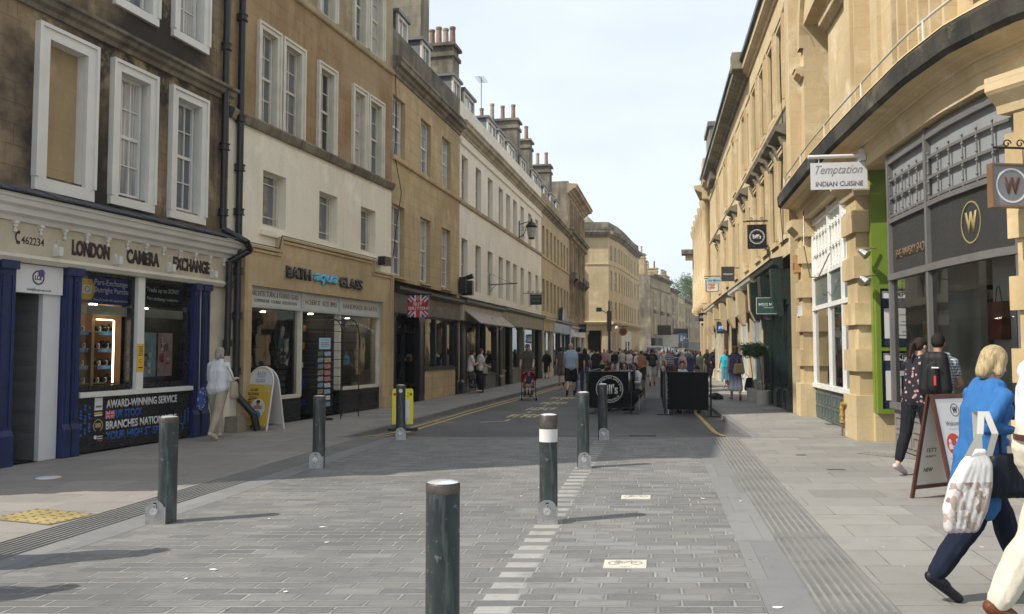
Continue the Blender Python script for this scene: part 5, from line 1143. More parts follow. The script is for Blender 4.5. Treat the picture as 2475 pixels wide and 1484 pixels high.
# thin rail along the cornice
o = thing('ledge_rail', 'thin cream safety rail running along the top of the blackened curved cornice', 'rail', F_R1(1, .5, ZU)); mb = MB(); pts = [F_R1(.2 + i * .35, .38, ZU + .30) for i in range(int((sC + 1.2) / .35))]; mb.tube(pts, .018, 6); mb.build('rail', CREAM, o)
for i in range(0, len(pts), 7): mb = MB(); mb.tube([pts[i], pts[i] - Vector((0, 0, .30))], .022, 6); mb.build('rail_post', CREAM, o)
# rusticated piers
def rust(F, a, b, z1, parent, n=.0):
    mb = MB(); z = 0; i = 0; k = 0; m = MB()
    m.box(a + .06, b - .06, -.6, n + .06, .001, z1, F); p = m.build('pier', ST_RC, parent)
    z = .0; bl = MB(); bl.box(a - .03, b + .03, -.62, n + .15, 0, .8, F); bo = bl.build('pier_base', ST_R, p)
    z = .8; i = 0
    while z < z1 - .1:
        h = .42
        if i % 2 == 1: bb = MB(); bb.box(a - .01, b + .01, -.62, n + .13, z + .012, min(z + h, z1) - .012, F); bb.build('stone_course', ST_RC, p)
        z += h; i += 1
    mb.prof([(-.3, z1), (n + .12, z1), (n + .15, z1 + .1), (n + .27, z1 + .22), (n + .30, z1 + .26), (n + .30, z1 + .42), (-.3, z1 + .42)], a - .1, b + .1, F); mb.build('capital', ST_R, p); return p
for a, b in (pA, pB, pC): rust(F_R1, a, b, ZE - .43, bR1)
# bow bay builder: white (jeweller), green (restaurant), grey (whisky shop)
def lattice(F, a, b, z0, z1, n, mat, parent, k, bars=3):
    mb = MB()
    for z in [z0 + (z1 - z0) * i / (bars - 1) for i in range(bars)]: mb.box(a, b, n, n + .035, z - .02, z + .02, F, seg=.4)
    for i in range(k + 1):
        s = a + .03 + (b - a - .06) * i / k; c0, c1 = F(s, n + .03, z0 - .05), F(s, n + .03, z1 + .06); mb.cyl(c0, c1, .013, .013, 6)
        for j in range(bars): z = z0 + (z1 - z0) * j / (bars - 1); mb.ball(F(s, n + .035, z + .06), .022, 6); mb.ball(F(s, n + .035, z - .06), .022, 6)
    return mb.build('spindle_screen', mat, parent)
def bay(F, a, b, frm, parent, splits, n, zs, zt, zl, stallm, signm, inter=True, seed=1, goods=None, backm=None, deep=2.2, lat=None, zhead=ZE, k=5):
    """stall panels, window lights, sign panel, spindle screen, head panel; n = how far the bow stands back"""
    f = .075; S = [a] + splits + [b]
    for s in S: mb = MB(); s = min(max(s, a + f / 2), b - f / 2); mb.box(s - f / 2, s + f / 2, n - .06, n + .06, zs - .02, zhead, F); mb.build('frame_post', frm, parent)
    for z, h, pr in ((zs, .10, .09), (zt, .10, .07), (zl, .07, .05), (zhead - .12, .12, .05)): mb = MB(); mb.box(a, b, n - .055, n + pr, z - h / 2, z + h / 2, F, seg=.4); mb.build('transom', frm, parent)
    for s, t_ in zip(S[:-1], S[1:]):
        pane(F, s + f / 2, t_ - f / 2, zs + .05, zt - .05, parent, n=n)
        bx(F, s + f / 2, t_ - f / 2, n - .05, n - .0, zt + .05, zl - .035, signm, parent, 'sign_panel', seg=.4); bx(F, s + f / 2, t_ - f / 2, n - .06, n - .03, zl + .035, zhead - .12, lat or frm, parent, 'head_panel', seg=.4)
        bx(F, s + .01, t_ - .01, n - .05, n + .02, .02, zs - .051, stallm, parent, 'stallriser', seg=.4)
        kk = max(2, int((t_ - s) / .34)); mb = MB()
        for r in range(2):
            for i in range(kk):
                c0, c1 = s + .06 + (t_ - s - .12) * i / kk + .03, s + .06 + (t_ - s - .12) * (i + 1) / kk - .03; d0 = .1 + r * (zs - .2) / 2; d1 = d0 + (zs - .2) / 2 - .06
                for q in ((c0, c1, d0, d0 + .03), (c0, c1, d1 - .03, d1), (c0, c0 + .03, d0 + .03, d1 - .03), (c1 - .03, c1, d0 + .03, d1 - .03)): mb.box(q[0], q[1], n + .02, n + .04, q[2], q[3], F)
        mb.build('stall_moulding', stallm, parent)
        lattice(F, s + f / 2, t_ - f / 2, zl + .08, zhead - .45, n - .005, frm, parent, max(3, int((t_ - s) / .32)))
# white jeweller's bay between piers A and B
JW = .65; a, b = pA[1] + .02, pB[0] - .02; GREYS = paint('grey_green_sign', (.10, .12, .115), .4, var=.1); STG = paint('grey_green_panel', (.095, .12, .11), .45, var=.15)
sp = [a + (b - a) * .42, a + (b - a) * .72]
bay(F_R1, a, b, paint('gloss_white', (.78, .78, .74), .3, var=.05), bR1, sp, -.22, .78, 2.62, 3.38, STG, GREYS)
ftext(F_R1, 'MILES MANN', (sp[1] + b) / 2 - (b - sp[1]) * 0 - 1.0, 3.06, paint('grey_relief', (.2, .22, .21), .4), .9, .15, bR1, n=-.215)
GJ = [paint('silver_ware', (.5, .5, .48), .25, metal=.7), paint('silver_ware2', (.35, .35, .33), .3, metal=.5), paint('jewel_box', (.05, .03, .02), .5)]
interior(F_R1, a, b, .7, 2.6, 1.3, paint('pale_beige_interior', (.32, .27, .20), .8), bR1, n=-.3, shelves=3, goods=[TAGW] + GJ, seed=21)
# doorway-green restaurant entrance
GRN = paint('lime_green_paint', (.16, .23, .03), .4, var=.12, sc=3); a, b = pB[1] + .02, sG
bx(F_R1, a, a + .12, -1.5, -.14, 0.5, ZE, GRN, bR1, 'green_jamb'); bx(F_R1, a, a + .11, -1.5, -.14, 0, .5, ST_R, bR1, 'stone_foot'); bx(F_R1, a + .12, b - .1, -1.1, -.98, 2.7, ZE, GRN, bR1, 'green_head')
lattice(F_R1, a + .13, b - .1, 3.3, 4.3, -.45, GRN, bR1, 6); bx(F_R1, a + .12, b - .1, -1.6, -1.5, 0, 2.7, BLACK, bR1, 'entrance_back')
def side(n0, n1, z0, z1, e, mat, name): mb = MB(); mb.box(a + .121, a + .121 + e, n0, n1, z0, z1, F_R1); return mb.build(name, mat, bR1)
for q in ((-.24, -.16, .5, 2.78), (-1.3, -1.23, .5, 2.78), (-1.23, -.24, 2.70, 2.78), (-1.23, -.24, 1.60, 1.66), (-1.23, -.24, .5, .58)): side(*q, .09, GRN, 'menu_frame')
pp, tt = F_R1.loc(a); inn = (-tt.y, tt.x, 0)
for z0, z1 in ((1.68, 2.69), (.59, 1.59)):
    side(-1.22, -.25, z0, z1, .05, paint('menu_navy', (.02, .03, .06), .3), 'menu_case'); side(-1.2, -.28, z1 - .16, z1 - .03, .054, SIGNW, 'menu_header'); side(-1.16, -.31, z0 + .14, z1 - .34, .054, SIGNW, 'menu_page')
    text('TEMPTATION', SIGNB, frame_M(F_R1(a + .176, -.74, z1 - .095), inn, (tt.x, tt.y, 0)), .74, .09, bR1, bold=.02, ext=.001)
    for i in range(7): side(-1.1, -.5 - .1 * (i % 3), z0 + .19 + i * .06, z0 + .2 + i * .06, .056, SIGNB, 'menu_line')
# whisky shop bay
GRY = paint('grey_shop_paint', (.135, .13, .125), .45, var=.12, sc=3); GRYD = paint('charcoal_sign', (.034, .035, .034), .45, var=.1); a, b = sG, pC[0] - .02
yP = ys(F_R1, 11.62); GRYP = paint('pale_grey_board', (.24, .255, .26), .5, var=.08)
bay(F_R1, a, b, GRY, bR1, [yP], -.12, .72, 2.80, 3.72, paint('grey_stall_paint', (.20, .19, .175), .5, var=.15), GRYD, lat=GRYP)
sm = (yP + b) / 2; Mw = FM(F_R1, sm + .12, -.115, 3.27); gl = paint('gold_leaf', (.30, .235, .09), .45)
mb = MB(); ring(mb, Mw, .215, .232, 0, .006, 40, sx=.95, sy=1.2); mb.build('emblem_ring', gl, bR1); text('W', gl, Mw, .26, .28, bR1, bold=.05)
ftext(F_R1, 'THE WHISKY SHOP', (a + yP) / 2 + .05, 3.15, paint('dull_copper_letter', (.16, .10, .05), .5), (yP - a) * .78, .15, bR1, n=-.115, bold=.015)
WHI = paint('white_display_wall', (.50, .50, .46), .6, var=.06); BOT = [paint('amber_bottle', (.20, .07, .01), .15), paint('dark_bottle', (.02, .03, .02), .15), paint('bottle_label', (.5, .45, .35), .5)]
interior(F_R1, a + .05, b - .02, .6, 3.6, 2.2, paint('shop_wall_grey', (.42, .40, .36), .8), bR1, n=-.3, shelves=4, goods=[WOOD, BOT[0], BOT[1], BOT[2]], seed=31)
bx(F_R1, a + .1, yP - .05, -.9, -.8, .7, 3.5, WHI, bR1, 'display_wall'); bx(F_R1, yP + .7, yP + 1.25, -.75, -.65, .7, 3.5, WHI, bR1, 'display_wall')
for s, m in ((yP + .95, paint('bag_red_brown', (.22, .05, .025), .5)), (yP + 2.0 if yP + 2.0 < b - .2 else b - .4, paint('bag_black', (.02, .02, .02), .5))):
    o = thing('gift_bag', 'dark red paper gift bag hung behind the whisky shop glass' if 'red' in m.name else 'black paper gift bag hung deeper in the whisky shop window', 'gift bag', F_R1(s, -.6, 1.9), None); mb = MB(); mb.prof([(-.66, 1.75), (-.52, 1.75), (-.55, 2.25), (-.63, 2.25)], s - .17, s + .17, F_R1); mb.build('bag', m, o); mb = MB(); mb.tube([F_R1(s - .08, -.59, 2.25), F_R1(s - .03, -.59, 2.45), F_R1(s + .03, -.59, 2.45), F_R1(s + .08, -.59, 2.25)], .006, 5); mb.build('handle', IRON, o)
bx(F_R1, yP + .2, b - .1, -.7, -.3, .70, .78, WOOD, bR1, 'display_table')
q = random.Random(5)
for i in range(8):
    s = yP + .35 + i * .17; c = F_R1(s, -.45 - .1 * (i % 2), .78)
    o = thing('bottle', 'small amber whisky bottle standing on the dark ledge inside the grey bay window', 'bottle', c, 'bottles on the whisky shop window ledge'); mb = MB(); h = q.uniform(.2, .28); mb.lathe([(.0, 0), (.036, 0), (.038, h * .6), (.014, h * .75), (.014, h)], c, 10); mb.build('glass_body', BOT[i % 2], o); mb = MB(); mb.lathe([(.017, h), (.017, h + .03), (0, h + .03)], c, 8); mb.build('stopper', WOOD, o)
bx(F_R1, yP + .9, yP + 1.7, -.72, -.70, .9, 1.5, paint('bottle_box', (.12, .05, .03), .5), bR1, 'open_display_box')
bx(F_R1, yP - .55, yP - .12, -.2, -.19, 1.25, 2.05, paint('poster_cream', (.45, .50, .46), .5), bR1, 'poster'); bx(F_R1, yP - .50, yP - .17, -.188, -.186, 1.85, 2.0, YSGN, bR1, 'poster_head'); ftext(F_R1, 'The\nLEIGH TYKE', yP - .335, 1.7, SIGNB, .3, .14, bR1, n=-.186)
bx(F_R1, a + .1, a + .32, -.2, -.19, .8, 1.2, paint('teal_poster', (.03, .20, .24), .5), bR1, 'poster')
# further bays beyond the frame
a, b = pC[1] + .02, end - .1; bay(F_R1, a, b, GRY, bR1, [(a + b) / 2], -.12, .72, 2.80, 3.72, GRY, GRYD, lat=GRYP); interior(F_R1, a, b, .6, 2.8, 2, DARKIN, bR1, n=-.3)
mb = MB(); mb.face([F_R1(0, -.6, 0), F_R1(end, -.6, 0), F_R1(end, -.6, .05), F_R1(0, -.6, .05)], None)

# R2: long Georgian front
RP2 = [(14.35, 61.8), (12.0, 48.5), (9.55, 34.5), (7.25, 20.9)]
F2r = Fac(RP2[1:]); sr = F2r.S
bR2 = thing('georgian_range', 'long sunlit stone front on the right with small hood moulds over its first-floor windows', 'building', (7.25, 20.9, 0))
colsr = [(1896, 1908), (1872, 1886), (1849, 1863), (1830, 1843)]; cc = [((sr(a) + sr(b)) / 2) for a, b in colsr]
far = [(1805, 1812), (1778, 1788), (1757, 1765), (1738, 1746)]; cf = [((sr(a) + sr(b)) / 2) for a, b in far]
zs2, ze2 = 8.0, 11.55
hr = []
for c in cc + cf: hr += [(c - .5, c + .5, zs2 + .35, 10.45, .26), (c - .5, c + .5, 4.75, 6.95, .26)]
for c in cf[:2]:
    for d in (-.95, .95): hr += [(c + d - .18, c + d + .18, zs2 + .35, 10.3, .2), (c + d - .18, c + d + .18, 4.75, 6.8, .2)]
wall(F2r, 4.2, ze2, hr, ST_R, bR2)
for i, (a, b, c, d, _) in enumerate(hr): window(F2r, a + .03, b - .03, c, d, CREAM, [PANE, PANE_C, PANE][i % 3], bR2, cols=2 if b - a > .6 else 1, rows=4, set_=.16, fw=.05, surround=ST_R if b - a > .6 else None, sw=.15, sn=.07)
for c in cc + cf:
    mb = MB(); z = 7.3; mb.prof([(0, z), (.1, z + .03), (.30, z + .12), (.33, z + .24), (0, z + .36)], c - .72, c + .72, F2r); 
    for d in (-.6, .48): mb.prof([(0, z - .42), (.08, z - .4), (.22, z - .02), (0, z - .001)], c + d, c + d + .14, F2r)
    mb.build('hood_mould', ST_DK, bR2)
split = (sr(1815) + sr(1828)) / 2
bx(F2r, split, F2r.len, .0, .03, 7.45, 7.98, ST_DK, bR2, 'stained_band'); cornice(F2r, zs2 - .0, STRING, ST_R, bR2, name='string_course'); cornice(F2r, ze2 - .9, STRING, ST_R, bR2, name='string_course')
EAV = [(-.1, 0), (.12, .0), (.16, .1), (.38, .16), (.52, .24), (.52, .46), (-.1, .6)]
EA2 = [(p[0] * .5, p[1]) for p in EAV]; cornice(F2r, ze2 - .1, EAV, ST_DK, bR2, 0, split, name='eaves'); cornice(F2r, ze2 - .1, EA2, ST_R, bR2, split, name='eaves'); mb = MB(); mb.prof([(.48, ze2 + .37), (.60, ze2 + .40), (.60, ze2 + .52), (.48, ze2 + .52)], 0, split, F2r); mb.prof([(.22, ze2 + .37), (.36, ze2 + .40), (.36, ze2 + .55), (.22, ze2 + .55)], split, F2r.len, F2r); mb.build('gutter', IRON, bR2)
mansard(F2r, ze2 + .3, ze2 + 1.5, .2, 4, bR2, mat=SLATE)
bx(F2r, split - .3, split + .3, -.4, .62, ze2 + .15, ze2 + .75, ST_DK, bR2, 'parapet_block')
bx(F2r, 2.0, 5.0, -1.6, .3, 11, 13.9, ST_DK, bR2, 'attic_stack'); bx(F2r, 1.9, 5.1, -1.7, .42, 13.9, 14.15, ST_DK, bR2, 'attic_capping'); bx(F2r, .1, 1.8, -1.0, .5, 11.5, 12.9, ST_R, bR2, 'attic_stack')
# its shopfronts
wall(F2r, 0, 4.201, [(.05, F2r.len - .05, 0, 4.15, .5)], ST_R, bR2, name='wall_base', top=False)
sh = [(20.6 + .3, 25.4, DGREEN, 'green'), ]
def yS(y): return ys(F2r, y)
B1 = (yS(25.6), F2r.len - .06)
def shop2(a, b, frm, bays, fm=None, seed=1, z0=2.95, z1=3.75, stall=.6, brk=True, pier=None, prof=None):
    shopfront(F2r, a, b, bR2, frm, z0, z1, 4.1, bays, stall, fmat=fm, seed=seed, cprof=prof or [(p[0] * 1.4, p[1] * 1.3) for p in CORN_S], fasn=.22, pier=pier)
    if brk:
        for s in (a, b - .3): mb = MB(); mb.prof([(.2, z0 - .45), (.3, z0 - .4), (.46, z0 - .05), (.5, z1), (.2, z1)], s, s + .3, F2r); mb.build('console_bracket', frm if not pier else pier, bR2)
mid = (B1[0] + B1[1]) / 2
shop2(mid, B1[1], DGREEN, [(.8, 'w'), (.3, 'p'), (.8, 'w')], seed=41); shop2(B1[0], mid - .02, DGREEN, [(1, 'w'), (1.0, 'd')], seed=42)
BST = ST_R; y = 25.7; i = 0
for y0, y1, frm, fm in ((25.7, 29.2, paint('pale_grey_paint', (.42, .44, .42), .4), paint('brown_fascia', (.08, .05, .035), .5)), (29.3, 32.8, WHITE, paint('mint_fascia', (.28, .36, .33), .4)), (32.9, 36.5, BLACK, paint('grey_fascia', (.18, .18, .18), .4)), (36.6, 40.3, paint('brown_fascia', (.08, .05, .035)), ST_DK), (40.4, 44.4, CREAM, ST_DK), (44.5, 48.2, CREAM, paint('pale_fascia', (.42, .37, .30)))):
    shop2(yS(y1), yS(y0), frm, [(1.2, 'w'), (.9, 'd'), (1.2, 'w')], fm, seed=50 + i, pier=ST_R); i += 1
# R3: ornate classical block, turning out of sight
F3r = Fac([(26, 92), (20.5, 80), (17.2, 72), (14.35, 61.8), (12.05, 48.6)])
bR3 = thing('classical_block', 'ornate classical stone block with tall engaged columns and a jutting cornice, farthest on the right', 'building', (12.05, 48.6, 0))
n3 = [F3r.len - .9 - i * 2.6 for i in range(8)]
h = [(c - 1.75, c - .75, z0, z1, .3) for c in n3 for z0, z1 in ((4.9, 7.3), (8.1, 10.2))]
wall(F3r, 4.1, 11.6, h, ST_R, bR3)
for i, (a, b, c, d, _) in enumerate(h): window(F3r, a + .02, b - .02, c, d, CREAM, [PANE, PANE_C][i % 2], bR3, cols=2, rows=4, set_=.2, surround=ST_R, sw=.16, sn=.12)
for c in n3:
    p = F3r(c, .22, 0); mb = MB(); mb.lathe([(.36, 4.5), (.36, 4.8), (.29, 4.9), (.25, 10.2), (.3, 10.3), (.42, 10.7), (.42, 10.85)], p, 12); sharp(mb.build('engaged_column', ST_R, bR3))
mb = MB(); mb.prof([(-.1, 10.85), (.5, 10.85), (.5, 11.25), (.62, 11.3), (.95, 11.45), (1.0, 11.65), (-.1, 11.8)], 0, F3r.len, F3r); mb.build('entablature', ST_R, bR3); wall(F3r, 11.6, 12.7, [], ST_R, bR3, name='attic_parapet', body=.5); cornice(F3r, 12.6, CORN_S, ST_R, bR3)
mb = MB(); mb.prof([(0, 4.05), (.5, 4.1), (.55, 4.3), (.3, 4.45), (0, 4.5)], 0, F3r.len, F3r); mb.build('band_course', ST_R, bR3)
se = ys(F3r, 61.6); bx(F3r, se - .8, se + .4, 0, 1.3, 9.0, 9.35, ST_DK, bR3, 'corner_cornice'); bx(F3r, se - .6, se + .2, 0, 1.0, 8.6, 9.0, ST_R, bR3, 'corner_cornice')
wall(F3r, 0, 4.101, [(F3r.len - 4 * (i + 1) + .5, F3r.len - 4 * i - .5, 0, 3.6, .6) for i in range(5)], ST_R, bR3, name='wall_base', top=False)
for i in range(5): a, b = F3r.len - 4 * (i + 1) + .5, F3r.len - 4 * i - .5; pane(F3r, a, b, .4, 3.5, bR3, n=-.3); interior(F3r, a, b, 0, 3.6, 2, GREYIN, bR3, n=-.5)
# ------------------------------------------------------------------ people kit
JOINTS = {}
def rot2(v, ang):  # rotate a (y,z) pair forward by ang degrees
    c, s = math.cos(R(ang)), math.sin(R(ang)); return (v[0] * c + v[1] * s, -v[0] * s + v[1] * c)
def skeleton(h=1.72, lean=0, legs=((0, 0), (0, 0)), arms=((0, 8, 12), (0, 8, 12)), sit=False, sw=1.0, head=(0, 0), hipw=1.0, spread=0.0):
    """joints in a local frame, facing +y. legs: (thigh forward, knee bend) for left, right. arms: (swing forward, outward, elbow bend)"""
    k = h / 1.75; J = {}
    hip = Vector((0, 0, .93)); thigh, shin = .43, .41
    def along(p, ang, L):  # ang: forward from straight down
        return p + Vector((0, math.sin(R(ang)) * L, -math.cos(R(ang)) * L))
    for i, sd in enumerate((-1, 1)):
        th, kn = legs[i]; H = hip + Vector((sd * .095 * hipw, 0, 0)); K = along(H, th, thigh); K.x += sd * spread * .5; A = along(K, th - kn, shin); A.x += sd * spread * .4
        J['hip%d' % i], J['knee%d' % i], J['ank%d' % i] = H, K, A
        fa = th - kn; tilt = max(-70, min(20, fa * .9 if kn > 8 else fa * .5))
        if sit: tilt = 0
        J['heel%d' % i] = A + Vector((0, -.05 * math.cos(R(tilt)), -.05 + .05 * math.sin(R(-tilt)) * 0 + .05 * math.sin(R(max(0, -tilt))))); J['toe%d' % i] = A + Vector((sd * .02, .175 * math.cos(R(tilt)), -.065 + .17 * math.sin(R(tilt)))); J['tilt%d' % i] = tilt
    def up(p, ang, L): return p + Vector((0, math.sin(R(ang)) * L, math.cos(R(ang)) * L))
    J['pel'] = hip + Vector((0, 0, .03)); J['waist'] = up(hip, lean * .6, .16); J['chest'] = up(J['waist'], lean, .22); J['neck'] = up(J['chest'], lean, .15); J['nk2'] = up(J['neck'], lean * .7 + head[0] * .4, .07)
    J['head'] = up(J['nk2'], lean * .4 + head[0], .125); 
    for i, sd in enumerate((-1, 1)):
        sw_, out, el = arms[i]; S = J['neck'] + Vector((sd * .175 * sw, 0, -.045)); a = sw_ + 0
        d = Vector((sd * math.sin(R(out)), math.sin(R(a)) * math.cos(R(out)), -math.cos(R(a)) * math.cos(R(out)))).normalized(); E = S + d * .29
        b = a + el; inw = min(1.0, el / 90.0) * .35
        d2 = Vector((sd * (math.sin(R(out)) * .6 - inw), math.sin(R(b)), -math.cos(R(b)))).normalized(); Wd = E + d2 * .25
        J['sh%d' % i], J['elb%d' % i], J['wri%d' % i], J['hd%d' % i] = S, E, Wd, d2
    if not sit:
        zmin = min(min(J['heel%d' % i].z, J['toe%d' % i].z) for i in (0, 1)) - .03
        for q in J:
            if isinstance(J[q], Vector) and not q.startswith('hd'): J[q].z -= zmin
    for q in J:
        if isinstance(J[q], Vector) and not q.startswith('hd'): J[q] = J[q] * k
    J['k'] = k; J['yaw'] = head[1]; J['hp'] = lean * .3 + head[0]; return J
def cap_(bm, p0, p1, r0, r1, n=10):
    p0, p1 = Vector(p0), Vector(p1); d = p1 - p0
    if d.length < 1e-5: d = Vector((0, 0, 1e-3))
    q = d.to_track_quat('Z', 'Y'); rings = []
    prof = [(-r0 * .94, r0 * .34), (-r0 * .7, r0 * .71), (0, r0)]; prof2 = [(0, r1), (r1 * .7, r1 * .71), (r1 * .94, r1 * .34)]
    L = d.length
    for z, r in [(a, b) for a, b in prof] + [(L + a, b) for a, b in prof2]:
        rings.append([bm.verts.new(p0 + q @ Vector((math.cos(6.2832 * i / n) * r, math.sin(6.2832 * i / n) * r, z))) for i in range(n)])
    for a, b in zip(rings[:-1], rings[1:]):
        for i in range(n): bm.faces.new((a[i], a[(i + 1) % n], b[(i + 1) % n], b[i]))
    bm.faces.new(rings[0][::-1]); bm.faces.new(rings[-1])
def ell_(bm, c, rx, ry, rz, rot=None, n=14):
    M = Matrix.Translation(Vector(c)) @ (rot.to_4x4() if rot else Matrix.Identity(4)) @ Matrix.Diagonal((rx, ry, rz, 1)); bmesh.ops.create_uvsphere(bm, u_segments=n, v_segments=max(6, n * 2 // 3), radius=1, matrix=M)
FE = bpy.data.objects.new('fold_space', None); FE.scale = (1, 1, 2.6); FOLDS = bpy.data.textures.new('folds', 'CLOUDS'); FOLDS.noise_scale = .10; FOLDS.noise_depth = 1; FOLDS.noise_type = 'HARD_NOISE'
def fuse(bm, name, mat, parent, M, vox=.016, smooth=3, rem=True):
    """weld overlapping volumes into one continuous smooth skin"""
    me = bpy.data.meshes.new(name); bmesh.ops.recalc_face_normals(bm, faces=bm.faces); bm.to_mesh(me); bm.free(); o = bpy.data.objects.new(name, me)
    if rem:
        m = o.modifiers.new('r', 'REMESH'); m.mode = 'VOXEL'; m.voxel_size = vox; m.use_smooth_shade = True
        if vox <= .0135 and name in ('shirt', 'trousers', 'jacket', 'dress_top', 'skirt'):
            m = o.modifiers.new('d', 'DISPLACE'); m.texture = FOLDS; m.strength = .016; m.mid_level = .5; m.texture_coords = 'OBJECT'; m.texture_coords_object = FE
        if smooth: m = o.modifiers.new('s', 'SMOOTH'); m.iterations = smooth; m.factor = .5
    m2 = baked(o); bpy.data.objects.remove(o)
    o = bpy.data.objects.new(name, m2); m2.name = name; COL.objects.link(o); m2.materials.clear(); m2.materials.append(mat); m2.polygons.foreach_set('use_smooth', [True] * len(m2.polygons))
    o.parent = parent; WP[o.name] = parent_world(parent); return o
def skinm(tone):
    c = {'l': (.52, .32, .235), 'm': (.36, .20, .13), 'd': (.12, .06, .04), 'p': (.58, .38, .30)}[tone]; return paint('skin_' + tone, c, .55, var=.12, sc=12, bump=.05, spec=.35)
def cloth(name, col, pat=None, c2=None, rough=.9):
    if name in MC: return MC[name]
    t = NT(name); o = t.obj(); n = t.noise(o if name[:4] != 'hair' else t.obj((70, 70, 9)), 6 if name[:4] != 'hair' else 1, 4); fine = t.noise(o, 120, 2); c = t.mix(t.rng(n, .35, .7, 0, .3 if name[:4] != 'hair' else 1), col, tuple(x * (.72 if name[:4] != 'hair' else .45) for x in col))
    sx = t.n('ShaderNodeSeparateXYZ'); t.l(o, sx.inputs[0])
    if pat == 'stripe': c = t.mix(t.math('GREATER_THAN', t.math('FRACT', t.math('MULTIPLY', sx.outputs[2], 11)), .5), c, c2)
    if pat == 'check':
        q = lambda s: t.math('GREATER_THAN', t.math('FRACT', t.math('MULTIPLY', s, 27)), .5); hx = t.math('ADD', sx.outputs[0], sx.outputs[1]); c = t.mix(t.math('MULTIPLY', t.math('ADD', q(hx), q(sx.outputs[2])), .5), c, c2)
    if pat == 'floral':
        v = t.n('ShaderNodeTexVoronoi'); v.inputs['Scale'].default_value = 20; t.l(o, v.inputs['Vector']); w = t.n('ShaderNodeTexWhiteNoise'); t.l(v.outputs['Position'], w.inputs['Vector']); m = t.math('LESS_THAN', v.outputs['Distance'], .38)
        c = t.mix(t.math('MULTIPLY', m, t.math('GREATER_THAN', w.outputs['Value'], .4)), c, c2)
    if pat == 'dots': v = t.n('ShaderNodeTexVoronoi'); v.inputs['Scale'].default_value = 26; t.l(o, v.inputs['Vector']); c = t.mix(t.math('LESS_THAN', v.outputs['Distance'], .3), c, c2)
    if pat == 'ombre': c = t.mix(t.rng(sx.outputs[2], .45, .85, 0, 1), c2, c)
    wr = t.noise(t.obj((9, 9, 5) if name[:4] != 'hair' else (110, 110, 14)), 1.0, 4, .6)
    MC[name] = t.bsdf(c, rough, 0, t.math('ADD', t.math('MULTIPLY', wr, 1.0), t.math('MULTIPLY', fine, .05)), .6, .02, .2); return MC[name]
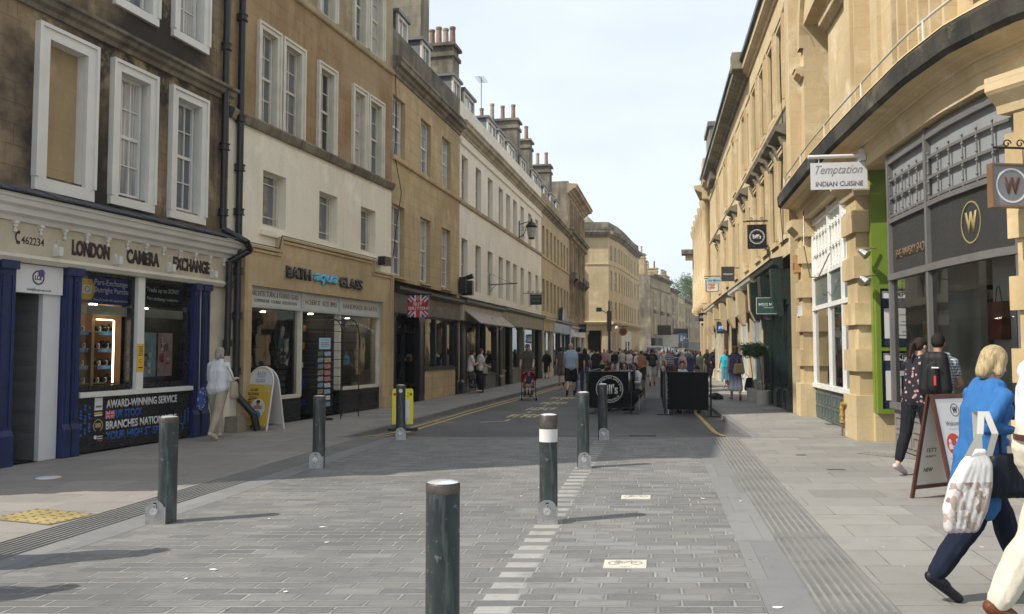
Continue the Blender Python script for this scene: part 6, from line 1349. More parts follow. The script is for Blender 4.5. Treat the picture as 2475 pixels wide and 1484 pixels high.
def person(pos, face, label, J, skin='l', top=('t', (.5, .5, .5)), bottom=('trousers', (.05, .05, .07)), hair=('short', (.05, .03, .02)), shoes=(.03, .03, .03), group=None, vox=.018, fat=1.0, fem=False, feat=False, hat=None, sleeve='short', fingers=False, bare=False, socks=None):
    """one person: Empty at the feet > body, hair, shirt, trousers / skirt, shoes. face = compass bearing of the view direction, degrees from +y clockwise"""
    root = thing('person', label, 'person', pos, group, rz=0)
    k = J['k']; Rz = Matrix.Rotation(R(-face), 3, 'Z')
    X = {q: (Rz @ v if isinstance(v, Vector) else v) for q, v in J.items()}
    side = Rz @ Vector((1, 0, 0)); fw = Rz @ Vector((0, 1, 0)); up = Vector((0, 0, 1)); rr = Rz
    Hq = (Matrix.Rotation(R(-face - J['yaw']), 3, 'Z') @ Matrix.Rotation(R(-J['hp']), 3, 'X'))
    def wide(bm, p0, p1, r0, r1, w0, w1):
        for s in (-1, 0, 1): cap_(bm, X[p0] + side * s * w0 * k, X[p1] + side * s * w1 * k, r0 * k, r1 * k)
    f = fat; cw = .075 if not fem else .06; hw = .075 if not fem else .085
    def torso(bm, e=0.0, low=True):
        wide(bm, 'chest', 'neck', .098 * f + e, .068 + e, cw * 1.0, cw * 1.1); wide(bm, 'waist', 'chest', .092 * f + e, .100 * f + e, .055 * f, cw)
        wide(bm, 'pel', 'waist', .105 * f + e, .092 * f + e, hw, .055 * f)
        if fem:
            for s in (-1, 1): ell_(bm, X['chest'] + (side * s * .075 + fw * .075 * f) * k, (.06 + e) * k, (.055 + e) * k, (.06 + e) * k)
        elif f > 1.1: ell_(bm, X['waist'] + fw * .05 * k, (.12 * f + e) * k, (.11 * f + e) * k, (.13 + e) * k)
    bm = bmesh.new(); torso(bm); cap_(bm, X['neck'], X['nk2'], .055 * k, .05 * k)
    hc = X['head']; HL = lambda x, y, z: hc + Hq @ Vector((x * k, y * k, z * k))
    ell_(bm, HL(0, -.008, .025), .074 * k, .092 * k, .088 * k, Hq); ell_(bm, HL(0, .018, -.045), .056 * k, .064 * k, .066 * k, Hq); ell_(bm, HL(0, .05, -.085), .026 * k, .025 * k, .02 * k); cap_(bm, X['nk2'], HL(0, -.01, -.04), .05 * k, .055 * k)
    cap_(bm, HL(0, .082, .015), HL(0, .098, -.022), .010 * k, .015 * k, 8); ell_(bm, HL(0, .079, -.058), .024 * k, .011 * k, .010 * k, Hq)
    for s in (-1, 1): ell_(bm, HL(s * .076, -.008, -.008), .010 * k, .02 * k, .030 * k, Hq, 8)
    for i, sd in enumerate((-1, 1)):
        cap_(bm, X['neck'] + (-up * .02) * k, X['sh%d' % i], .055 * k, .052 * f * k); cap_(bm, X['sh%d' % i], X['elb%d' % i], .050 * f * k, .038 * f * k); cap_(bm, X['elb%d' % i], X['wri%d' % i], .040 * f * k, .026 * k)
        hd = X['hd%d' % i]; wr = X['wri%d' % i]; ac = hd.cross(side * sd).normalized() if abs(hd.dot(side)) < .9 else fw; pn_ = side * -sd
        ac = (fw - hd * fw.dot(hd)).normalized(); pn_ = hd.cross(ac).normalized() * (1 if i == 0 else -1)
        pal = wr + hd * .055 * k; 
        for t_ in (-1, 0, 1): cap_(bm, wr + (hd * .02 + ac * t_ * .014) * k, wr + (hd * .085 + ac * t_ * .024) * k, .016 * k, .014 * k, 8)
        for fi, (o_, L) in enumerate(((.030, .062), (.010, .072), (-.010, .068), (-.030, .052))):
            b0 = wr + (hd * .088 + ac * o_) * k; m0 = b0 + (hd * .55 * L + side * -sd * .012 + ac * o_ * .2) * k; m1 = m0 + (hd * .38 * L - side * sd * .024) * k; cap_(bm, b0, m0, .0085 * k, .0078 * k, 6); cap_(bm, m0, m1, .0078 * k, .0066 * k, 6)
        t0 = wr + (hd * .03 + ac * .026) * k; t1 = t0 + (hd * .035 + ac * .026 - side * sd * .008) * k; t2 = t1 + (hd * .028 + ac * .004 - side * sd * .01) * k; cap_(bm, t0, t1, .012 * k, .010 * k, 6); cap_(bm, t1, t2, .010 * k, .008 * k, 6)
        cap_(bm, X['hip%d' % i], X['knee%d' % i], .082 * f * k, .052 * f * k); kn, an = X['knee%d' % i], X['ank%d' % i]; mid_ = kn + (an - kn) * .32 - fw * .012 * k; cap_(bm, kn, mid_, .050 * f * k, .054 * f * k); cap_(bm, mid_, an, .054 * f * k, .032 * k); cap_(bm, X['heel%d' % i], X['toe%d' % i], .032 * k, .024 * k)
    fuse(bm, 'body', skinm(skin), root, None, vox=min(vox, .011) if fingers else vox, smooth=2)
    # garments
    kind, col = top[0], top[1]; tm = cloth('cloth_%s_%s' % ('_'.join('%03d' % int(c * 999) for c in col), top[2] if len(top) > 2 else 'plain'), col, *(top[2:] if len(top) > 2 else ()))
    bm = bmesh.new()
    if kind == 'tuck': wide(bm, 'chest', 'neck', .112 * f, .082, cw, cw * 1.1); wide(bm, 'waist', 'chest', .104 * f, .114 * f, .06 * f, cw)
    else: torso(bm, .022)
    if kind in ('jacket', 'long'): wide(bm, 'pel', 'waist', .125 * f, .11 * f, hw, .06); 
    sl = {'short': .55, 'long': 1.9, 'none': 0, 'cap': .3, 'three': 1.5}[sleeve]
    for i, sd in enumerate((-1, 1)):
        cap_(bm, X['neck'] - up * .022 * k, X['sh%d' % i], .062 * k, .062 * f * k)
        S, E, W_ = X['sh%d' % i], X['elb%d' % i], X['wri%d' % i]
        if sl > 0: q = min(1, sl); cap_(bm, S, S + (E - S) * q, .062 * f * k, (.060 - .008 * q) * f * k)
        if sl > 1: q = min(1, sl - 1) * .93; cap_(bm, E, E + (W_ - E) * q, .052 * f * k, .037 * k)
    if kind == 'jacket':
        for s in (-1, 0, 1): cap_(bm, X['waist'] + side * s * .07 * k, X['pel'] + (side * s * .10 - up * .30 - fw * .07) * k, .11 * f * k, .115 * f * k)
    fuse(bm, 'jacket' if kind == 'jacket' else ('dress_top' if bottom[0] == 'dress' else 'shirt'), tm, root, None, vox=vox, smooth=2)
    bk, bc = bottom[0], bottom[1]; bmtl = tm if bc is None else cloth('cloth_%s_%s' % ('_'.join('%03d' % int(c * 999) for c in bc), bottom[2] if len(bottom) > 2 else 'plain'), bc, *(bottom[2:] if len(bottom) > 2 else ()))
    bm = bmesh.new()
    if bk in ('trousers', 'shorts', 'leggings', 'crop', 'wide'):
        e = {'trousers': .020, 'shorts': .026, 'leggings': .008, 'crop': .022, 'wide': .027}[bk]
        wide(bm, 'pel', 'waist', .108 * f + e * .6, .097 * f + (.016 if kind == 'tuck' else .004), hw, .055 * f)
        for i in (0, 1):
            H, K, A = X['hip%d' % i], X['knee%d' % i], X['ank%d' % i]; cap_(bm, H, K if bk != 'shorts' else H + (K - H) * .86, .083 * f * k + e * k, (.058 * f + e * (1 if bk != 'shorts' else 2.2)) * k)
            if bk != 'shorts': 
                q = .82 if bk == 'crop' else .97; m_ = K + (A - K) * .35 - fw * .01 * k; cap_(bm, K, m_, (.054 * f + e) * k, (.056 * f + e) * k); cap_(bm, m_, K + (A - K) * q, (.056 * f + e) * k, (.036 + e * 1.25) * k)
        fuse(bm, {'shorts': 'shorts'}.get(bk, 'trousers'), bmtl, root, None, vox=vox, smooth=2)
    else:
        L = bottom[-1] if isinstance(bottom[-1], float) else .75   # hem as a share of the leg
        kn = (X['knee0'] + X['knee1']) / 2; an = (X['ank0'] + X['ank1']) / 2; pel = X['pel']; q0 = pel; q1 = kn; hem = pel + (an - pel) * L; spread = abs((X['knee0'] - X['knee1']).dot(fw)) * .5
        wide(bm, 'pel', 'waist', .115 * f, .095 * f, hw, .05)
        for s in (-1, 0, 1):
            for t_ in (-1, 1): cap_(bm, pel + side * s * .08 * k, hem + (side * s * .13 + fw * t_ * (.03 + spread * .7)) * k, .10 * f * k, .085 * k)
        fuse(bm, 'skirt', bmtl, root, None, vox=vox, smooth=2)
    sm_ = cloth('shoe_%03d_%03d_%03d' % tuple(int(c * 999) for c in shoes), shoes, rough=.5)
    for i in (0, 1):
        bm = bmesh.new(); hl, to = X['heel%d' % i], X['toe%d' % i]; dz = Vector((0, 0, .004)) * k; cap_(bm, hl, to, .042 * k, .034 * k); cap_(bm, hl + (to - hl) * .1, hl + (to - hl) * .5 + up * .02 * k, .042 * k, .04 * k)
        o = fuse(bm, 'shoe', sm_, root, None, vox=min(vox, .014), smooth=1)
        if socks: bm = bmesh.new(); cap_(bm, X['ank%d' % i] - up * .02 * k, X['ank%d' % i] + (X['knee%d' % i] - X['ank%d' % i]) * .2, .04 * k, .042 * k); fuse(bm, 'sock', cloth('sock_dark', socks), root, None, vox=vox, smooth=1)
    # hair
    hk, hcx = hair[0], hair[1]; hm = cloth('hair_%03d_%03d_%03d' % tuple(int(c * 999) for c in hcx), hcx, rough=.6)
    if hk != 'bald':
        bm = bmesh.new()
        ell_(bm, HL(0, -.020, .038), .083 * k, .094 * k, .088 * k, Hq); ell_(bm, HL(0, -.045, .0), .078 * k, .066 * k, .075 * k, Hq)
        if hk in ('bob', 'long', 'curly'):
            for s in (-1, 1): cap_(bm, HL(s * .066, -.02, .03), HL(s * .072, -.01, -.075 if hk != 'long' else -.16), .032 * k, .030 * k, 8)
            cap_(bm, HL(0, -.06, .02), HL(0, -.072, -.09 if hk != 'long' else -.24), .062 * k, .055 * k)
        if hk == 'pony': cap_(bm, HL(0, -.09, .03), HL(0, -.15, -.02), .025 * k, .032 * k); cap_(bm, HL(0, -.15, -.02), HL(0, -.14, -.20), .034 * k, .016 * k)
        if hk == 'bun': ell_(bm, HL(0, -.10, .08), .045 * k, .04 * k, .04 * k)
        if hk == 'curly':
            q = random.Random(int(pos[0] * 100) % 997)
            for _ in range(26): a, b = q.uniform(0, 6.28), q.uniform(-.35, 1.2); ell_(bm, HL(math.cos(a) * math.cos(b) * .082, -.028 + math.sin(a) * math.cos(b) * .085, .03 + math.sin(b) * .08), .026 * k, .026 * k, .024 * k, n=7)
        if hk == 'beard': ell_(bm, HL(0, .035, -.075), .05 * k, .052 * k, .042 * k, Hq)
        fuse(bm, 'hair', hm, root, None, vox=min(vox, .012), smooth=2)
    if feat:
        mb = MB(); o3 = parent_world(root)
        for s in (-1, 1): mb.ball(o3 + HL(s * .030, .073, .008), .0105 * k, 8, sc=(1.3, .7, .75))
        mb.build('eyes', paint('eye_dark', (.03, .02, .02), .3), root); mb = MB(); mb.ball(o3 + HL(0, .0865, -.055), .016 * k, 8, sc=(1.25, .35, .3)); mb.build('mouth', paint('lip', (.30, .11, .09), .5), root)
        mb = MB()
        for s in (-1, 1): mb.cyl(o3 + HL(s * .016, .083, .030), o3 + HL(s * .044, .073, .032), .004 * k, .003 * k, 6)
        mb.build('eyebrows', hm, root)
    if feat == 'glasses' or feat == 'shades':
        mb = MB()
        for s in (-1, 1): mb.ball(o3 + HL(s * .034, .086, .008), .024 * k, 8, sc=(1.1, .25, .8), rot=Hq)
        mb.build('sunglasses', SIGNB, root)
    if hat:
        hmt = cloth('hat_%s' % hat[1][:3].__str__().strip('()').replace(', ', '_'), hat[1]) if len(hat) < 3 else cloth('hat_' + hat[2], hat[1], 'floral', hat[3]); bm = bmesh.new(); ell_(bm, HL(0, -.012, .058), .090 * k, .100 * k, .068 * k, Hq)
        if hat[0] == 'cap': ell_(bm, HL(0, .10, .045), .068 * k, .06 * k, .010 * k, Hq)
        else: ell_(bm, HL(0, 0, .03), .15 * k, .16 * k, .014 * k, Hq)
        fuse(bm, 'hat', hmt, root, None, vox=.010, smooth=2)
    root['_J'] = 0; del root['_J']
    return root, {q: (Vector(pos) + v if isinstance(v, Vector) and not q.startswith('hd') else v) for q, v in X.items()}, dict(side=side, fw=fw, HL=lambda x, y, z: Vector(pos) + HL(x, y, z), k=k)
def walk(ph=1, a=22, **kw):
    """mid-stride pose: ph = +1 left leg forward"""
    F_, B_ = (a, 6), (-a * .75, 22 + a * .4)
    legs = (F_, B_) if ph > 0 else (B_, F_); arms = ((-18 * ph, 7, 16), (20 * ph, 7, 22))
    kw.setdefault('legs', legs); kw.setdefault('arms', arms); return skeleton(**kw)
# ------------------------------------------------------------------ bollards
def bollard_mat():
    t = NT('patinated_bollard'); o = t.obj(); n1 = t.noise(t.obj((6, 6, 1.6)), 1, 6, .65); n2 = t.noise(o, 26, 5); n3 = t.noise(t.obj((16, 16, 2)), 1.0, 4)
    c = t.mix(t.rng(n1, .38, .62, 0, 1), (.028, .034, .037), (.050, .064, .061)); c = t.mix(t.rng(n3, .55, .68, 0, .7), c, (.12, .15, .135)); c = t.mix(t.rng(n2, .62, .7, 0, .6), c, (.20, .21, .19)); c = t.mix(t.rng(n2, .28, .36, .7, 0), c, (.05, .03, .02))
    return t.bsdf(c, t.rng(n1, .3, .7, .32, .55), .25, n2, .3, .004)
BOL = bollard_mat(); BROWN = paint('worn_brown_band', (.075, .062, .052), .45, metal=.3, var=.4, sc=14, chip=(.20, .15, .10)); WBAND = paint('white_band', (.62, .60, .56), .5, var=.12, sc=10, chip=(.4, .38, .35)); CAPM = paint('polished_cap', (.80, .81, .83), .18, metal=.6, var=.1, sc=8)
def bollard(u, v, label, h=.98, plate=True, band=False, px=-.10, pos=None):
    p = pos if pos else at(u, v); r = .085; o = thing('bollard', label, 'bollard', p, 'steel bollards across the street')
    mb = MB(); mb.lathe([(r, 0), (r, h - .02)], p, 32); b = mb.build('post', BOL, o); sharp(b)
    mb = MB(); mb.lathe([(r + .001, h - .05 if not band else h - .13), (r + .001, h - .012), (r - .006, h)], p, 32); sharp(mb.build('top_band', BROWN, o))
    mb = MB(); mb.lathe([(r - .006, h), (r - .016, h + .004), (.04, h + .011), (0, h + .013)], p, 32); sharp(mb.build('cap', CAPM, o), 60)
    if band: mb = MB(); mb.lathe([(r + .0015, h - .25), (r + .0015, h - .131)], p, 32); mb.build('white_band', WBAND, o, smooth=True)
    if plate:
        M = frame_M(p + Vector((px, -r - .02, 0)), (1, .08, 0), (.08, -1, 0)); w = .082 if not band else .085; P = [(-w, 0)] + [(w, 0)] + [(w * math.cos(R(a)), .15 + w * .9 * math.sin(R(a))) for a in range(0, 181, 15)]
        mb = MB(); flat(mb, M, P, 0, .008); mb.face([M @ Vector((q[0], q[1], 0)) for q in P[::-1]]); mb.box(p.x + px - .03, p.x + px + .10, p.y - r - .02, p.y - .03, 0.0, .16); mb.build('lock_plate', STEEL, o)
        mb = MB(); flat(mb, M, rect(-.012, .016, .165, .20), .007, .0095); mb.build('slot', SIGNB, o)
        c = M @ Vector((-.002, .12, .009)); mb = MB(); ring(mb, M @ Matrix.Translation((-.002, .12, .009)), 0, .034, 0, .022, 22); ring(mb, M @ Matrix.Translation((-.002, .12, .031)), .018, .026, 0, .004, 22); pl = mb.build('padlock', paint('bright_padlock', (.75, .75, .76), .2, metal=.8, var=.1), o)
        mb = MB(); mb.tube([M @ Vector((-.012, .145, .02)), M @ Vector((-.004, .185, .018)), M @ Vector((.014, .18, .018)), M @ Vector((.018, .14, .02))], .006, 6); mb.build('shackle', STEEL, pl)
    return o
bollard(403, 1262, 'green patinated bollard with padlock, leftmost of all, on the near left', px=-.07)
bollard(770, 1130, 'dark grey bollard with padlock before the glass shop, second of the left row', px=-.02)
bollard(968, 1062, 'dark bollard standing in front of the yellow plastic sign', px=.01)
bollard(1326, 1262, 'bollard with a white band near its top and streaked bird lime', band=True, px=-.02, h=1.0)
bollard(1410, 1130, 'greenish bollard with lock plate, between the white-banded one and the black barrier', px=0, h=1.03)
bollard(1457, 1063, 'dark slim-looking bollard overlapping the round logo of the black barrier', px=0, h=1.0)
p = Vector(((1072 - 1237) / FPX * 4.08, 4.08, 0)); bollard(0, 0, 'large dark bollard at bottom centre, nearest the camera, cut by the picture edge', plate=False, pos=p, h=.945)
lime = paint('bird_lime', (.5, .48, .40), .8, var=.3, sc=30, chip=(.1, .12, .11))
def bx_(M, P, z0, z1, mat, parent, name='small_print'): mb = MB(); flat(mb, M, P, z0, z1); return mb.build(name, mat, parent)
pb = at(968, 1062); o = thing('sticker', 'small round pale sticker on the bollard before the yellow notice', 'sticker', pb + Vector((0, -.09, .86))); bx_(frame_M(pb + Vector((.01, -.084, .88)), (1, 0, 0), (0, -1, 0)), disc(.035, 16), 0, .005, TAGW, o, 'print')
# ------------------------------------------------------------------ boards and signs on the pavement
def board(c, nrm, w, h, spread, label, frame, face, back, round_top=False, name='pavement_sign', fw=.03, tilt=None):
    """folding A-board: returns root, matrix of the printed front (origin at its bottom centre, y up the slope)"""
    o = thing(name, label, 'A-board', c); n = Vector((*nrm, 0)).normalized(); x = Vector((-n.y, n.x, 0)); c = Vector(c)
    Ms = []
    for sgn in (1, -1):
        base = c + n * sgn * spread / 2; top = c + n * sgn * .02 + Vector((0, 0, h)); y = (top - base).normalized(); z = (x * sgn).cross(y).normalized(); M = frame_M(base, x * sgn, z); H = (top - base).length
        Ms.append(M); mb = MB(); f = fw
        if not round_top:
            for q in (rect(-w / 2, -w / 2 + f, 0, H), rect(w / 2 - f, w / 2, 0, H), rect(-w / 2 + f, w / 2 - f, H - f, H), rect(-w / 2 + f, w / 2 - f, .1, .1 + f)): flat(mb, M, q, -.012, .012); mb.face([M @ Vector((a, b, -.012)) for a, b in q[::-1]])
        else:
            P = [(-w / 2, .1)] + [(-w / 2 * math.cos(R(a)), H - w / 2 + w / 2 * math.sin(R(a))) for a in range(0, 181, 12)] + [(w / 2, .1)]
            pts = [M @ Vector((a * 1.0, b, 0)) for a, b in [(-w / 2, 0)] + P[1:-1] + [(w / 2, 0)]]; mb.tube(pts, .018, 8)
        mb.build('frame', frame, o); mb = MB()
        if not round_top: P = rect(-w / 2 + f, w / 2 - f, .1 + f, H - f)
        flat(mb, M, P, -.008, .006, 0); mb.face([M @ Vector((a, b, -.008)) for a, b in P[::-1]], None, 0); mb.build('panel', face if sgn > 0 else back, o)
    return o, Ms[0], Ms[1], H
c = (at(575, 1038) + at(678, 1040)) / 2; c = at(612, 1040) + Vector((.13, .2, 0))
o, M, M2, H = board(c, (-.42, -.9), .66, 1.27, .52, 'yellow and white round-topped A-board advertising glass blowing outside the glass shop', SIGNW, YSGN, SIGNW, True)
mb = MB(); w = .30; P = [(-w, H - .36)] + [(-w * math.cos(R(a)), H - w - .03 + w * math.sin(R(a))) for a in range(0, 181, 12)] + [(w, H - .36)]; flat(mb, M, P, .006, .009); mb.build('white_head', SIGNW, o)
gp = paint('grey_print_dark', (.10, .09, .09)); T = lambda x, y: M @ Matrix.Translation((x, y, .0095))
text('BATH', gp, T(0, H - .13), .22, .07, o, ext=.001); text('aqua', paint('teal_print', (.05, .22, .34)), T(.0, H - .205), .2, .06, o, ext=.001, shear=.3); text('GLASS', gp, T(0, H - .285), .24, .07, o, ext=.001)
for i, tx in enumerate(('GLASS', 'BLOWING', 'STUDIO')): text(tx, SIGNB, T(-.13, H - .47 - i * .085), .2 if i != 1 else .28, .06, o, ext=.001, bold=.02)
mb = MB(); flat(mb, T(.0, .36), disc(.19, 28, .02, .09), 0, .001); mb.build('print_disc', SIGNW, o)
mb = MB(); Tm = T(.02, .45); flat(mb, Tm, disc(.05, 16, 0, .10, 1.15), .001, .002); flat(mb, Tm, rect(-.11, .11, -.02, .05), .001, .0021); mb.build('print_figure', skinm('m'), o); mb = MB(); flat(mb, Tm, disc(.052, 12, 0, .135, .6), .0025, .003); mb.build('print_hair', SIGNB, o)
mb = MB(); flat(mb, T(.02, .30), disc(.105, 24), .002, .004); mb.build('print_glass_ball', paint('aqua_ball', (.04, .25, .42), .4, var=.4, sc=30), o)
for i in range(4): mb = MB(); flat(mb, T(-.21, .62 - i * .035), rect(-.08, .04, -.008, .008), 0, .001); mb.build('small_print', SIGNB, o)
text('DAILY', paint('orange_print', (.5, .12, .02)), T(-.18, H - .74), .12, .04, o, ext=.001); text('"BREATH IN\nA BUBBLE"', SIGNB, T(-.15, .22), .2, .05, o, ext=.001)
text('BATH\naqua\nGLASS', SIGNW, T(.2, H - .44), .16, .13, o, ext=.001)
# yellow plastic notice behind the third bollard
c = at(973, 1041); o = thing('plastic_notice', 'yellow plastic pavement notice with a white panel and black foot behind a bollard', 'notice', c); M = frame_M(c, (1, .1, 0), (.1, -1, 0))
mb = MB(); P = [(-.2, .13), (-.21, .16), (-.21, .80), (-.19, .84), (.19, .84), (.21, .80), (.21, .16), (.2, .13)]; flat(mb, M, P, -.015, .015); mb.face([M @ Vector((a, b, -.015)) for a, b in P[::-1]]); mb.build('panel', paint('vivid_yellow', (.72, .66, .02), .4, var=.04), o)
mb = MB(); flat(mb, M, rect(-.14, .14, .17, .62), .015, .018); mb.build('white_area', SIGNW, o); mb = MB(); [flat(mb, M, rect(-.12, .12, .2 + i * .035, .205 + i * .035), .018, .019) for i in range(2)]; mb.build('rule_line', SIGNB, o)
for x in (-.16, .16): mb = MB(); flat(mb, M, disc(.03, 14, x, .73), .015, .018); mb.build('red_roundel', RSGN, o)
text('S         n', SIGNB, M @ Matrix.Translation((0, .76, .016)), .24, .04, o, ext=.001, bold=.01); text('N         g', SIGNB, M @ Matrix.Translation((0, .70, .016)), .24, .04, o, ext=.001, bold=.01)
mb = MB(); mb.box(c.x - .28, c.x + .30, c.y - .12, c.y + .12, 0, .05); mb.box(c.x - .06, c.x + .06, c.y - .03, c.y + .03, .05, .2); mb.build('foot', BLACK, o)
# dark red A-board by the whisky shop
REDW = paint('dark_red_wood', (.075, .024, .017), .4, var=.25, sc=6)
a_, b_ = at(2192, 1200), at(2290, 1218); c = Vector((4.74, 8.79, 0))
o, M, M2, H = board(c, (.44, -.9), .66, 1.13, .50, 'dark red wooden A-board with white welcome poster outside the whisky shop', REDW, SIGNW, SIGNW, fw=.045)
T = lambda x, y: M @ Matrix.Translation((x, y, .0065))
mb = MB(); ring(mb, T(0, H - .17), .062, .07, 0, .001, 30); mb.build('emblem_ring', SIGNB, o); text('W', SIGNB, T(0, H - .17), .085, .075, o, ext=.001, bold=.05)
text('Welcome back', paint('grey_print', (.15, .15, .16)), T(0, H - .31), .38, .05, o, ext=.001, bold=.015); text('TO KEEP YOU S', paint('pale_print', (.4, .4, .4)), T(0, H - .37), .3, .022, o, ext=.0005)
for i, y in enumerate((H - .53, H - .84)):
    mb = MB(); flat(mb, T(-.12, y), disc(.115, 30), 0, .001); mb.build('red_disc', paint('notice_red', (.5, .05, .04), .5), o)
    if i == 0:
        mb = MB(); Tm = T(-.12, y); [flat(mb, Tm, disc(.022, 14, x, .035), .001, .002) for x in (-.06, .06)]; [flat(mb, Tm, [(x - .03, -.05), (x + .03, -.05), (x + .03, -.01), (x + .015, .01), (x - .015, .01), (x - .03, -.01)], .001, .002) for x in (-.06, .06)]; flat(mb, Tm, rect(-.025, .025, -.026, -.018), .001, .002); mb.build('two_metre_symbol', SIGNW, o)
        for j in range(2): text('Please keep your' if j == 0 else 'distance here', gp, T(-.12, y - .15 - j * .035), .2, .022, o, ext=.0005)
# inner face of the far leaf
Mi = M2 @ Matrix.Rotation(math.pi, 4, 'Y'); T2 = lambda x, y: Mi @ Matrix.Translation((x, y, .009))
text('FETT', SIGNB, T2(-.12, H - .62), .16, .045, o, ext=.001); text('PURITY', gp, T2(-.12, H - .69), .16, .025, o, ext=.001); text('NEW', SIGNB, T2(-.13, H - .84), .14, .045, o, ext=.001, bold=.02)
# ------------------------------------------------------------------ black cafe barriers
def barrier(p0, p1, label, z0=.16, z1=1.14, logo=False, posts_=(1, 1)):
    p0, p1 = Vector(p0), Vector(p1); o = thing('cafe_barrier', label, 'barrier', p0, 'black cafe barriers in the road'); d = (p1 - p0); L = d.length; x = d.normalized(); z = Vector((x.y, -x.x, 0)); M = frame_M(p0, x, z)
    mb = MB(); flat(mb, M, rect(.07, L - .07, z0, z1), -.008, .008); mb.face([M @ Vector((a, b, -.008)) for a, b in rect(.07, L - .07, z0, z1)[::-1]]); mb.build('banner', paint('black_banner', (.006, .008, .008), .9, var=.3, sc=2, bump=.4, spec=.15), o)
    for q, on in ((0, posts_[0]), (L, posts_[1])):
        if not on: continue
        mb = MB(); b = M @ Vector((q, 0, 0)); mb.cyl(b, b + Vector((0, 0, 1.15)), .024, .024, 12); mb.build('pole', BLACK, o); mb = MB(); mb.box(-.2, .2, -.012, .03, .0, 1) if False else flat(mb, frame_M(b, x, (0, 0, 1)), rect(-.19, .19, -.05, .05), 0, .03); mb.build('base_foot', BLACK, o)
    mb = MB(); mb.cyl(M @ Vector((.0, z1 + .0, 0)), M @ Vector((L, z1, 0)), .012, .012, 8); mb.cyl(M @ Vector((.0, z0, 0)), M @ Vector((L, z0, 0)), .010, .010, 8); mb.build('rail', BLACK, o)
    if logo:
        Tc = M @ Matrix.Translation((L * .5 + .01, (z0 + z1) / 2 + .02, .009)); wl = paint('banner_white', (.55, .55, .53), .6); mb = MB(); ring(mb, Tc, .345, .365, 0, .002, 60); mb.build('logo_ring', wl, o)
        text("bill's", wl, Tc @ Matrix.Translation((.01, 0, 0)), .42, .27, o, ext=.001, bold=.03)
        S_ = 'Breakfast Lunch Dinner \u2022 Breakfast Lunch Dinner \u2022 '; n_ = len(S_)
        for i, ch in enumerate(S_):
            if ch == ' ': continue
            a = 140 - 360 * i / n_; text(ch, wl, Tc @ Matrix.Rotation(R(a - 90), 4, 'Z') @ Matrix.Translation((0, .30, 0)), None, .058 if ch not in 'acemnrsu' and ch != '\u2022' else (.044 if ch != '\u2022' else .012), o, name='logo_letter', ext=.001, bold=.02)
    return o
def rp(u, v): return at(u, v, RZ)
A0, A1, A2 = rp(1420, 1000), rp(1526, 1001), rp(1558, 961); B0, B1_, B2 = rp(1607, 1003), rp(1719, 1007), rp(1598, 962)
barrier(A0, A1, "black cafe barrier with the white round bill's logo facing the camera", logo=True)
barrier(A1 + Vector((.03, .1, 0)), A2, 'plain black barrier running back from the right edge of the logo barrier', posts_=(0, 1))
barrier(B0, B1_, 'plain black cafe barrier on the right, facing the camera between two posts')
barrier(B2, B0 + Vector((-.02, .1, 0)), 'plain black barrier running back from the left post of the right-hand pen', posts_=(1, 0))
barrier(A0 + Vector((.02, .1, 0)), A0 + Vector((1.5, 7.4, 0)), 'plain black barrier on the far left side of the logo pen', posts_=(0, 1))
o = thing('post_stripes', 'white and black striped sleeve stuck on the left post of the right-hand barrier pen', 'post sleeve', B0 + Vector((.08, -.03, 0)))
for i in range(7): mb = MB(); q = B0 + Vector((.085, -.03, .30 + i * .11)); mb.cyl(q, q + Vector((0, 0, .07 if i % 2 else .04)), .02, .02, 8); mb.build('stripe', WHITE, o)
mb = MB(); q = B0 + Vector((.085, -.03, 0)); mb.cyl(q, q + Vector((0, 0, 1.0)), .014, .014, 8); mb.build('tube', TAGW, o)
# cafe tables and chairs
CHR = paint('chrome_wire', (.45, .45, .45), .3, metal=.8)
def cafe_chair(p, face, label):
    o = thing('cafe_chair', label, 'chair', p, 'metal cafe chairs inside the pens'); f = Matrix.Rotation(R(-face), 4, 'Z'); W_ = lambda x, y, z: Vector(p) + f @ Vector((x, y, z))
    for sx in (-1, 1):
        for sy in (-1, 1): mb = MB(); mb.tube([W_(sx * .2, sy * .2, 0), W_(sx * .18, sy * .17, .44)], .009, 6); mb.build('leg', CHR, o)
    mb = MB(); mb.tube([W_(-.18, -.17, .44), W_(-.19, -.23, .84), W_(.19, -.23, .84), W_(.18, -.17, .44)], .011, 6); mb.build('back_frame', CHR, o)
    mb = MB(); P = [W_(-.19, -.18, .45), W_(.19, -.18, .45), W_(.2, .2, .46), W_(-.2, .2, .46)]; mb.face(P); mb.face([q - Vector((0, 0, .02)) for q in P[::-1]]); [mb.face([P[i], P[(i + 1) % 4], P[(i + 1) % 4] - Vector((0, 0, .02)), P[i] - Vector((0, 0, .02))]) for i in range(4)]; mb.build('seat', OAK, o)
    mb = MB(); Q = [W_(-.18, -.21, .62), W_(.18, -.21, .62), W_(.18, -.235, .82), W_(-.18, -.235, .82)]; mb.face(Q); mb.face([q - f @ Vector((0, .012, 0)) for q in Q[::-1]]); mb.build('backrest', OAK, o)
def cafe_table(p, label):
    o = thing('cafe_table', label, 'table', p, 'round cafe tables inside the pens'); p = Vector(p); mb = MB(); mb.lathe([(0, .73), (.34, .73), (.34, .755), (0, .755)], p, 24); mb.build('table_top', OAK, o); mb = MB(); mb.lathe([(.2, 0), (.2, .02), (.03, .05), (.025, .73)], p, 12); mb.build('pedestal', BLACK, o)
TA, TB = A0.lerp(A1, .5) + Vector((.25, 1.5, 0)), B0.lerp(B1_, .5) + Vector((.2, 1.5, 0)); cafe_table(TA, 'round wooden cafe table behind the logo barrier'); cafe_table(TB, 'round wooden cafe table behind the right-hand barrier')
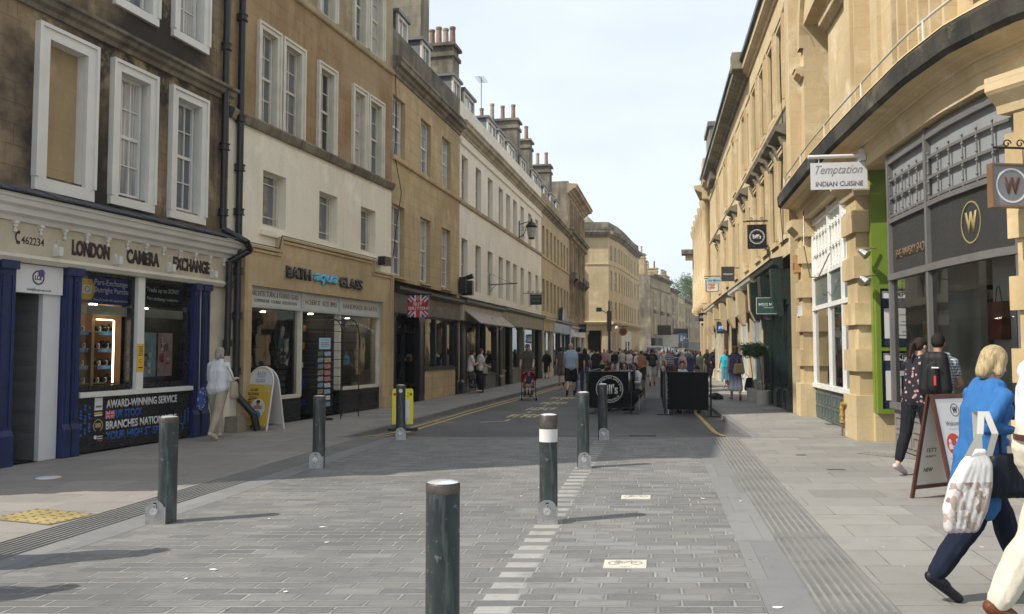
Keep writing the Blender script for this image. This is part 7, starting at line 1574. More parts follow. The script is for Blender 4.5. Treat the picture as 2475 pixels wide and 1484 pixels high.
SEATS = [(TA + Vector((-.35, -.62, 0)), 20), (TA + Vector((.1, .65, 0)), 180), (TA + Vector((.50, .75, 0)), 195), (TA + Vector((.62, 1.5, 0)), 190), (TA + Vector((.72, .1, 0)), 215), (TB + Vector((-.35, -.62, 0)), 10), (TB + Vector((.1, .68, 0)), 180), (TB + Vector((.25, -.1, 0)), 200)]
for i, (p, f) in enumerate(SEATS[:7]): cafe_chair(p, f, 'wire-legged cafe chair under a diner in the ' + ('logo pen' if i < 5 else 'right-hand pen'))
# ------------------------------------------------------------------ hanging signs
def hanging(F, s, n0, n1, zb, zt, label, mat, arm=.1, armz=.12, frame=None, bar=IRON, oval=False, th=.02, name='hanging_sign', hooks=True, nw=None):
    """board at right angles to the wall; returns root and the matrix of its camera-facing side"""
    o = thing(name, label, 'sign', F(s, 0, zt)); p, t = F.loc(s); nrm = Vector((t.y, -t.x, 0)); tdir = Vector((t.x, t.y, 0)); tocam = -tdir if tdir.y > 0 else tdir
    xd = tocam.cross(Vector((0, 0, 1))) * -1
    c = F(s, (n0 + n1) / 2, (zb + zt) / 2); M = frame_M(c + tocam * th / 2, xd, tocam); w, h = abs(n1 - n0), zt - zb; mb = MB()
    P = disc(w / 2, 36, sy=h / w) if oval else rect(-w / 2, w / 2, -h / 2, h / 2); flat(mb, M, P, -th, 0); mb.face([M @ Vector((a, b, -th)) for a, b in P[::-1]]); mb.build('board', mat, o)
    if frame:
        mb = MB(); f = .03
        for q in (rect(-w / 2 - f, -w / 2, -h / 2 - f, h / 2 + f), rect(w / 2, w / 2 + f, -h / 2 - f, h / 2 + f), rect(-w / 2, w / 2, h / 2, h / 2 + f), rect(-w / 2, w / 2, -h / 2 - f, -h / 2)): flat(mb, M, q, -th - .02, .015); mb.face([M @ Vector((a, b, -th - .02)) for a, b in q[::-1]])
        mb.build('frame', frame, o)
    mb = MB(); mb.cyl(F(s, -.02, zt + armz), F(s, n1 + arm, zt + armz), .018, .018, 8); mb.build('arm', bar, o)
    if hooks:
        for n in (n0 + w * .15, n1 - w * .15): mb = MB(); mb.cyl(F(s, n, zt), F(s, n, zt + armz), .007, .007, 6); mb.build('hook', bar, o)
    return o, M, w, h
def scroll(F, s, n0, n1, z, parent, r=.06, k=3):
    mb = MB()
    for i in range(k):
        n = n0 + (n1 - n0) * (i + .5) / k; mb.tube([F(s, n + math.cos(a) * r * (1 - a / 12), z + r + math.sin(a) * r * (1 - a / 12)) for a in [j * .6 for j in range(14)]], .008, 5)
    mb.cyl(F(s, n0, z), F(s, n1, z), .008, .008, 5); return mb.build('scrollwork', IRON, parent)
def TX(M, x, y, z=.001): return M @ Matrix.Translation((x, y, z))
s = s3(1024, .5) - 1.0
s = ys(F3, 24.2); o, M, w, h = hanging(F3, s, .2, .87, 2.60, 3.26, 'square union flag sign reading buy british hung over the black shopfront', SIGNW, hooks=False, armz=.03); flag(TX(M, 0, 0), w, h, o, SBLUE, RSGN, TAGW); bx_(M, rect(-w / 2, w / 2, -.14, .13), .0115, .0125, RSGN, o, 'red_band'); text('BUY', SIGNW, TX(M, 0, .065, .0125), .28, .10, o, ext=.002, bold=.02); text('BRITISH', SIGNW, TX(M, 0, -.065, .0125), .60, .11, o, ext=.002, bold=.02); mb = MB(); flat(mb, TX(M, 0, .24, .012), disc(.06, 10), 0, .003); mb.build('crown_emblem', paint('dull_gold', (.35, .27, .12)), o)
def ay(F, y): return ys(F, y)
s = ay(F4, 42.2); o, M, w, h = hanging(F4, s, .35, .97, 4.0, 4.55, 'green roman baths hanging sign under an iron scroll arm on the left terrace', DGREEN, arm=.15, armz=.06); text('ROMAN\nBATHS', paint('sage_letter', (.20, .24, .19), .6), TX(M, 0, .03), .5, .3, o, ext=.002); scroll(F4, s, .1, .9, 4.62, o)
s = ay(F4, 34.8); o = thing('sign_bracket', 'empty black iron sign bracket reaching out from the cream terrace', 'bracket', F4(s, 0, 4.5)); mb = MB(); mb.cyl(F4(s, 0, 4.45), F4(s, 1.25, 4.5), .022, .022, 8); mb.cyl(F4(s, .02, 4.0), F4(s, .02, 4.95), .015, .015, 6); mb.cyl(F4(s, .02, 4.93), F4(s, 1.0, 4.5), .007, .007, 5); mb.cyl(F4(s, .02, 4.15), F4(s, .3, 4.44), .012, .012, 6); mb.build('arm', IRON, o)
s = ay(F6, 64); o, M, w, h = hanging(F6, s, .15, .78, 3.05, 3.72, 'square black sign reading jones at the end of the left row', SIGNB, armz=.08); text('JONES', SIGNW, TX(M, 0, 0), .46, .12, o, ext=.002)
s = ay(F2r, 24.2); o, M, w, h = hanging(F2r, s, .12, .68, 4.68, 5.42, "square black bill's sign with white ring on iron arm over the dark green shopfront", SIGNB, arm=.12, armz=.1); Tc = TX(M, 0, 0); mb = MB(); ring(mb, Tc, .205, .222, 0, .003, 40); ring(mb, Tc, .18, .184, 0, .003, 40); mb.build('logo_ring', SIGNW, o); text("Bill's", SIGNW, Tc, .25, .14, o, ext=.002, bold=.03); scroll(F2r, s, .1, .7, 5.55, o, .05, 2)
for i in range(26): a = R(i * 360 / 26); mb = MB(); flat(mb, Tc, rect(.19 * math.cos(a) - .005, .19 * math.cos(a) + .005, .19 * math.sin(a) - .006, .19 * math.sin(a) + .006), 0, .002); mb.build('logo_letter', SIGNW, o) if i % 2 == 0 else None
s = ay(F2r, 21.4); o, M, w, h = hanging(F2r, s, .12, .82, 2.58, 3.02, 'wide dark green miles mann sign with pale border beside the sandstone pier', paint('sign_green', (.025, .07, .05), .35), armz=.02, hooks=False); text('MILES MANN', SIGNW, TX(M, 0, .03), .56, .085, o, ext=.002, bold=.01); bx_(M, rect(-.15, .15, -.055, -.045), 0, .002, SIGNW, o)
mb = MB(); [flat(mb, M, q, 0, .002) for q in (rect(-w / 2, w / 2, h / 2 - .012, h / 2), rect(-w / 2, w / 2, -h / 2, -h / 2 + .012), rect(-w / 2, -w / 2 + .012, -h / 2 + .012, h / 2 - .012), rect(w / 2 - .012, w / 2, -h / 2 + .012, h / 2 - .012))]; mb.build('border', TAGW, o)
s = ay(F2r, 32.6); o, M, w, h = hanging(F2r, s, .2, .72, 4.42, 5.02, 'plain square charcoal sign with one thin line of lettering', paint('charcoal_sign', (.045, .045, .05)), arm=-.5, hooks=False, armz=-.06); bx_(M, rect(-.2, .2, -.012, .012), 0, .002, TAGW, o); bx_(M, rect(-.15, .15, -.04, -.032), 0, .002, TAGW, o)
s = ay(F2r, 37.5); o, M, w, h = hanging(F2r, s, .25, 1.0, 4.72, 5.04, 'pale blue oval sign reading jojo, overlapped by the charcoal sign', paint('pale_blue_sign', (.36, .48, .52), .4), armz=.05, oval=True); text('JoJo Maman', paint('navy_print', (.02, .06, .12)), TX(M, 0, 0), .56, .13, o, ext=.002, bold=.01)
s = ay(F2r, 40.8); o, M, w, h = hanging(F2r, s, .2, .78, 4.62, 5.18, 'white square sign with a round burger logo in red, orange and blue', SIGNW, frame=REDW, armz=.1); Tc = TX(M, 0, 0); mb = MB(); ring(mb, Tc, .2, .225, 0, .003, 30, 40, 250); mb.build('logo_crescent', paint('logo_blue', (.02, .08, .35), .4), o); mb = MB(); flat(mb, Tc, [(.16 * math.cos(R(a)), .06 + .1 * math.sin(R(a))) for a in range(0, 181, 15)], 0, .003); flat(mb, Tc, [(.16 * math.cos(R(a)), -.06 + .1 * math.sin(R(a))) for a in range(180, 361, 15)], 0, .003); mb.build('logo_bun', paint('logo_orange', (.65, .22, .02), .4), o); text('BURGER\nKING', RSGN, Tc, .28, .12, o, ext=.004, bold=.03)
s = ay(F2r, 36.3); o, M, w, h = hanging(F2r, s, .12, .64, 2.38, 2.92, 'dark grey sign with blue slanting panel and white sta lettering', paint('charcoal_sign', (.045, .045, .05)), armz=.08); mb = MB(); flat(mb, M, [(-.22, -.17), (.2, -.08), (.22, .19), (-.18, .08)], 0, .003); mb.build('blue_panel', paint('logo_sky_blue', (.02, .18, .60), .4), o); text('sta', SIGNW, TX(M, 0, 0, .003), .34, .15, o, ext=.003, bold=.04)
s = ys(F3r, 49.8); o, M, w, h = hanging(F3r, s, .15, .72, 3.42, 3.95, 'black sign reading cos, farthest of the right-hand signs', SIGNB, armz=-.1, hooks=False); text('COS', SIGNW, TX(M, 0, 0), .42, .15, o, ext=.003, bold=.02)
for i in range(3): mb = MB(); mb.cyl(F3r(s, .6, 3.5 + i * .12), F3r(s, .95, 3.5 + i * .12), .02, .02, 6); mb.build('fin', IRON, o)
s = ys(F_R1, 14.1); o, M, w, h = hanging(F_R1, s, -.02, .94, 4.46, 4.94, 'white temptation indian cuisine board hung from a white pole above the green entrance', SIGNW, armz=.12, bar=WHITE, arm=.02); text('Temptation', paint('silver_grey_letter', (.24, .25, .25), .35), TX(M, 0, .09), .80, .20, o, ext=.003, shear=.45); text('INDIAN CUISINE', paint('grey_letter', (.17, .17, .17), .5), TX(M, 0, -.14), .80, .09, o, ext=.003, bold=.02)
mb = MB(); mb.cyl(F_R1(s, -.25, 5.05), F_R1(s, .98, 5.05), .035, .035, 10); mb.build('pole', WHITE, o); mb = MB(); mb.box(s - .12, s + .12, .03, .12, 4.95, 5.15, F_R1); mb.build('junction_box', TAGW, o)
s = ys(F_R1, 9.35) - .1; pc = Vector((5.66, 9.05, 3.47)); o = thing('hanging_sign', 'grey square sign with white ring and brown letter W in a wooden frame, top right', 'sign', pc); M = frame_M(pc, (1, .12, 0), (.12, -1, 0)); w = h = .46; mb = MB(); flat(mb, M, rect(-w / 2, w / 2, -h / 2, h / 2), -.05, 0); mb.face([M @ Vector((a, b, -.05)) for a, b in rect(-w / 2, w / 2, -h / 2, h / 2)[::-1]]); mb.build('board', paint('sign_mid_grey', (.17, .175, .185), .4, var=.06), o)
mb = MB(); f = .02
for q in (rect(-w / 2 - f, -w / 2, -h / 2 - f, h / 2 + f), rect(w / 2, w / 2 + f, -h / 2 - f, h / 2 + f), rect(-w / 2, w / 2, h / 2, h / 2 + f), rect(-w / 2, w / 2, -h / 2 - f, -h / 2)): flat(mb, M, q, -.07, .02); mb.face([M @ Vector((a, b, -.07)) for a, b in q[::-1]])
mb.build('frame', paint('light_brown_wood', (.17, .10, .05), .5, var=.2), o); mb = MB(); ring(mb, M, .175, .195, 0, .004, 44, sy=1.02); mb.build('emblem_ring', SIGNW, o); text('W', paint('brown_letter', (.10, .04, .03), .5), TX(M, 0, 0), .21, .19, o, ext=.004, bold=.05)
mb = MB(); zt = 3.90; mb.tube([Vector((5.45, 9.02, zt)), Vector((6.2, 9.1, zt))], .014, 8)
for i in range(4): c_ = Vector((5.62 + i * .15, 9.05, zt + .05)); mb.tube([c_ + Vector((math.cos(a) * .05 * (1 - a / 10), 0, math.sin(a) * .05 * (1 - a / 10))) for a in [j * .6 for j in range(13)]], .008, 5)
for x in (5.52, 5.8): mb.tube([Vector((x, 9.05, zt)), Vector((x, 9.05, 3.72))], .006, 5)
mb.build('scroll_bracket', IRON, o)
# ------------------------------------------------------------------ fittings
s = ay(F4, 41.0) ; zL = 7.7; o = thing('wall_lantern', 'large black iron lantern on a scrolled wall bracket high on the cream terrace', 'lantern', F4(s, 0, zL)); mb = MB(); mb.tube([F4(s, .02, zL - .45), F4(s, .02, zL + .55)], .03, 8); mb.tube([F4(s, 0, zL + .35), F4(s, .55, zL + .5)], .022, 8); mb.tube([F4(s, 0, zL - .3), F4(s, .25, zL - .2), F4(s, .42, zL + .3)], .02, 8); mb.build('bracket', IRON, o); scroll(F4, s, .05, .4, zL + .05, o, .09, 1); scroll(F4, s, .05, .35, zL - .3, o, .08, 1)
c = F4(s, .66, zL); mb = MB(); mb.lathe([(.16, -.38), (.24, .18), (.30, .2), (.31, .25), (.18, .42), (.06, .5), (.05, .58), (.0, .68)], c, 8); mb.lathe([(0, -.42), (.15, -.42), (.17, -.36)], c, 8); mb.build('lamp_cage', IRON, o)
mb = MB(); mb.lathe([(.17, -.34), (.252, .16)], c, 8); mb.build('lamp_glass', paint('dirty_glass', (.35, .34, .30), .15, var=.1), o)
s = F4.L[0] + .15; o = thing('floodlight', 'cluster of black floodlights and camera box on the joint above the black shopfront', 'floodlight', F4(s, 0, 4.1)); mb = MB(); mb.box(s - .35, s - .1, .05, .3, 3.75, 4.35, F4); mb.box(s + .05, s + .3, .05, .45, 3.7, 4.25, F4); mb.build('housing', BLACK, o); mb = MB(); mb.cyl(F4(s, .1, 4.3), F4(s, .5, 4.42), .08, .1, 10); mb.build('lamp', BLACK, o)
s = ay(F4, 33.6); c = F4(s, .45, 2.55); o = thing('hanging_basket', 'dark hanging basket of trailing pale flowers outside the awninged shop', 'basket', c); mb = MB(); mb.lathe([(0, -.22), (.16, -.12), (.22, .02)], c, 12); mb.build('bowl', BLACK, o); mb = MB(); mb.tube([c, F4(s, .45, 2.95), F4(s, 0, 2.95)], .01, 5); mb.build('chain', IRON, o)
LEAF = None
def leaf_mat(name, a, b):
    t = NT(name); g = t.n('ShaderNodeNewGeometry'); c = ramp(t, g.outputs['Random Per Island'], [(0, a), (1, b), (.5, tuple((x + y) / 2 for x, y in zip(a, b)))])
    d = t.n('ShaderNodeBsdfPrincipled'); t.l(c, d.inputs['Base Color']); d.inputs['Roughness'].default_value = .45; tr = t.n('ShaderNodeBsdfTranslucent'); t.l(c, tr.inputs[0]); m = t.n('ShaderNodeMixShader'); m.inputs[0].default_value = .25; t.l(d.outputs[0], m.inputs[1]); t.l(tr.outputs[0], m.inputs[2]); t.l(m.outputs[0], t.out.inputs[0]); return t.mat
def leaves(c, r, n, size, seed, mat, parent, name='crown', clumps=None, hollow=.5):
    q = random.Random(seed); mb = MB()
    for i in range(n):
        if clumps: cc, cr = q.choice(clumps)
        else: cc, cr = Vector(c), r
        d = Vector((q.gauss(0, 1), q.gauss(0, 1), q.gauss(0, 1))).normalized(); p = Vector(cc) + d * cr * (hollow + (1 - hollow) * q.random())
        x = Vector((q.gauss(0, 1), q.gauss(0, 1), q.gauss(0, .6))).normalized(); y = x.orthogonal().normalized(); y = Quaternion(x, q.random() * 6.28) @ y; L = size * q.uniform(.7, 1.3); w = L * .38
        mb.face([p, p + x * L * .5 + y * w * .5, p + x * L, p + x * L * .5 - y * w * .5])
    return mb.build(name, mat, parent, merge=False)
leaves(c + Vector((0, 0, .08)), .24, 260, .07, 3, leaf_mat('basket_leaves', (.06, .08, .05), (.35, .36, .32)), o, 'foliage')
BAY = leaf_mat('bay_leaves', (.025, .06, .02), (.10, .17, .05)); BARK = paint('pale_bark', (.20, .15, .09), .9, var=.3, sc=8); POTM = paint('white_concrete_pot', (.55, .52, .46), .8, var=.1, sc=5)
for u, v, du, lab in ((1850, 979, -9, 'clipped bay tree in the nearer, larger white pot before the dark green shopfront'), (1827, 970, -10, 'clipped bay tree in the farther white pot, left of the other bay tree')):
    p = at(u, v) + Vector((0, .22, 0)); o = thing('potted_bay_tree', lab, 'potted tree', p, 'standard bay trees in white pots'); mb = MB(); mb.lathe([(0, .0), (.185, 0), (.225, .40), (.235, .42), (.205, .42), (.19, .36), (0, .35)], p, 24); sharp(mb.build('pot', POTM, o))
    t0 = p + Vector((0, 0, .35)); t1 = p + Vector((-.10, .02, 1.45)); mb = MB(); mb.cyl(t0, t0.lerp(t1, .5) + Vector((.015, 0, 0)), .017, .014, 8); mb.cyl(t0.lerp(t1, .5) + Vector((.015, 0, 0)), t1, .014, .011, 8)
    for j in range(6): a = j * 1.05; mb.cyl(t1 - Vector((0, 0, .05)), t1 + Vector((math.cos(a) * .2, math.sin(a) * .2, .2)), .008, .003, 5)
    mb.build('trunk', BARK, o); cl = [(t1 + Vector((math.cos(a) * .15, math.sin(a) * .14, .16 + .09 * math.sin(a * 3))), .17) for a in [k * .9 for k in range(7)]] + [(t1 + Vector((0, 0, .24)), .2)]
    leaves(None, None, 2200, .07, int(u), BAY, o, 'crown', cl, .35)
# gas pipe on pier B
s = pB[0] - .02; o = thing('gas_pipe', 'rusty yellow gas riser pipe standing against the middle sandstone pier', 'pipe', F_R1(s, .22, 0)); YP = paint('yellow_gas_pipe', (.38, .24, .06), .6, var=.3, sc=12, chip=(.12, .05, .02)); mb = MB(); a0 = F_R1(s + .05, .20, 0); mb.tube([a0, a0 + Vector((0, 0, .52))], .018, 8); mb.build('riser', paint('rusty_pipe', (.16, .10, .06), .8, var=.4, sc=15), o); mb = MB(); mb.tube([a0 + Vector((0, 0, .30)), a0 + Vector((0, 0, .60)), F_R1(s + .2, .20, .62), F_R1(s + .25, .0, .62)], .032, 10); mb.build('valve_body', YP, o)
for z in (.25, .38, .5): mb = MB(); mb.cyl(a0 + Vector((0, 0, z)), a0 + Vector((0, 0, z + .04)), .045, .045, 10); mb.build('collar', YP, o)
# spotlights in the green entrance
s = pB[1] + .2
for i, (z, lab) in enumerate(((3.38, 'upper silver spotlight bracketed to the lime green reveal'), (2.9, 'lower bell-shaped silver spotlight beside the lime green reveal'))):
    c = F_R1(s + .1, .1, z); o = thing('spotlight', lab, 'spotlight', c, 'silver spotlights at the green entrance'); mb = MB(); mb.cyl(c, c + Vector((.08, -.10, -.10)), .045, .085, 14); mb.build('shade', STEEL, o); mb = MB(); mb.tube([F_R1(s, -.2, z + .05), c], .014, 6); mb.build('stem', STEEL, o)
# vent boxes and intake on pier A
for s, n, z, w, m, lab in ((.1, .2, 3.55, .34, paint('terracotta_vent', (.42, .22, .09), .7), 'square orange-tan vent box fixed to the far sandstone pier'), (.35, .16, 2.45, .2, TAGW, 'small grey alarm box on the far sandstone pier')):
    o = thing('wall_box', lab, 'wall box', F_R1(s, n, z)); mb = MB(); mb.box(s, s + w, n - .15, n, z, z + w * 1.3, F_R1); mb.build('casing', m, o); mb = MB(); [mb.box(s + .05, s + w - .05, n, n + .008, z + .1 + i * .06, z + .12 + i * .06, F_R1) for i in range(3)]; mb.build('louvre', REDW if w > .3 else GREYS, o)
# postcard rack and garden arch before the glass shop
sr_ = s2(800, .6); c = F2(sr_, .45, 0); o = thing('postcard_rack', 'tall narrow spinner rack of postcards with a pale blue price card on top', 'postcard rack', c); mb = MB(); mb.cyl(c, c + Vector((0, 0, 1.75)), .012, .012, 8); mb.lathe([(.2, 0), (.2, .03), (.02, .05)], c, 14); mb.build('stand', IRON, o)
q = random.Random(2); PC = [paint('card_%d' % i, cc, .5, var=.4, sc=25) for i, cc in enumerate(((.12, .2, .25), (.3, .22, .12), (.35, .35, .33), (.1, .14, .07), (.28, .1, .07), (.2, .26, .33)))]
for kz in range(9):
    for sd in (-1, 1):
        z = .32 + kz * .145; mb = MB(); M = frame_M(c + Vector((sd * .085, -.10, z)), (1, sd * .35, .08), (sd * .35, -1, .25)); flat(mb, M, rect(-.07, .07, 0, .105), 0, .006); mb.face([M @ Vector((a, b, 0)) for a, b in rect(-.07, .07, 0, .105)[::-1]]); mb.build('postcard', q.choice(PC), o)
M = frame_M(c + Vector((0, -.05, 1.64)), (1, .1, 0), (.1, -1, 0)); mb = MB(); flat(mb, M, rect(-.13, .13, 0, .26), 0, .01); mb.build('price_card', paint('pale_blue_card', (.35, .50, .55), .6), o); text('POSTCARDS', gp, TX(M, 0, .21, .01), .2, .03, o, ext=.001); [bx_(M, rect(-.09, .09, .06 + i * .04, .075 + i * .04), .01, .012, gp, o) for i in range(3)]
sa = s2(850, .55); o = thing('garden_arch', 'black metal ladder-sided garden arch displayed outside the glass shop', 'garden arch', F2(sa, .5, 0))
for n_ in (.30, .75):
    mb = MB(); pts = [F2(sa - .9, n_, .0), F2(sa - .9, n_, 1.9)] + [F2(sa - .45 - .45 * math.cos(R(a)), n_, 1.95 + .42 * math.sin(R(a))) for a in range(15, 166, 15)] + [F2(sa, n_, 1.9), F2(sa, n_, 0)]; mb.tube(pts, .013, 6); mb.build('hoop', IRON, o)
mb = MB(); pts2 = [(sa, z) for z in [.2 + .2 * i for i in range(9)]] + [(sa - .9, z) for z in [.2 + .2 * i for i in range(9)]] + [(sa - .45 - .45 * math.cos(R(a)), 1.95 + .42 * math.sin(R(a))) for a in range(15, 166, 25)]
for i, (a, z) in enumerate(pts2): mb = MB(); mb.cyl(F2(a, .30, z), F2(a, .75, z), .008, .008, 5); mb.build('rung', IRON, o)
# kerbside rucksack
c = at(1728, 966); o = thing('rucksack', 'black rucksack lying on the kerb beyond the right-hand barrier', 'bag', c); bm = bmesh.new(); ell_(bm, (0, 0, .12), .2, .14, .12); ell_(bm, (.15, -.05, .08), .12, .1, .08); cap_(bm, (-.1, -.1, .15), (.25, -.12, .02), .02, .02); fuse(bm, 'bag_body', BLACK, o, None, vox=.02)
# ------------------------------------------------------------------ far street things
def pole(u, v, z, h, label, arms=True):
    c = at(u, v, z); o = thing('cctv_pole', label, 'camera pole', c); mb = MB(); mb.cyl(c, c + Vector((0, 0, h * .55)), .16, .13, 12); mb.cyl(c + Vector((0, 0, h * .55)), c + Vector((0, 0, h)), .10, .08, 12); mb.build('column', BLACK, o); mb = MB(); mb.box(c.x - .2, c.x + .2, c.y - .2, c.y + .2, c.z + h * .55, c.z + h * .85); mb.build('cabinet', BLACK, o)
    mb = MB(); mb.cyl(c + Vector((0, 0, h * .8)), c + Vector((-.9, 0, h * .88)), .04, .04, 6); mb.cyl(c + Vector((0, 0, h * .62)), c + Vector((.7, 0, h * .66)), .04, .04, 6); mb.build('arm', BLACK, o); mb = MB(); mb.ball(c + Vector((.7, 0, h * .6)), .2, 10); mb.build('camera_dome', TAGW, o); mb = MB(); mb.box(c.x - 1.2, c.x - .7, c.y - .1, c.y + .1, c.z + h * .84, c.z + h * .9); mb.build('camera', BLACK, o)
pole(1473, 892, RZ, 6.4, 'tall black pole carrying surveillance cameras in front of the corner building')
c = Vector((9.35, 78.0, 3.3)); c = F7b(1.6, 1.0, 3.5); o = thing('hanging_sign', 'dark red round sign hanging on the corner building', 'sign', c); M = frame_M(c, (1, .1, 0), (.1, -1, 0)); mb = MB(); flat(mb, M, disc(.42, 28), -.05, .0); mb.build('board', paint('maroon_sign', (.10, .015, .02), .4), o); mb = MB(); ring(mb, M, .34, .37, 0, .01, 28); mb.build('ring', YSGN, o); mb = MB(); mb.cyl(c + Vector((-.8, 0, .5)), c + Vector((.5, 0, .5)), .03, .03, 6); mb.build('arm', IRON, o)
c = rp(1650, 888); o = thing('road_sign', 'blue square road sign with a white symbol on a pole, down the street', 'road sign', c); mb = MB(); mb.cyl(c, c + Vector((0, 0, 3.4)), .045, .045, 8); mb.build('pole', STEEL, o); M = frame_M(c + Vector((0, -.06, 3.0)), (1, 0, 0), (0, -1, 0)); mb = MB(); flat(mb, M, rect(-.4, .4, -.45, .45), -.02, 0); mb.build('plate', paint('road_sign_blue', (.02, .16, .50), .4), o); mb = MB(); flat(mb, M, disc(.1, 14, -.1, .2), 0, .01); flat(mb, M, [(-.2, .08), (0, .08), (.05, -.3), (-.25, -.3)], 0, .01); flat(mb, M, rect(.08, .28, -.1, .15), 0, .01); mb.build('symbol', SIGNW, o); mb = MB(); flat(mb, M, rect(-.42, .42, -.47, .47), -.03, -.021); mb.build('border', SIGNW, o)
def panel_sign(F, s, n, z, w, h, label, mat, nm='shop_sign'):
    o = thing(nm, label, 'sign', F(s, 0, z)); p, t = F.loc(s); c = F(s, n, z); M = frame_M(c, (1, 0, 0), (0, -1, 0)); mb = MB(); flat(mb, M, rect(-w / 2, w / 2, -h / 2, h / 2), -.06, 0); mb.build('board', mat, o); mb = MB(); mb.cyl(F(s, 0, z + h / 2 + .05), F(s, n + w / 2, z + h / 2 + .05), .03, .03, 6); mb.build('arm', IRON, o)
panel_sign(F8b, 3.2, 1.0, 4.2, 1.7, 1.2, 'black shop sign on the stone house past the corner building', SIGNB); panel_sign(F9, 1.0, 1.2, 4.0, 2.0, 1.3, 'dark green shop sign far down the left side', DGREEN); panel_sign(F8b, 5.0, 1.4, 2.9, 2.1, 1.6, 'pale cream square shop sign above the far crowd', CREAM); panel_sign(F9, 4.0, 1.0, 2.6, 1.6, 1.2, 'small pale grey shop sign at the far narrow house', GREYS)
# vehicles
def wheel(c, r, w, axis, parent):
    a = Vector(axis).normalized(); mb = MB(); mb.cyl(Vector(c) - a * w / 2, Vector(c) + a * w / 2, r, r, 20); wo = mb.build('tyre', BLACK, parent); mb = MB(); mb.cyl(Vector(c) - a * (w / 2 + .01), Vector(c) + a * (w / 2 + .01), r * .6, r * .6, 16); mb.build('rim', STEEL, wo)
def van(pos, ang, label, mat, L=5.0, W_=1.95, H_=2.3, truck=False):
    o = thing('van' if not truck else 'truck', label, 'van' if not truck else 'truck', pos); f = Matrix.Rotation(R(ang), 4, 'Z'); tr = lambda x, y, z: Vector(pos) + f @ Vector((x, y, z))
    side = [(-L / 2, .3), (L / 2, .3), (L / 2, H_), (-L / 2 + 1.3, H_), (-L / 2 + .75, H_ - .15), (-L / 2 + .25, 1.25), (-L / 2, 1.1)]
    mb = MB(); mb.poly(side, -W_ / 2, W_ / 2, lambda a, b, c: tr(b, a, c)); mb.build('body', mat, o)
    mb = MB(); q = [(-L / 2 + .28, 1.27), (-L / 2 + .73, H_ - .2)]; mb.face([tr(-W_ / 2 + .12, q[0][0] - .012, q[0][1]), tr(W_ / 2 - .12, q[0][0] - .012, q[0][1]), tr(W_ / 2 - .16, q[1][0] - .015, q[1][1]), tr(-W_ / 2 + .16, q[1][0] - .015, q[1][1])]); mb.build('windscreen', PANE_B, o)
    for s in (-1, 1):
        mb = MB(); mb.face([tr(s * (W_ / 2 + .004), -L / 2 + .55, 1.3), tr(s * (W_ / 2 + .004), -L / 2 + 1.5, 1.3), tr(s * (W_ / 2 + .004), -L / 2 + 1.5, H_ - .3), tr(s * (W_ / 2 + .004), -L / 2 + .95, H_ - .3)]); mb.build('side_window', PANE_B, o)
        mb = MB(); a = tr(s * (W_ / 2 - .22), -L / 2 - .01, .8); mb.ball(a, .12, 10, sc=(1.2, .3, .8)); mb.build('headlight', CAPM, o); mb = MB(); mb.box(-1, 1, -1, 1, -1, 1, lambda x, y, z: tr(s * (W_ / 2 + .12) + x * .06, -L / 2 + .75 + y * .03, 1.45 + z * .12)); mb.build('wing_mirror', BLACK, o)
        for y in (-L / 2 + .85, L / 2 - .95): wheel(tr(s * (W_ / 2 - .1), y, .33), .33, .22, f @ Vector((1, 0, 0)), o)
    mb = MB(); mb.box(-1, 1, -1, 1, -1, 1, lambda x, y, z: tr(x * (W_ / 2 - .05), -L / 2 - .02 + y * .04, .45 + z * .12)); mb.build('bumper', BLACK, o)
    mb = MB(); mb.box(-1, 1, -1, 1, -1, 1, lambda x, y, z: tr(x * .26, -L / 2 - .065 + y * .003, .5 + z * .055)); mb.build('number_plate', SIGNW, o); return o
van(at(1592, 884, RZ) + Vector((0, 3, 0)), 170 - 180, 'grey-white van parked nose-on in the far shade beyond the crowd', paint('van_grey_white', (.42, .42, .40), .3, var=.06))
# red cart and blue barrow
c = at(1449, 886, RZ); o = thing('street_cart', 'bright red street vending cart with a flat awning beyond the crowd', 'cart', c); mb = MB(); mb.box(c.x - .9, c.x + .9, c.y - .5, c.y + .5, c.z + .35, c.z + 1.05); mb.build('counter', RSGN, o); mb = MB(); mb.box(c.x - 1.05, c.x + 1.05, c.y - .7, c.y + .7, c.z + 1.9, c.z + 2.0); mb.prof([(c.y - .7, c.z + 1.7), (c.y - .72, c.z + 1.7), (c.y - .72, c.z + 1.9), (c.y - .7, c.z + 1.9)], c.x - 1.05, c.x + 1.05, ident); mb.build('awning', paint('cart_red', (.60, .04, .03), .5, var=.08), o)
for sx in (-1, 1):
    mb = MB(); mb.cyl(c + Vector((sx * .95, -.6, .35)), c + Vector((sx * .95, -.6, 1.9)), .03, .03, 6); mb.build('post', RSGN, o); wheel(c + Vector((sx * .92, 0, .3)), .3, .06, (1, 0, 0), o)
for i in range(5): mb = MB(); x = c.x - .6 + i * .28; mb.box(x, x + .18, c.y - .4, c.y - .2, c.z + 1.05, c.z + 1.25 + .05 * (i % 3)); mb.build('goods_box', TAGW if i % 2 else YSGN, o)
c = at(1649, 912, RZ); o = thing('wheeled_bin', 'large blue wheeled bin beyond the seated diners on the right', 'bin', c); BB = paint('bin_blue', (.012, .035, .16), .4, var=.12); mb = MB(); mb.poly([(-.62, .15), (.62, .15), (.7, 1.12), (-.7, 1.12)], -.45, .45, lambda a, b, z: c + Vector((a, b, z))); mb.build('tub', BB, o); mb = MB(); mb.poly([(-.74, 1.12), (.74, 1.12), (.72, 1.2), (.3, 1.3), (-.3, 1.3), (-.72, 1.2)], -.5, .5, lambda a, b, z: c + Vector((a, b, z))); mb.build('lid', BB, o)
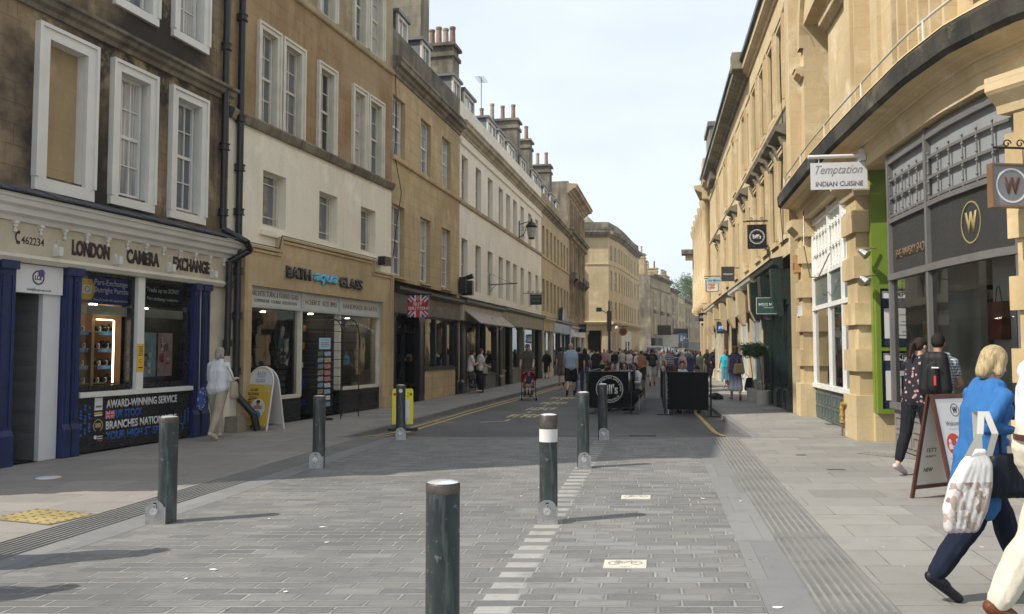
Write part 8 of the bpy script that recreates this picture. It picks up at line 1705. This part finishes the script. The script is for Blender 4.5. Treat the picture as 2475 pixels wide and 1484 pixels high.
for sx in (-1, 1):
    for sy in (-1, 1): wheel(c + Vector((sx * .5, sy * .35, .08)), .08, .05, (1, 0, 0), o)
    mb = MB(); mb.cyl(c + Vector((sx * .68, -.2, .95)), c + Vector((sx * .78, -.2, .95)), .03, .03, 8); mb.build('handle', BLACK, o)
# the green tree at the end of the street
TL = leaf_mat('lime_tree_leaves', (.05, .10, .02), (.17, .26, .06)); c = Vector((42, 196, 0))
def tree(c, H, cr, label, n, seed):
    o = thing('tree', label, 'tree', c); q = random.Random(seed); mb = MB(); mb.cyl(c, c + Vector((.3, 0, H * .45)), .5, .32, 10); cl = []
    for i in range(26):
        a = q.random() * 6.28; rr = cr * q.uniform(.1, .85); z = H * q.uniform(.42, .92); rr *= (1 - max(0, (z / H - .7)) * 1.9); p = c + Vector((math.cos(a) * rr, math.sin(a) * rr, z)); cl.append((p, cr * q.uniform(.2, .36)))
        if i < 10: mb.cyl(c + Vector((.2, 0, H * .3 + i * .3)), p, .16, .04, 6)
    mb.build('trunk', BARK, o); leaves(None, None, n, .55, seed, TL, o, 'crown', cl, .3)
tree(Vector((43.5, 200, 0)), 20.5, 7.5, 'big leafy green tree rising behind the last house at the end of the street', 15000, 5)
tree(Vector((52, 206, 0)), 20, 6.5, 'second green tree, mostly hidden behind the classical block', 5000, 6)
hz = MB(); hz.box(-70, 120, -12, 260, -1.4, 32); HZ = bpy.data.materials.new('haze'); HZ.use_nodes = True; HZ.node_tree.nodes.clear(); v_ = HZ.node_tree.nodes.new('ShaderNodeVolumePrincipled'); v_.inputs['Density'].default_value = .0006; v_.inputs['Color'].default_value = (.93, .95, 1, 1); v_.inputs['Anisotropy'].default_value = .2; ho = HZ.node_tree.nodes.new('ShaderNodeOutputMaterial'); HZ.node_tree.links.new(v_.outputs[0], ho.inputs['Volume'])
struct(hz.build('haze', HZ, smooth=True), 'stuff')
def cable(F, pts, label, r=.012):
    o = thing('cable', label, 'cable', F(*pts[0])); mb = MB(); mb.tube([F(*q) for q in pts], r, 5); mb.build('wire', IRON, o)
cable(F3, [(.15, .03, 10.2), (.22, .05, 8.6), (.12, .04, 7.4), (.5, .12, 6.3), (.3, .04, 5.2), (.08, .03, 4.3)], 'loose black cable sagging down the left end of the tan house', .014)
cable(F_R1, [(.9, .05, 5.0), (1.3, .12, 4.1), (1.9, .1, 3.3), (2.9, .1, 3.2), (4.0, .08, 3.6)], 'thin cable looping across the white spindle screen of the far bay')
cable(F2r, [(F2r.len - .5, .1, 9.6), (F2r.len - .45, .06, 7.5), (F2r.len - .8, .1, 5.4), (F2r.len - .6, .08, 4.4)], 'thin cable hanging down the sunlit front beside the arch')
for F_, s, n, z, lb in ((F4, 9.5, -1.6, 14.3, 'small tv aerial on the cream terrace chimney stacks'), (F8b, 5.2, -2, 13.4, 'tv aerial on the distant chimney past the corner building')):
    o = thing('tv_aerial', lb, 'aerial', F_(s, n, z)); mb = MB(); mb.cyl(F_(s, n, z - .6), F_(s, n, z + 1.0), .02, .02, 5); mb.cyl(F_(s - .5, n, z + .9), F_(s + .5, n, z + .9), .012, .012, 5)
    for i in range(7): x = s - .45 + i * .15; mb.cyl(F_(x, n - .25, z + .9), F_(x, n + .25, z + .9), .008, .008, 4)
    mb.build('rods', IRON, o)
# ------------------------------------------------------------------ people in the photo
NAVY = (.015, .02, .04); BLK = (.014, .014, .016); CRM = (.52, .47, .36); BEIGE = (.42, .36, .27); WHT_ = (.66, .66, .66); DEN = (.05, .08, .16); GRYc = (.16, .16, .17)
def bag(c, w, h, d, mat, label, handle=None, name='handbag', hm=None, cat='bag', rz=0, taper=.8):
    o = thing(name, label, cat, c); bm = bmesh.new(); Mz = Matrix.Rotation(R(rz), 3, 'Z')
    for sx in (-1, 0, 1):
        for z, r in ((0, 1), (1, taper)): pass
    for sx in (-1, -.5, 0, .5, 1): cap_(bm, Mz @ Vector((sx * (w / 2 - d / 2), 0, d / 2)), Mz @ Vector((sx * (w / 2 - d / 2) * taper, 0, h - d / 2)), d / 2, d / 2 * .8)
    fuse(bm, 'bag_body', mat, o, None, vox=max(.01, d / 7), smooth=2)
    if handle:
        mb = MB(); mb.tube([Vector(q) for q in handle], .009, 6); mb.build('strap', hm or mat, o)
    return o
def P_(u, v, z=0): return at(u, v, z)
# woman in white by the pipes
J = skeleton(h=1.64, lean=3, legs=((14, 8), (-16, 14)), arms=((12, 12, 95), (10, 14, 85)), head=(14, 0), hipw=1.1)
pw = P_(523, 1062); r_, X, e = person(pw, 14, 'grey-haired woman in white top and beige trousers walking off beside the drainpipes', J, 'l', ('t', WHT_), ('trousers', (.38, .32, .245)), ('bob', (.40, .37, .32)), (.50, .45, .36), vox=.013, fat=1.18, fem=True, sleeve='three', fingers=True)
bag(pw + Vector((.31, -.02, .72)), .22, .34, .12, cloth('bag_beige', (.36, .31, .22)), 'beige shoulder bag hanging at the white-topped woman\'s right hip', [pw + Vector((.33, 0, 1.02)), pw + Vector((.24, -.1, 1.25)), pw + Vector((.12, -.02, 1.43))], rz=80)
bag(pw + Vector((-.27, .0, .52)), .26, .42, .14, cloth('bag_blue_floral', (.05, .08, .25), 'floral', (.30, .34, .45)), 'blue patterned bag carried at the white-topped woman\'s left side', [pw + Vector((-.27, 0, .90)), pw + Vector((-.22, .06, 1.05))], rz=75)
# the two women at the shop corner
J = skeleton(h=1.63, lean=6, legs=((4, 4), (22, 6)), arms=((25, 4, 95), (22, 4, 95)), head=(22, 0)); c = Vector((-1.58, 30.55, 0)); person(c, 80, 'dark-haired woman in white tee and dotted skirt leaning on the shop corner with a phone', J, 'l', ('t', (.62, .58, .56)), ('skirt', BLK, 'dots', (.4, .38, .33), .80), ('bob', (.06, .03, .02)), (.45, .33, .27), vox=.016, fem=True, fat=1.1, fingers=False)
J = skeleton(h=1.66, lean=2, legs=((2, 2), (-4, 4)), arms=((30, 4, 120), (10, 8, 60)), head=(10, 30)); c = Vector((-1.22, 30.95, 0)); person(c, 60, 'woman in white top and long black skirt just behind the one in the dotted skirt', J, 'l', ('t', (.64, .62, .62)), ('skirt', BLK, 1.0), ('bob', (.13, .06, .03)), (.4, .33, .3), vox=.018, fem=True, fat=1.1)
bag(c + Vector((.20, -.12, .72)), .24, .3, .1, cloth('bag_sage', (.30, .32, .24)), 'pale green shoulder bag on the woman in the long black skirt', [c + Vector((.2, -.12, 1.0)), c + Vector((.1, 0, 1.35))], rz=40)
# man with the pushchair
J = skeleton(h=1.92, lean=2, legs=((6, 6), (-6, 8)), arms=((18, 10, 38), (18, 10, 38)), head=(4, 12)); cm = P_(1275, 958, RZ); person(cm, 186, 'bearded man in cap and olive tee pushing the red pushchair', J, 'l', ('t', (.085, .08, .06)), ('shorts', (.06, .055, .05)), ('beard', (.06, .035, .02)), BLK, vox=.016, feat='shades', hat=('cap', (.10, .10, .11)), fingers=True)
ps = P_(1278, 967, RZ); o = thing('pushchair', 'red pushchair with black frame and wheels, wheeled along by the bearded man', 'pushchair', ps); PL_ = lambda x, y, z: ps + Vector((x, y, z))
for sx in (-1, 1):
    mb = MB(); mb.tube([PL_(sx * .24, -.25, .08), PL_(sx * .24, .05, .45), PL_(sx * .23, .45, 1.02)], .014, 8); mb.tube([PL_(sx * .25, .42, .08), PL_(sx * .24, .05, .45), PL_(sx * .22, -.18, .5)], .014, 8); mb.build('frame', BLACK, o)
    for y in (-.27, .42): wheel(PL_(sx * .25, y, .085), .085, .05, (1, 0, 0), o)
mb = MB(); mb.tube([PL_(-.23, .45, 1.02), PL_(.23, .45, 1.02)], .018, 8); mb.build('handle', BLACK, o); mb = MB(); mb.box(-.2, .2, -.25, .12, .42, .46, PL_); mb.prof([(.10, .46), (.14, .46), (.30, .95), (.26, .95)], -.2, .2, PL_); mb.build('seat', BLACK, o); mb = MB(); mb.box(-.14, .14, -.34, -.30, .14, .17, PL_); mb.build('footrest', BLACK, o)
mb = MB()
for r in (.27, .245):
    G = [[PL_(r * math.cos(R(f_)), .02 + r * 1.15 * math.sin(R(f_)) * math.sin(R(t_)), .70 + r * 1.15 * math.sin(R(f_)) * math.cos(R(t_))) for f_ in range(0, 181, 15)] for t_ in range(-18, 103, 15)]
    for A, B in zip(G[:-1], G[1:]):
        for i in range(12): mb.face([A[i], A[i + 1], B[i + 1], B[i]])
mb.build('hood', paint('pushchair_red', (.55, .03, .03), .6, var=.12), o)
mb = MB(); mb.prof([(.10, .47), (.27, .96), (.25, .97), (.08, .48)], -.19, .19, PL_); mb.build('liner', paint('pushchair_red', (.55, .03, .03)), o); mb = MB(); mb.box(-.16, .16, -.1, .35, .18, .34, PL_); mb.build('basket', BLACK, o)
J = skeleton(h=.98, lean=-12, legs=((80, 70), (78, 66)), arms=((25, 10, 60), (35, 10, 105)), head=(18, 0), sit=True); kz = J['hip0'].z; pc = PL_(0, -.06, .52 - kz); person(pc, 184, 'toddler in dark tee sitting in the red pushchair, one hand at the mouth', J, 'p', ('t', (.03, .035, .05)), ('shorts', (.20, .19, .17)), ('short', (.25, .16, .08)), (.05, .05, .06), vox=.012, feat=True, fat=1.15)
# walkers on the road and the left pavement
J = walk(1, 12, h=1.60, arms=((-6, 16, 10), (10, 16, 10))); person(P_(1322, 916), 182, 'woman in a black dress and sunglasses walking toward the camera on the left pavement', J, 'l', ('t', BLK), ('dress', BLK, .62), ('long', (.05, .025, .02)), BLK, vox=.02, fem=True, fat=1.2, sleeve='three', feat='shades')
J = walk(-1, 17, h=1.97, arms=((10, 9, 12), (-8, 8, 10))); person(P_(1380, 957, RZ), 8, 'tall bald man in pale blue tee and black shorts walking away up the road', J, 'l', ('t', (.33, .42, .56)), ('shorts', BLK), ('bald', BLK), BLK, vox=.016, fat=1.08, fingers=True, socks=BLK)
J = walk(1, 16, h=1.86); person(P_(1357, 934, RZ), 6, 'man in brown tee and khaki shorts left of the pale blue tee', J, 'l', ('t', (.10, .08, .08)), ('shorts', (.16, .13, .10)), ('short', (.04, .03, .02)), BLK, vox=.02)
J = walk(-1, 18, h=1.84); person(P_(1400, 949, RZ), 10, 'person in black tee and blue jeans walking away right of the pale blue tee', J, 'l', ('t', BLK), ('trousers', DEN), ('short', (.03, .02, .02)), BLK, vox=.02)
J = walk(1, 14, h=1.80); person(P_(1414, 934, RZ), 6, 'woman in dark top and jeans beyond the person in blue jeans', J, 'l', ('t', (.03, .03, .035)), ('trousers', (.07, .10, .18)), ('long', (.03, .02, .02)), (.3, .3, .3), vox=.022, fem=True)
J = skeleton(h=1.80, legs=((2, 2), (-2, 3)), arms=((5, 14, 30), (5, 14, 30))); person(P_(1442, 938, RZ), 10, 'person in a black tee standing with back turned beyond the logo barrier', J, 'l', ('t', (.022, .022, .025)), ('trousers', BLK), ('bun', (.05, .035, .025)), BLK, vox=.022)
J = walk(-1, 15, h=1.78, arms=((-4, 12, 8), (6, 14, 6))); c = P_(1577, 933, RZ); person(c, 10, 'man in black tee, white shorts and cap walking away with a rucksack', J, 'l', ('t', BLK), ('shorts', (.50, .50, .52)), ('short', (.04, .03, .02)), (.1, .1, .1), vox=.02, hat=('cap', BLK), socks=BLK); bag(c + Vector((-.03, -.20, 1.0)), .34, .48, .18, cloth('rucksack_grey', (.05, .05, .05)), 'dark grey rucksack on the man in white shorts', name='rucksack'); bag(c + Vector((.36, .0, .38)), .22, .40, .09, cloth('carrier_white', (.62, .63, .65)), 'white carrier bag hanging from the right hand of the man in white shorts', [c + Vector((.36, 0, .76)), c + Vector((.34, 0, .86))], name='carrier_bag'); bag(c + Vector((-.42, 0, .55)), .26, .36, .12, cloth('bag_brown', (.07, .04, .03)), 'brown shoulder bag left of the man in white shorts', [c + Vector((-.42, 0, .9)), c + Vector((-.34, 0, 1.2))])
J = walk(1, 12, h=1.68); person(P_(1551, 930, RZ), 20, 'woman in a black dress over an orange top left of the man in white shorts', J, 'l', ('t', (.38, .17, .09)), ('skirt', BLK, .9), ('bun', (.12, .07, .03)), BLK, vox=.02, fem=True, sleeve='cap')
J = walk(1, 10, h=1.72); person(P_(1619, 925, RZ), 185, 'balding man in a grey and black striped polo facing the camera', J, 'l', ('t', (.40, .40, .42), 'stripe', (.04, .04, .05)), ('shorts', (.05, .05, .06)), ('bald', BLK), BLK, vox=.02, feat='shades', fat=1.15)
J = walk(-1, 10, h=1.60); person(P_(1650, 922, RZ), 185, 'white-haired woman in a pale checked shirt facing the camera by the blue bin', J, 'p', ('t', (.55, .50, .52), 'check', (.42, .25, .28)), ('trousers', (.3, .3, .33)), ('bob', (.6, .58, .54)), BLK, vox=.02, fem=True, sleeve='three', feat=True)
# seated diners
def seated(i, label, top, hair, feat=False, hat=None, fem=False, sk='l', h=1.72, head=(8, 0), hl='short', lean=8, sleeve='short'):
    p, f = SEATS[i]; J = skeleton(h=h, lean=lean, legs=((84, 84), (80, 78)), arms=((35, 8, 60), (30, 8, 65)), sit=True, head=head); dz = J['hip0'].z - .54; q = Vector(p); q.z = RZ - dz
    person(q, f, label, J, sk, top, ('trousers', (.05, .05, .07)), (hl, hair), BLK, vox=.018, feat=feat, hat=hat, fem=fem, sleeve=sleeve)
seated(0, 'diner in a camouflage cap with back to the camera behind the logo barrier', ('t', (.03, .035, .03)), (.03, .02, .02), hat=('cap', (.20, .16, .09), 'camo', (.07, .06, .035)))
seated(1, 'auburn-haired diner facing the camera beside the camouflage cap', ('t', (.3, .16, .12)), (.12, .05, .025), feat=True, hl='bob', fem=True, sk='p')
seated(2, 'diner in large sunglasses with long brown hair behind the logo barrier', ('t', (.28, .30, .34)), (.05, .03, .02), feat='shades', hl='long', fem=True)
seated(3, 'blond-haired diner farther back in the logo pen', ('t', (.35, .25, .2)), (.50, .42, .28), feat='shades', hl='bob', fem=True)
seated(4, 'bearded diner in white shirt and sunglasses at the right end of the logo pen', ('t', (.60, .60, .62)), (.025, .018, .015), feat='shades', hl='long', sk='m', sleeve='long')
seated(5, 'long-haired diner seen from behind in the right-hand pen', ('t', (.05, .05, .055)), (.10, .055, .035), hl='bob', fem=True, h=1.6)
seated(6, 'dark-haired diner in a white tee facing the camera in the right-hand pen', ('t', (.6, .6, .6)), (.03, .02, .015), feat=True, hl='short', h=1.82)
J = skeleton(h=1.68, lean=22, legs=((84, 84), (80, 78)), arms=((45, 8, 60), (40, 8, 60)), sit=True, head=(25, 10)); q = TB + Vector((.42, -.25, 0)); q.z = RZ - (J['hip0'].z - .54); person(q, 210, 'diner in a black tee bowing over the table in the right-hand pen', J, 'm', ('t', BLK), ('trousers', BLK), ('short', (.015, .012, .01)), BLK, vox=.018, feat=True)
cafe_chair(TB + Vector((.42, -.25, 0)), 210, 'wire-legged cafe chair under a diner in the right-hand pen')
# right pavement
J = walk(1, 15, h=1.74, arms=((4, 7, 8), (6, 12, 10)), head=(6, 0)); c = P_(1778, 968); person(c, 6, 'woman in a violet to white shaded dress walking away by the bay trees', J, 'l', ('t', (.085, .07, .16), 'ombre', (.55, .55, .62)), ('dress', (.085, .07, .16), 'ombre', (.60, .60, .66), .72), ('curly', (.24, .14, .07)), (.20, .09, .05), vox=.016, fem=True, fat=1.1, sleeve='none', fingers=True)
bag(c + Vector((.06, -.22, .85)), .40, .36, .12, cloth('tan_tote', (.42, .31, .15)), 'tan canvas tote on the shoulder of the woman in the violet dress', [c + Vector((-.02, -.2, 1.18)), c + Vector((.12, -.05, 1.42)), c + Vector((.2, -.2, 1.18))], rz=8); bag(c + Vector((.46, .0, .30)), .36, .46, .16, cloth('black_carrier', BLK), 'black carrier bag in the right hand of the woman in the violet dress', [c + Vector((.44, 0, .74)), c + Vector((.36, 0, .86))], name='carrier_bag', taper=.5)
J = walk(-1, 12, h=1.62, arms=((14, 16, 10), (-6, 8, 10))); person(P_(1755, 938), 8, 'woman in turquoise top and teal skirt left of the violet dress', J, 'l', ('t', (.03, .38, .46)), ('skirt', (.07, .20, .25), .75), ('bob', (.25, .15, .07)), (.4, .3, .25), vox=.018, fem=True, fat=1.15)
J = walk(1, 14, h=1.76); person(P_(1726, 916), 184, 'white-haired woman in an open black jacket facing the camera on the right pavement', J, 'l', ('jacket', BLK), ('trousers', BLK), ('bob', (.55, .50, .40)), (.4, .3, .25), vox=.02, fem=True, sleeve='long', feat=True)
J = walk(-1, 10, h=1.66); person(P_(1710, 912), 182, 'woman in a long patterned dark dress left of the open black jacket', J, 'l', ('t', (.06, .05, .05), 'floral', (.2, .18, .16)), ('dress', None, .95), ('long', (.12, .06, .03)), BLK, vox=.022, fem=True)
J = walk(1, 10, h=1.66); person(P_(1692, 911, RZ), 8, 'woman in a pale sage green dress seen from behind', J, 'l', ('t', (.20, .26, .19)), ('dress', None, .85), ('long', (.12, .07, .04)), BLK, vox=.022, fem=True)
# ------------------------------------------------------------------ near right
J = skeleton(h=1.74, lean=8, legs=((-14, 10), (16, 14)), arms=((28, 4, 70), (26, 4, 70)), head=(14, 10)); c = Vector((5.24, 10.5, 0)); person(c, 62, 'woman with dark ponytail, floral top and black leggings looking in the whisky shop window', J, 'l', ('t', (.02, .02, .025), 'floral', (.38, .22, .22)), ('crop', (.012, .013, .016)), ('pony', (.035, .018, .012)), (.50, .42, .40), vox=.011, fem=True, sleeve='cap', feat=True, fingers=True)
J = skeleton(h=1.79, lean=7, legs=((2, 4), (-4, 6)), arms=((22, 8, 62), (22, 10, 62)), head=(16, 0)); c = Vector((5.44, 10.35, 0)); _, X, e = person(c, 38, 'man in grey checked shirt with a black rucksack beside the woman in the floral top', J, 'm', ('t', (.44, .47, .52), 'check', (.035, .045, .07)), ('trousers', (.03, .035, .05)), ('short', (.015, .012, .01)), BLK, vox=.011, feat=True, fingers=True, fat=1.05)
fw = e['fw']; b0 = X['chest'] - fw * .17; o = thing('rucksack', 'black rucksack with a red tab on the back of the man in the checked shirt', 'bag', b0); bm = bmesh.new()
sd = e['side']
for s_x in (-.10, 0, .10): cap_(bm, sd * s_x - Vector((0, 0, .24)) - fw * .02, sd * s_x * .7 + Vector((0, 0, .16)) - fw * .0, .10, .085)
cap_(bm, -fw * .10 - Vector((0, 0, .20)), -fw * .10 + Vector((0, 0, .02)), .085, .07); fuse(bm, 'bag_body', cloth('rucksack_black', (.014, .014, .015), rough=.6), o, None, vox=.012, smooth=3)
for sg in (-1, 1): mb = MB(); mb.tube([b0 + sd * sg * .09 + Vector((0, 0, .2)), X['neck'] + sd * sg * .11 + Vector((0, 0, .045)), X['chest'] + sd * sg * .14 + fw * .14, X['waist'] + sd * sg * .16], .022, 8); mb.build('strap', BLACK, o)
mb = MB(); q = b0 - fw * .195 - Vector((0, 0, .12)); M = frame_M(q + sd * .03, sd, -fw); flat(mb, M, rect(-.012, .012, -.06, .06), -.02, .004); mb.build('red_tab', RSGN, o); mb = MB(); M = frame_M(b0 - fw * .165 + sd * .03 + Vector((0, 0, .04)), sd, -fw); flat(mb, M, rect(-.04, .04, -.008, .008), -.02, .006); mb.build('badge', TAGW, o)
# woman in the blue jacket
J = skeleton(h=1.64, lean=9, legs=((32, 14), (-20, 20)), arms=((12, 4, 60), (-44, 14, 128)), head=(18, -8)); c = Vector((3.08, 5.36, 0)); _, X, e = person(c, 84, 'blond woman in a bright blue jacket striding past at the right edge', J, 'l', ('jacket', (.035, .135, .34)), ('wide', (.010, .014, .03)), ('bob', (.48, .37, .20)), (.012, .014, .02), vox=.010, fem=True, sleeve='long', fat=1.0, fingers=True)
fo = X['elb1'].lerp(X['wri1'], .3); o = thing('carrier_bag', 'white shopping bag printed with houses over the blue-jacketed woman\'s forearm', 'shopping bag', fo - Vector((0, 0, .9)))
mb = MB(); top = fo + Vector((-.12, -.07, .06)); ww = e['fw']; 
def strip(P, w, m): 
    for a, b in zip(P[:-1], P[1:]): m.face([a - w, a + w, b + w, b - w])
body = bmesh.new(); base = WP[o.name]
bx0 = top - base
cols_ = [(-.03, -.20, .025, .05), (-.05, -.28, .04, .085), (-.09, -.40, .045, .115), (-.13, -.54, .045, .12), (-.16, -.66, .035, .10)]
for sx in (-1, -.5, 0, .5, 1):
    for a, b in zip(cols_[:-1], cols_[1:]):
        pa = bx0 + ww * (a[0] + sx * (a[3] - .02)) + Vector((0, 0, a[1])); pb = bx0 + ww * (b[0] + sx * (b[3] - .02)) + Vector((0, 0, b[1])); cap_(body, pa, pb, a[2] * 1.0, b[2] * 1.0)
t = NT('printed_bag'); ob = t.obj(); sx = t.n('ShaderNodeSeparateXYZ'); t.l(ob, sx.inputs[0]); v = t.n('ShaderNodeTexVoronoi'); v.inputs['Scale'].default_value = 34; t.l(t.obj((1, 1, .6)), v.inputs['Vector'])
pc_ = ramp(t, v.outputs['Color'], [(0, (.14, .05, .05)), (1, (.62, .60, .58)), (.35, (.30, .22, .18)), (.6, (.50, .46, .44))]); nz_ = t.noise(ob, 9, 6, .7)
mk = t.math('MULTIPLY', t.math('GREATER_THAN', nz_, .44), t.rng(sx.outputs[2], .40, .66, 1, 0)); col_ = t.mix(t.math('MULTIPLY', t.math('GREATER_THAN', mk, .3), .9), (.66, .66, .66), pc_); BAGM = t.bsdf(col_, .35, 0, t.noise(t.obj((7, 7, 4)), 1.5, 5), .6, .015, .5)
fuse(body, 'bag_body', BAGM, o, None, vox=.010, smooth=2)
mb = MB()
for sg in (-1, 1): P = [top + ww * (sg * .07 - .05) - Vector((0, .03, .22)), top + ww * sg * .05 + Vector((0, -.055, -.08)), top + ww * sg * .015 + Vector((0, -.02, .055))]; strip(P, ww * .022, mb); strip([q + Vector((0, .004, 0)) for q in P], ww * .022, mb)
strip([top + Vector((0, -.02, .055)), top + Vector((0, .06, .05)), top + Vector((0, .05, -.25))], ww * .03, mb); mb.build('handle', WHITE, o)
bag(X['pel'] + e['side'] * .20 + e['fw'] * .04 - Vector((0, 0, .22)), .30, .30, .10, cloth('bag_navy', (.012, .016, .026), rough=.5), 'black leather shoulder bag against the blue-jacketed woman\'s hip', [X['pel'] + e['side'] * .2 + Vector((0, 0, .05)), X['neck'] + e['side'] * .1], rz=4)
# man in the white shirt, cut by the picture edge
J = skeleton(h=1.84, lean=5, legs=((24, 10), (-20, 12)), arms=((14, 6, 60), (8, 10, 48)), head=(5, 0)); c = Vector((3.12, 4.74, 0)); _, X, e = person(c, 88, 'tall man in white shirt and cream trousers, half cut off by the right edge', J, 'l', ('tuck', (.66, .67, .70)), ('wide', (.56, .52, .42)), ('short', (.3, .28, .25)), (.13, .045, .02), vox=.011, fat=1.12, sleeve='short', fingers=True)
mb = MB(); q = X['pel'] + Vector((0, 0, .085)); o3 = q; pr = [r_ for r_ in bpy.data.objects if r_.get('label', '').startswith('tall man in white shirt')][0]
for i in range(20):
    a, b = 2 * math.pi * i / 20, 2 * math.pi * (i + 1) / 20; Pq = lambda t_, z: q + e['side'] * math.cos(t_) * .205 + e['fw'] * math.sin(t_) * .152 + Vector((0, 0, z)); mb.face([Pq(a, -.018), Pq(b, -.018), Pq(b, .018), Pq(a, .018)])
mb.build('belt', REDW, pr)
# two people just outside the left edge: their shadows reach into the picture
J = walk(1, 20, h=1.74); person(Vector((-4.35, 5.98, 0)), 15, 'person in dark jacket just outside the left edge, casting a shadow into view', J, 'l', ('jacket', (.05, .05, .06)), ('trousers', DEN), ('short', (.05, .03, .02)), BLK, vox=.02, sleeve='long', fat=1.2)
J = walk(-1, 20, h=1.70); person(Vector((-4.50, 4.98, 0)), 15, 'person in pale top outside the left edge whose shadow enters lower down', J, 'l', ('t', (.4, .4, .42)), ('trousers', BEIGE), ('bob', (.2, .12, .06)), BLK, vox=.02, fem=True)
# ------------------------------------------------------------------ the far crowd: each one built, coloured and placed on its own
q = random.Random(21); COLS = {'black': BLK, 'white': (.62, .62, .62), 'navy': NAVY, 'grey': (.18, .18, .19), 'pale blue': (.25, .36, .52), 'rust red': (.26, .08, .05), 'sage green': (.16, .20, .14), 'cream': (.5, .46, .38), 'denim': DEN, 'pink': (.45, .25, .26), 'khaki': (.22, .19, .12), 'maroon': (.10, .03, .03)}
HC = {'dark': (.03, .02, .015), 'brown': (.10, .055, .03), 'blond': (.42, .32, .18), 'white': (.55, .53, .5), 'auburn': (.16, .06, .03)}
used = set(); n_p = 0
spots = [(1418, 905), (1430, 902), (1436, 898), (1452, 900), (1461, 905), (1468, 899), (1479, 903), (1486, 915), (1493, 898), (1500, 904), (1508, 897), (1513, 903), (1521, 915), (1527, 900), (1533, 904), (1541, 897), (1548, 902), (1560, 899), (1566, 905), (1573, 897), (1540, 910), (1606, 898), (1613, 894), (1641, 897), (1646, 893), (1657, 896), (1663, 904), (1669, 896), (1674, 901), (1682, 897), (1688, 893), (1698, 899), (1704, 903), (1632, 893), (1425, 893), (1442, 892), (1472, 892), (1517, 892), (1553, 893), (1583, 894), (1600, 892)] + [(1478 + 8.3 * i + (i * 29) % 5, 901 + (i * 31) % 12) for i in range(14)] + [(1412 + 9.1 * i + (i * 37) % 7, 887 + (i * 53) % 6) for i in range(31)]
for u, v in spots:
    for _ in range(40):
        fem = q.random() < .5; tc_, bc_, hh = q.choice(list(COLS) + ['white', 'white', 'cream', 'pale blue', 'pink', 'sage green']), q.choice(['black', 'denim', 'cream', 'khaki', 'grey', 'navy', 'white']), q.choice(list(HC)); kind = q.choice(['skirt', 'trousers', 'dress'] if fem else ['trousers', 'shorts', 'trousers']); fc = q.choice(['away', 'towards'])
        key = (tc_, kind, hh)
        if key not in used: used.add(key); break
    face = (10 if fc == 'away' else 185) + q.uniform(-25, 25); lab = '%s-haired %s figure in %s top and %s %s in the far crowd' % (hh, 'long' if False else ('walking'), tc_, bc_ if kind != 'dress' else tc_, kind)
    z = RZ; c = at(u, v, z)
    J = walk(q.choice([-1, 1]), q.uniform(4, 20), h=q.uniform(1.56, 1.72) if fem else q.uniform(1.68, 1.84)); bt = (kind, COLS[bc_]) if kind not in ('skirt', 'dress') else (kind, None if kind == 'dress' else COLS[bc_], q.uniform(.55, .9))
    person(c, face, lab, J, q.choice('lllmpd'), ('t', COLS[tc_]), bt, (q.choice(['bob', 'long', 'bun']) if fem else 'short', HC[hh]), q.choice([BLK, (.4, .4, .4), (.2, .12, .06)]), group='people in the far crowd', vox=.032, fem=fem, sleeve=q.choice(['short', 'short', 'long', 'three']), fat=q.uniform(.95, 1.25))
for o in COL.q: SC.collection.objects.link(o)
